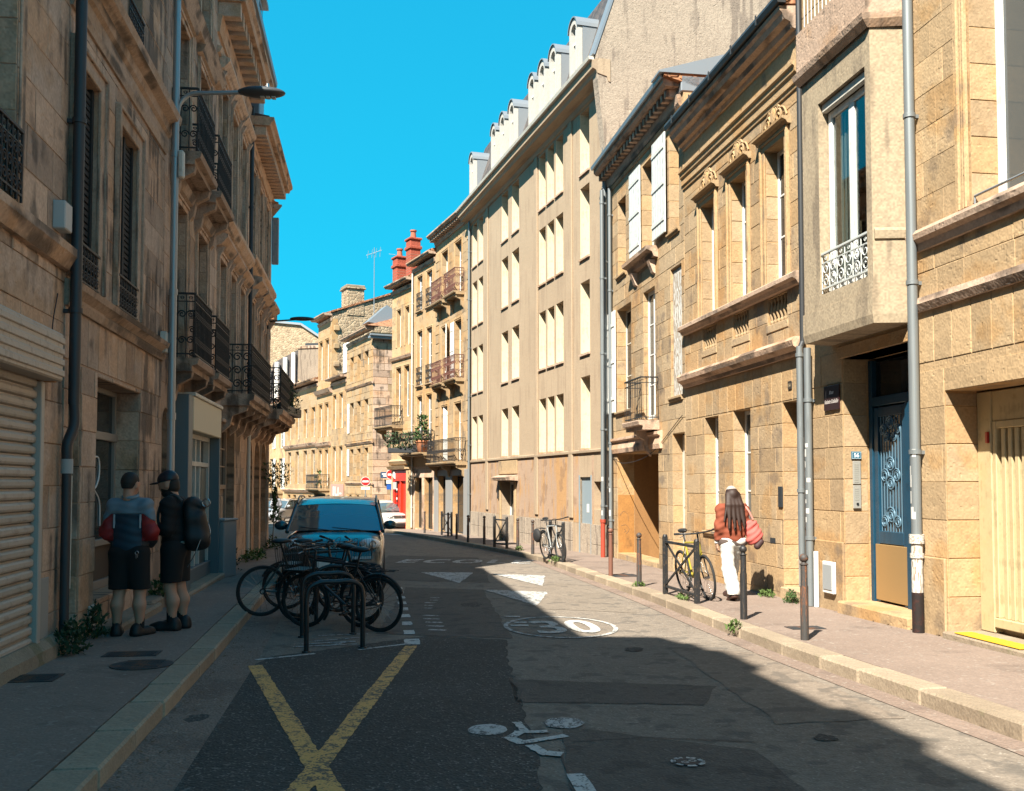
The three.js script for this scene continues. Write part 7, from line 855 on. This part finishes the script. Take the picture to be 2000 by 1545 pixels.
  const em = M('emblem', at(new THREE.TorusGeometry(0.055, 0.008, 6, 26), 0, yh - 0.16, hl + 0.0), chromeM, t); M('emblem_strokes', [[-0.03, 0.04, -0.012, 0.0], [-0.012, 0.0, 0.0, 0.03], [0.0, 0.03, 0.012, 0.0], [0.012, 0.0, 0.03, 0.04], [-0.045, 0.02, -0.02, -0.045], [-0.02, -0.045, 0.0, -0.005], [0.0, -0.005, 0.02, -0.045], [0.02, -0.045, 0.045, 0.02]].map(([a, b, c, d]) => bar([a, yh - 0.16 + b, hl], [c, yh - 0.16 + d, hl], 0.009, 0.008)), chromeM, em);
  M('number_plate', box(-0.26, 0.26, 0.44, 0.55, hl + 0.004, hl + 0.024, 0.004), white, t); M('wiper', [rod([-0.1, yb + 0.0, zc + 0.10], [-0.62, yb + 0.06, zc + 0.02], 0.009, 5), rod([0.45, yb + 0.0, zc + 0.08], [-0.05, yb + 0.05, zc + 0.09], 0.009, 5)], trimM, t);
  M('seats', [box(-hw * 0.62, -hw * 0.18, 0.7, 1.2, -0.3, -0.1, 0.06), box(hw * 0.18, hw * 0.62, 0.7, 1.2, -0.3, -0.1, 0.06)], trimM, t); return t;
}
const tealPaint = mat([0.010, 0.060, 0.080], 0.25, { phys: true, clearcoat: 0.7, clearcoatRoughness: 0.04, metalness: 0.2 });
car('petrol blue people carrier parked behind the bicycles', -3.36, 18.8, 0.14, tealPaint, { L: 4.4, W: 1.79, H: 1.63, belt: 1.03, hood: 0.98, cowl: 1.12, roofF: 0.42, roofR: -1.85, rails: mat([0.35, 0.33, 0.30], 0.4, { metalness: 0.5 }) });
car('small white hatchback at the side street corner by the red shop front', -6.1, 47.3, 0.55, mat([0.62, 0.62, 0.60], 0.3, { phys: true, clearcoat: 1 }), { L: 3.6, W: 1.62, H: 1.47, belt: 0.92, hood: 0.86, cowl: 0.85, roofF: 0.25, roofR: -1.4 });
car('silver car at the far end of the street beside the walker', -14.9, 63, -0.3, mat([0.45, 0.47, 0.50], 0.3, { phys: true, clearcoat: 1, metalness: 0.3 }), { L: 4.0, W: 1.7, H: 1.5, belt: 0.95, hood: 0.9, cowl: 0.95, roofF: 0.35, roofR: -1.5 });
car('white car parked furthest along the bend', -17.3, 66, -0.35, mat([0.62, 0.62, 0.60], 0.3, { phys: true, clearcoat: 1 }), { L: 4.0, W: 1.7, H: 1.5, belt: 0.95, hood: 0.9, cowl: 0.95, roofF: 0.35, roofR: -1.5 });

// ---------------------------------------------------------------- people: joints and radii, blended and meshed
function sdf(bones, k, box3, n, clip, rip) {
  const [x0, x1, y0, y1, z0, z1] = box3, mc = new MarchingCubes(n, new THREE.MeshStandardMaterial(), false, false, 400000), h = n / 2; mc.isolation = 0;
  for (let c = 0; c < n; c++) for (let b = 0; b < n; b++) for (let a = 0; a < n; a++) {
    const x = x0 + (x1 - x0) * (((a - h) / h) + 1) / 2, y = y0 + (y1 - y0) * (((b - h) / h) + 1) / 2, z = z0 + (z1 - z0) * (((c - h) / h) + 1) / 2; let s = 0, best = 1e9;
    for (const q of bones) { const dx = q[4] - q[0], dy = q[5] - q[1], dz = q[6] - q[2], px = x - q[0], py = y - q[1], pz = z - q[2], l = dx * dx + dy * dy + dz * dz; let t = l > 0 ? (px * dx + py * dy + pz * dz) / l : 0; t = t < 0 ? 0 : t > 1 ? 1 : t; const sx = q[8] ?? 1, sz = q[9] ?? 1, ex = (px - t * dx) / sx, ey = py - t * dy, ez = (pz - t * dz) / sz, d = Math.sqrt(ex * ex + ey * ey + ez * ez) - (q[3] + (q[7] - q[3]) * t); if (d < best) best = d; if (d < 0.11) s += Math.exp(-d / k); }
    let d = s > 0 ? -k * Math.log(s) : best; if (rip) d += rip(x, y, z); if (clip) d = Math.max(d, clip(x, y, z)); mc.field[a + b * n + c * n * n] = -d;
  }
  mc.update(); const cnt = mc.count, p = new Float32Array(mc.positionArray.slice(0, cnt * 3)); for (let i = 0; i < cnt; i++) { p[i * 3] = x0 + (x1 - x0) * (p[i * 3] + 1) / 2; p[i * 3 + 1] = y0 + (y1 - y0) * (p[i * 3 + 1] + 1) / 2; p[i * 3 + 2] = z0 + (z1 - z0) * (p[i * 3 + 2] + 1) / 2; }
  let g = new THREE.BufferGeometry(); g.setAttribute('position', new THREE.BufferAttribute(p, 3)); g = mergeVertices(g, 1e-5); g.computeVertexNormals(); g.setAttribute('uv', new THREE.BufferAttribute(new Float32Array(g.attributes.position.count * 2), 2)); return g;
}
function hand(w, dir, side, curl = 0.5, k = 1) { // wrist point, direction of the palm, thumb side vector
  const D = V(...dir).normalize(), S = V(...side).normalize(), N = D.clone().cross(S), P = (a, b, c) => { const q = V(...w).addScaledVector(D, a * k).addScaledVector(S, b * k).addScaledVector(N, c * k); return [q.x, q.y, q.z]; }, B = [], seg = (a, ra, b, rb) => B.push([...a, ra * k, ...b, rb * k]);
  seg(P(0, 0, 0), 0.026, P(0.05, 0.012, 0), 0.024); seg(P(0.02, 0.016, 0), 0.02, P(0.085, 0.028, 0), 0.014); seg(P(0.02, -0.014, 0), 0.02, P(0.08, -0.028, 0), 0.014);
  [[0.03, 0.088, 0.075], [0.011, 0.092, 0.085], [-0.009, 0.09, 0.078], [-0.028, 0.082, 0.06]].forEach(([s, a, l]) => { const c = curl; const k1 = P(a, s, 0), k2 = P(a + l * 0.5 * Math.cos(c * 0.7), s * 1.1, l * 0.5 * Math.sin(c * 0.7)), k3 = P(a + l * (0.5 * Math.cos(c * 0.7) + 0.5 * Math.cos(c * 1.6)), s * 1.1, l * (0.5 * Math.sin(c * 0.7) + 0.5 * Math.sin(c * 1.6))); seg(k1, 0.0095, k2, 0.009); seg(k2, 0.009, k3, 0.0072); });
  seg(P(0.02, 0.024, 0), 0.014, P(0.05, 0.05, 0.01), 0.010); seg(P(0.05, 0.05, 0.01), 0.010, P(0.078, 0.056, 0.022), 0.0078);
  const b = V(...w).addScaledVector(D, 0.09 * k), e = 0.13 * k; return sdf(B, 0.006, [b.x - e, b.x + e, b.y - e, b.y + e, b.z - e, b.z + e], 60);
}
const C = (a, ra, b, rb, sx, sz) => [...a, ra, ...b, rb, sx, sz];
const skinM = mat([0.62, 0.31, 0.20], 0.6), darkHair = mat([0.02, 0.013, 0.009], 0.7), blackCloth = mat([0.009, 0.008, 0.008], 0.9), shoeM = mat([0.012, 0.011, 0.011], 0.6);
function shoe(x, z, turn, k = 1) { const g = sdf([C([0, 0.045, -0.06], 0.045, [0, 0.04, 0.10], 0.042, 1, 1), C([0, 0.035, 0.10], 0.04, [0.005, 0.032, 0.17], 0.032, 1.1, 1), C([0, 0.09, -0.05], 0.048, [0, 0.05, -0.03], 0.045), C([0, 0.02, -0.08], 0.025, [0, 0.02, 0.17], 0.025, 1.5, 1)], 0.02, [-0.1, 0.1, -0.02, 0.18, -0.16, 0.26], 44, (a, y) => -y + 0.002); g.scale(k, k, k); g.rotateY(turn); g.translate(x, 0, z); return g; }
function head(cx, cy, cz, turn, tilt = 0) { // skull, jaw, nose, ears, brow; face along +z before the turn
  const g = sdf([C([0, 0.03, -0.012], 0.088, [0, 0.03, 0.012], 0.085, 0.88, 1), C([0, -0.045, 0.03], 0.062, [0, -0.075, 0.045], 0.045, 0.95, 1), C([0, 0.012, 0.088], 0.012, [0, -0.022, 0.106], 0.013), C([-0.03, 0.022, 0.083], 0.012, [0.03, 0.022, 0.083], 0.012), C([-0.02, -0.052, 0.085], 0.010, [0.02, -0.052, 0.085], 0.010), C([-0.078, 0.015, -0.005], 0.014, [-0.08, -0.02, 0.0], 0.011, 0.7, 1.2), C([0.078, 0.015, -0.005], 0.014, [0.08, -0.02, 0.0], 0.011, 0.7, 1.2), C([0, -0.05, -0.02], 0.055, [0, -0.14, -0.03], 0.054)], 0.014, [-0.13, 0.13, -0.19, 0.15, -0.14, 0.15], 62);
  g.rotateX(tilt); g.rotateY(turn); g.translate(cx, cy, cz); return g;
}
const plain = (g) => { const r = g.index ? g.toNonIndexed() : g; return r; };
{ // man in the colour-block jacket, seen from behind; faces -z (away)
  const t = thing('person', 'person in a grey, teal and red windbreaker with black shorts, standing', 'person', -4.16, walkY(10.62), 10.62, 0.05);
  const ankL = [-0.12, 0.09, 0], ankR = [0.13, 0.09, 0.02], kneeL = [-0.105, 0.48, -0.02], kneeR = [0.115, 0.48, -0.01], hipL = [-0.09, 0.88, 0], hipR = [0.09, 0.88, 0], shL = [-0.165, 1.40, 0.0], shR = [0.165, 1.40, 0.0], elL = [-0.23, 1.12, 0.02], elR = [0.23, 1.12, 0.02], wrL = [-0.16, 0.98, -0.20], wrR = [0.16, 0.98, -0.20];
  const legs = [C(ankL, 0.042, [-0.115, 0.33, 0.02], 0.062), C([-0.115, 0.33, 0.02], 0.062, kneeL, 0.056), C(kneeL, 0.058, hipL, 0.088), C(ankR, 0.042, [0.125, 0.33, 0.035], 0.062), C([0.125, 0.33, 0.035], 0.062, kneeR, 0.056), C(kneeR, 0.058, hipR, 0.088)], torso = [C(hipL, 0.1, hipR, 0.1), C([0, 0.92, 0], 0.14, [0, 1.12, 0], 0.125, 1.15, 0.8), C([0, 1.12, 0], 0.12, [0, 1.34, 0], 0.125, 1.2, 0.8), C(shL, 0.058, shR, 0.058)], arms = [C(shL, 0.06, elL, 0.046), C(elL, 0.045, wrL, 0.031), C(shR, 0.06, elR, 0.046), C(elR, 0.045, wrR, 0.031)];
  const b = sdf([...legs, ...torso, ...arms, C([0, 1.38, 0], 0.06, [0, 1.5, -0.01], 0.055)], 0.018, [-0.42, 0.42, -0.02, 1.6, -0.36, 0.3], 90); M('body', [b, head(0, 1.625, -0.01, Math.PI - 0.35, 0.1), hand(wrL, [0.6, -0.1, -0.8], [0, 1, 0], 0.9), hand(wrR, [-0.6, -0.1, -0.8], [0, 1, 0], 0.9)].map(plain), skinM, t);
  const up = (l, d) => l.map((q) => { const r = q.slice(); r[3] += d; r[7] += d; return r; }), jb = [...up(torso.slice(1), 0.012), ...up(arms, 0.022), C([-0.08, 0.98, 0], 0.105, [0.08, 0.98, 0], 0.105, 1, 0.9), C(elL, 0.06, [-0.2, 1.03, -0.14], 0.05), C(elR, 0.06, [0.2, 1.03, -0.14], 0.05)], bx = [-0.46, 0.46, 0.82, 1.6, -0.34, 0.3];
  const rip = (x, y, z) => (0.006 * Math.sin(30 * (y + 0.22 * Math.sin(6 * x + 2 + 3 * z)) + 7 * z) * (0.55 + 0.45 * Math.sin(11 * x + 4 * y)) + 0.003 * Math.sin(70 * (y - 0.3 * x) + 5 * Math.sin(9 * x))), cl = (f) => (x, y, z) => Math.max(0.91 - y, y - 1.53, f(x, y, z));
  const inTorso = (x) => Math.abs(x) - 0.155; // panels of the jacket, cut along their seams
  M('jacket_yoke', sdf(jb, 0.02, bx, 76, cl((x, y) => 1.315 - 0.5 * Math.max(0, Math.abs(x) - 0.17) * 1.6 - y), rip), mat([0.19, 0.245, 0.29], 0.65), t);
  M('jacket_back', sdf(jb, 0.02, bx, 76, cl((x, y) => Math.max(y - 1.314 + 0.8 * Math.max(0, Math.abs(x) - 0.16), Math.abs(x) - 0.145 - (1.3 - y) * 0.03)), rip), mat([0.010, 0.035, 0.060], 0.6), t);
  for (const e of [-1, 1]) M('jacket_sleeve', sdf(jb, 0.02, bx, 76, cl((x, y) => Math.max(y - 1.314 + 0.8 * Math.max(0, Math.abs(x) - 0.17), -(e * x - 0.147 - (1.3 - y) * 0.03), 1.02 - y)), rip), mat([0.34, 0.012, 0.012], 0.65), t);
  for (const e of [-1, 1]) M('jacket_cuff', sdf(jb, 0.02, bx, 76, cl((x, y) => Math.max(y - 1.018, -(e * x - 0.147 - (1.3 - y) * 0.03)))), mat([0.03, 0.03, 0.035], 0.7), t);
  M('jacket_seam', [box(-0.146, -0.130, 1.16, 1.31, 0.06, 0.104, 0.006), box(0.130, 0.146, 1.16, 1.31, 0.06, 0.104, 0.006)], mat([0.45, 0.47, 0.5], 0.7), t);
  M('shorts', sdf([...up(legs.filter((_, i) => i % 3 === 2), 0.03), C([-0.075, 0.9, 0], 0.12, [0.075, 0.9, 0], 0.12, 1, 0.9), C([-0.085, 0.88, 0], 0.11, [-0.11, 0.5, 0], 0.098), C([0.085, 0.88, 0], 0.11, [0.12, 0.5, 0], 0.098)], 0.02, [-0.36, 0.36, 0.4, 1.06, -0.26, 0.26], 80, (x, y) => Math.max(0.50 - y, y - 1.0)), blackCloth, t);
  M('key_ring', [at(new THREE.TorusGeometry(0.018, 0.004, 6, 14), 0.13, 0.90, 0.155), box(0.118, 0.128, 0.84, 0.89, 0.15, 0.156), box(0.132, 0.142, 0.85, 0.89, 0.152, 0.158)], chromeM, t);
  M('hair', sdf([C([0, 0.045, -0.02], 0.094, [0, 0.045, 0.0], 0.09, 0.9, 1), C([0, 0.0, -0.05], 0.062, [0, -0.02, -0.055], 0.055)], 0.02, [-0.13, 0.13, -0.1, 0.17, -0.16, 0.14], 54, (x, y, z) => Math.max(z * 0.9 - y + 0.0 - 0.02, -0.05 - y)).rotateX(0.1).rotateY(Math.PI - 0.35).translate(0, 1.63, -0.01), darkHair, t);
  M('collar', at(new THREE.TorusGeometry(0.075, 0.02, 8, 24), 0, 1.50, -0.005, Math.PI / 2 + 0.15), mat([0.24, 0.30, 0.34], 0.7), t);
  for (const [x, z, a] of [[-0.12, 0, Math.PI + 0.25], [0.13, 0.02, Math.PI - 0.5]]) { M('sock', at(cyl(0.048, 0.05, 0.18, 14), x, 0.08, z), blackCloth, t); M('shoe', shoe(x, z, a), shoeM, t); }
}
{ // rider in black with a rucksack, in profile, looking towards the shop (-x)
  const t = thing('person', 'person all in black with cap, rucksack and pale belt, standing side on', 'person', -3.84, walkY(11.1), 11.1, -0.05);
  const ankL = [0.02, 0.09, 0.10], ankR = [0.06, 0.09, -0.10], kneeL = [-0.01, 0.49, 0.09], kneeR = [0.03, 0.49, -0.09], hipL = [0.02, 0.9, 0.09], hipR = [0.02, 0.9, -0.09], sh1 = [-0.01, 1.41, 0.165], sh2 = [-0.01, 1.41, -0.165], el1 = [0.0, 1.14, 0.21], el2 = [0.0, 1.14, -0.21], wr1 = [-0.22, 1.12, 0.12], wr2 = [-0.22, 1.10, -0.12];
  const legs = [C(ankL, 0.045, [0.03, 0.33, 0.10], 0.066), C([0.03, 0.33, 0.1], 0.066, kneeL, 0.058), C(kneeL, 0.06, hipL, 0.09), C(ankR, 0.045, [0.07, 0.33, -0.1], 0.066), C([0.07, 0.33, -0.1], 0.066, kneeR, 0.058), C(kneeR, 0.06, hipR, 0.09)], torso = [C(hipL, 0.1, hipR, 0.1), C([0.02, 0.95, 0], 0.14, [0, 1.15, 0], 0.13, 0.9, 1.1), C([0, 1.15, 0], 0.13, [-0.01, 1.36, 0], 0.14, 0.85, 1.15), C(sh1, 0.065, sh2, 0.065)], arms = [C(sh1, 0.06, el1, 0.046), C(el1, 0.045, wr1, 0.032), C(sh2, 0.06, el2, 0.046), C(el2, 0.045, wr2, 0.032)], up = (l, d) => l.map((q) => { const r = q.slice(); r[3] += d; r[7] += d; return r; });
  const b = sdf([...legs, ...torso, ...arms, C([-0.01, 1.38, 0], 0.062, [-0.06, 1.54, 0], 0.056)], 0.018, [-0.42, 0.34, -0.02, 1.6, -0.36, 0.36], 90); M('body', [b, head(-0.075, 1.635, 0, -Math.PI / 2, 0.25), hand(wr1, [-0.9, 0.1, -0.3], [0, 1, 0], 0.9), hand(wr2, [-0.9, 0.1, 0.3], [0, 1, 0], 0.9)].map(plain), skinM, t);
  M('jacket', sdf([...up(torso.slice(1), 0.014), ...up(arms, 0.02), C([0.02, 0.98, 0], 0.135, [0.01, 1.1, 0], 0.13, 0.95, 1.1), C([-0.02, 1.44, 0], 0.075, [-0.05, 1.53, 0], 0.07)], 0.02, [-0.36, 0.3, 0.8, 1.66, -0.36, 0.36], 80, (x, y, z) => Math.max(0.93 - y, y - 1.585, x < -0.23 && y < 1.3 ? -0.23 - x : -1), (x, y, z) => (0.006 * Math.sin(30 * (y + 0.22 * Math.sin(6 * x + 2 + 3 * z)) + 7 * z) * (0.55 + 0.45 * Math.sin(11 * x + 4 * y)) + 0.003 * Math.sin(70 * (y - 0.3 * x) + 5 * Math.sin(9 * x)))), blackCloth, t);
  M('shorts', sdf([...up(legs.filter((_, i) => i % 3 === 2), 0.03), C([0.02, 0.92, -0.06], 0.13, [0.02, 0.92, 0.06], 0.13), C([0.02, 0.86, 0.09], 0.112, [0.01, 0.56, 0.09], 0.10), C([0.02, 0.86, -0.09], 0.112, [0.04, 0.56, -0.09], 0.10)], 0.02, [-0.26, 0.3, 0.4, 1.1, -0.32, 0.32], 80, (x, y) => Math.max(0.54 - y, y - 1.02)), blackCloth, t);
  M('belt', [at(new THREE.TorusGeometry(0.142, 0.02, 8, 40), 0.02, 0.985, 0, Math.PI / 2)].map((g) => g), mat([0.38, 0.32, 0.27], 0.7), t);
  M('rucksack', sdf([C([0.22, 1.08, 0], 0.12, [0.19, 1.40, 0], 0.10, 0.8, 1.2), C([0.32, 1.06, 0], 0.085, [0.30, 1.26, 0], 0.075, 0.9, 1.3), C([0.24, 0.99, 0], 0.10, [0.32, 0.99, 0], 0.085, 1, 1.2), C([0.24, 1.45, 0], 0.04, [0.32, 1.40, 0], 0.03, 1, 2)], 0.03, [0.05, 0.56, 0.8, 1.6, -0.28, 0.28], 72, null, (x, y, z) => 0.008 * Math.sin(26 * y) * Math.sin(20 * z + 8 * x)), mat([0.014, 0.014, 0.015], 0.6), t);
  M('rucksack_loop', [at(new THREE.TorusGeometry(0.045, 0.008, 6, 18), 0.38, 1.43, 0.05), tube([[0.43, 1.2, 0.1], [0.46, 1.1, 0.12], [0.44, 1.02, 0.1]], 0.006, 10, 5), tube([[0.36, 1.02, 0.15], [0.30, 0.85, 0.17], [0.22, 0.72, 0.16]], 0.007, 10, 5)], chromeM, t); M('shoulder_strap', tube([[0.13, 1.45, 0.12], [0.04, 1.52, 0.12], [-0.10, 1.42, 0.13], [-0.13, 1.2, 0.13], [0.05, 1.06, 0.18]], 0.018, 20, 6), mat([0.06, 0.06, 0.06], 0.7), t);
  M('cap', [sdf([C([0, 0.055, -0.01], 0.102, [0, 0.05, 0.01], 0.1, 0.95, 1.08)], 0.02, [-0.14, 0.14, -0.05, 0.2, -0.16, 0.16], 50, (x, y) => 0.03 - y), (() => { const g = new THREE.SphereGeometry(1, 20, 8); g.scale(0.085, 0.012, 0.085); g.translate(0, 0.035, 0.13); return g; })()].map(plain).map((g) => g.rotateX(0.2).rotateY(-Math.PI / 2).translate(-0.075, 1.645, 0)), mat([0.014, 0.016, 0.026], 0.45), t);
  M('beard', sdf([C([0, -0.05, 0.04], 0.064, [0, -0.085, 0.055], 0.048, 0.97, 1), C([0, 0.0, -0.05], 0.075, [0, -0.04, -0.05], 0.07)], 0.02, [-0.11, 0.11, -0.17, 0.1, -0.16, 0.14], 44).rotateX(0.25).rotateY(-Math.PI / 2).translate(-0.075, 1.635, 0), darkHair, t);
  for (const [x, z] of [[0.02, 0.10], [0.06, -0.10]]) { M('sock', at(cyl(0.052, 0.054, 0.22, 14), x, 0.08, z), blackCloth, t); M('boot', shoe(x - 0.02, z, -Math.PI / 2, 1.12), shoeM, t); }
}
{ // woman walking away on the sunny pavement
  const t = thing('person', 'person with long dark hair in rust jacket and white trousers, walking with a pink bag', 'person', 3.24, walkY(14.35), 14.35, 0.12);
  const k = 0.93, ankL = [-0.09, 0.10, 0.30], ankR = [0.07, 0.10, -0.32], kneeL = [-0.085, 0.45, 0.06], kneeR = [0.075, 0.46, -0.22], hipL = [-0.085, 0.85, 0], hipR = [0.085, 0.85, 0], shL = [-0.165, 1.32, 0], shR = [0.165, 1.32, 0], elL = [-0.205, 1.06, 0.03], elR = [0.20, 1.07, 0.02], wrL = [-0.215, 0.82, -0.04], wrR = [0.20, 1.08, -0.20];
  // the near leg is the one still behind her (left), heel lifted
  const legs = [C(ankL, 0.04, [-0.09, 0.3, 0.2], 0.055), C([-0.09, 0.3, 0.2], 0.055, kneeL, 0.055), C(kneeL, 0.055, hipL, 0.085), C(ankR, 0.04, [0.07, 0.3, -0.26], 0.055), C([0.07, 0.3, -0.26], 0.055, kneeR, 0.055), C(kneeR, 0.055, hipR, 0.085)], torso = [C(hipL, 0.1, hipR, 0.1), C([0, 0.9, 0], 0.12, [0, 1.08, 0], 0.11, 1.15, 0.85), C([0, 1.08, 0], 0.11, [0, 1.28, 0], 0.115, 1.2, 0.8), C(shL, 0.05, shR, 0.05)], arms = [C(shL, 0.05, elL, 0.04), C(elL, 0.04, wrL, 0.028), C(shR, 0.05, elR, 0.04), C(elR, 0.04, wrR, 0.028)], up = (l, d) => l.map((q) => { const r = q.slice(); r[3] += d; r[7] += d; return r; });
  const g0 = sdf([...legs, ...torso, ...arms, C([0, 1.3, 0], 0.05, [0, 1.42, -0.01], 0.048)], 0.018, [-0.4, 0.4, -0.02, 1.5, -0.46, 0.46], 88); M('body', [g0, head(0, 1.50, -0.02, Math.PI, 0.1), hand(wrL, [0, -1, -0.1], [0, 0, -1], 0.6, 0.9), hand(wrR, [0.1, 0.2, -0.9], [-1, 0, 0], 0.9, 0.9)].map(plain), mat([0.48, 0.28, 0.19], 0.6), t);
  const rust = mat([0.25, 0.055, 0.022], 0.85); M('jacket', sdf([...up(torso.slice(1), 0.02), ...up(arms, 0.024), C([-0.07, 0.92, 0.0], 0.115, [0.07, 0.92, 0.0], 0.115, 1, 0.9), C([0, 1.12, 0.02], 0.125, [0, 1.25, 0.01], 0.115, 1.15, 0.9)], 0.025, [-0.4, 0.4, 0.74, 1.48, -0.32, 0.3], 80, (x, y, z) => Math.max((Math.abs(x) < 0.19 ? 0.82 : 0.86) - y, y - 1.40), (x, y, z) => (0.006 * Math.sin(30 * (y + 0.22 * Math.sin(6 * x + 2 + 3 * z)) + 7 * z) * (0.55 + 0.45 * Math.sin(11 * x + 4 * y)) + 0.003 * Math.sin(70 * (y - 0.3 * x) + 5 * Math.sin(9 * x)))), rust, t);
  M('shirt_hem', sdf([C([-0.09, 0.84, 0], 0.13, [0.09, 0.84, 0], 0.13, 1, 0.9)], 0.02, [-0.26, 0.26, 0.72, 0.95, -0.2, 0.2], 44, (x, y) => Math.max(0.785 - y, y - 0.88)), mat([0.10, 0.07, 0.06], 0.8), t); M('cuff', at(cyl(0.042, 0.042, 0.05, 14), -0.215, 0.82, -0.04), white, t);
  const wt = mat([0.72, 0.70, 0.66], 0.8); M('trousers', sdf([C(hipL, 0.112, kneeL, 0.08), C(kneeL, 0.08, [-0.09, 0.13, 0.29], 0.082), C(hipR, 0.112, kneeR, 0.08), C(kneeR, 0.08, [0.07, 0.13, -0.31], 0.082), C(hipL, 0.105, hipR, 0.105), C(kneeL, 0.08, [-0.09, 0.3, 0.2], 0.082), C([-0.09, 0.3, 0.2], 0.082, [-0.09, 0.13, 0.29], 0.08), C(kneeR, 0.08, [0.07, 0.3, -0.26], 0.08)], 0.02, [-0.34, 0.34, 0.02, 1.0, -0.48, 0.48], 80, (x, y, z) => Math.max(0.105 - y, y - 0.90), (x, y, z) => 0.7 * (0.006 * Math.sin(30 * (y + 0.22 * Math.sin(6 * x + 2 + 3 * z)) + 7 * z) * (0.55 + 0.45 * Math.sin(11 * x + 4 * y)) + 0.003 * Math.sin(70 * (y - 0.3 * x) + 5 * Math.sin(9 * x)))), wt, t);
  const hb = []; for (let i = 0; i < 13; i++) { const x = -0.115 + i * 0.0192; hb.push(C([x * 0.7, 1.53, 0.035], 0.032, [x, 1.38, 0.105 + 0.008 * (i % 3)], 0.022), C([x, 1.38, 0.105 + 0.008 * (i % 3)], 0.022, [x * 1.35 + 0.02 * ((i * 5) % 3 - 1), 1.14 - 0.05 * ((i * 7) % 4), 0.155 + 0.010 * ((i * 3) % 4)], 0.011)); } M('hair', sdf([C([0, 1.545, -0.01], 0.1, [0, 1.53, 0.015], 0.1, 0.93, 1), ...hb], 0.009, [-0.22, 0.22, 1.0, 1.68, -0.14, 0.2], 84, (x, y, z) => z < -0.06 && y < 1.53 ? 1 : -1), mat([0.030, 0.011, 0.006], 0.65), t);
  M('headscarf', sdf([C([0, 1.582, -0.03], 0.08, [0, 1.575, -0.005], 0.08, 0.98, 1)], 0.02, [-0.13, 0.13, 1.5, 1.7, -0.13, 0.13], 44, (x, y, z) => 1.60 + 0.25 * z - y), mat([0.42, 0.36, 0.32], 0.8), t);
  for (const [x, y, z, a, tl] of [[-0.09, 0.03, 0.27, Math.PI, -0.35], [0.07, 0, -0.34, Math.PI, 0.0]]) { const s = shoe(0, 0, a, 0.92); s.rotateX(tl); s.translate(x, y, z); M('shoe', s, mat([0.07, 0.03, 0.02], 0.5), t); }
}
{ const t = thing('shoulder_bag', 'coral pink rucksack hung on the walking woman shoulder', 'bag', 3.24, walkY(14.35), 14.35, 0.12); const pink = mat([0.62, 0.12, 0.10], 0.8); M('bag_body', sdf([C([0.26, 0.86, 0.08], 0.06, [0.22, 1.10, 0.07], 0.055, 1.1, 0.9), C([0.36, 0.88, 0.10], 0.055, [0.31, 1.08, 0.08], 0.055, 1.1, 0.9), C([0.31, 0.88, 0.13], 0.055, [0.29, 0.97, 0.12], 0.05, 1.3, 0.8)], 0.03, [0.05, 0.56, 0.66, 1.3, -0.08, 0.34], 72, null, (x, y, z) => 1.6 * (0.006 * Math.sin(30 * (y + 0.22 * Math.sin(6 * x + 2 + 3 * z)) + 7 * z) * (0.55 + 0.45 * Math.sin(11 * x + 4 * y)) + 0.003 * Math.sin(70 * (y - 0.3 * x) + 5 * Math.sin(9 * x)))), pink, t); M('strap', tube([[0.27, 1.17, 0.12], [0.20, 1.32, 0.09], [0.15, 1.385, 0.0], [0.17, 1.28, -0.10], [0.26, 1.0, -0.06], [0.32, 0.84, 0.06]], 0.016, 26, 6), mat([0.60, 0.25, 0.20], 0.8), t); M('base_patch', sdf([C([0.33, 0.78, 0.13], 0.05, [0.38, 0.84, 0.14], 0.045)], 0.02, [0.22, 0.5, 0.66, 0.95, 0.0, 0.26], 36), mat([0.05, 0.02, 0.02], 0.7), t); }
{ // walker far down the street
  const t = thing('person', 'person in pale clothes standing far down the street by the parked cars', 'person', -14.4, gy(59.5), 59.5, 0.3);
  const legs = [C([-0.12, 0.08, 0.05], 0.05, [-0.1, 0.48, 0], 0.065), C([-0.1, 0.48, 0], 0.065, [-0.09, 0.88, 0], 0.1), C([0.12, 0.08, -0.05], 0.05, [0.1, 0.48, 0], 0.065), C([0.1, 0.48, 0], 0.065, [0.09, 0.88, 0], 0.1)], top = [C([0, 0.95, 0], 0.15, [0, 1.38, 0], 0.15, 1.15, 0.85), C([-0.2, 1.42, 0], 0.06, [-0.28, 1.12, 0], 0.05), C([-0.28, 1.12, 0], 0.05, [-0.2, 0.9, -0.1], 0.04), C([0.2, 1.42, 0], 0.06, [0.28, 1.12, 0], 0.05), C([0.28, 1.12, 0], 0.05, [0.2, 0.9, -0.1], 0.04)], up = (l, d) => l.map((q) => { const r = q.slice(); r[3] += d; r[7] += d; return r; });
  M('body', [sdf([...legs, ...top, C([0, 1.4, 0], 0.055, [0, 1.52, 0], 0.052)], 0.02, [-0.4, 0.4, -0.02, 1.58, -0.3, 0.3], 56), head(0, 1.63, 0, Math.PI)].map(plain), skinM, t); const pale = mat([0.36, 0.36, 0.40], 0.85); M('shirt', sdf(up(top, 0.03), 0.02, [-0.42, 0.42, 0.8, 1.6, -0.3, 0.3], 48, (x, y) => Math.max(0.86 - y, y - 1.5)), pale, t); M('trousers', sdf(up(legs, 0.035), 0.02, [-0.34, 0.34, 0, 1.05, -0.3, 0.3], 48, (x, y) => Math.max(0.1 - y, y - 0.95)), mat([0.50, 0.50, 0.54], 0.85), t); M('hair', at(new THREE.SphereGeometry(0.1, 14, 10), 0, 1.68, 0.02), darkHair, t); for (const [x, z] of [[-0.12, 0.05], [0.12, -0.05]]) M('shoe', shoe(x, z, Math.PI), shoeM, t);
}
renderer.render(scene, camera);
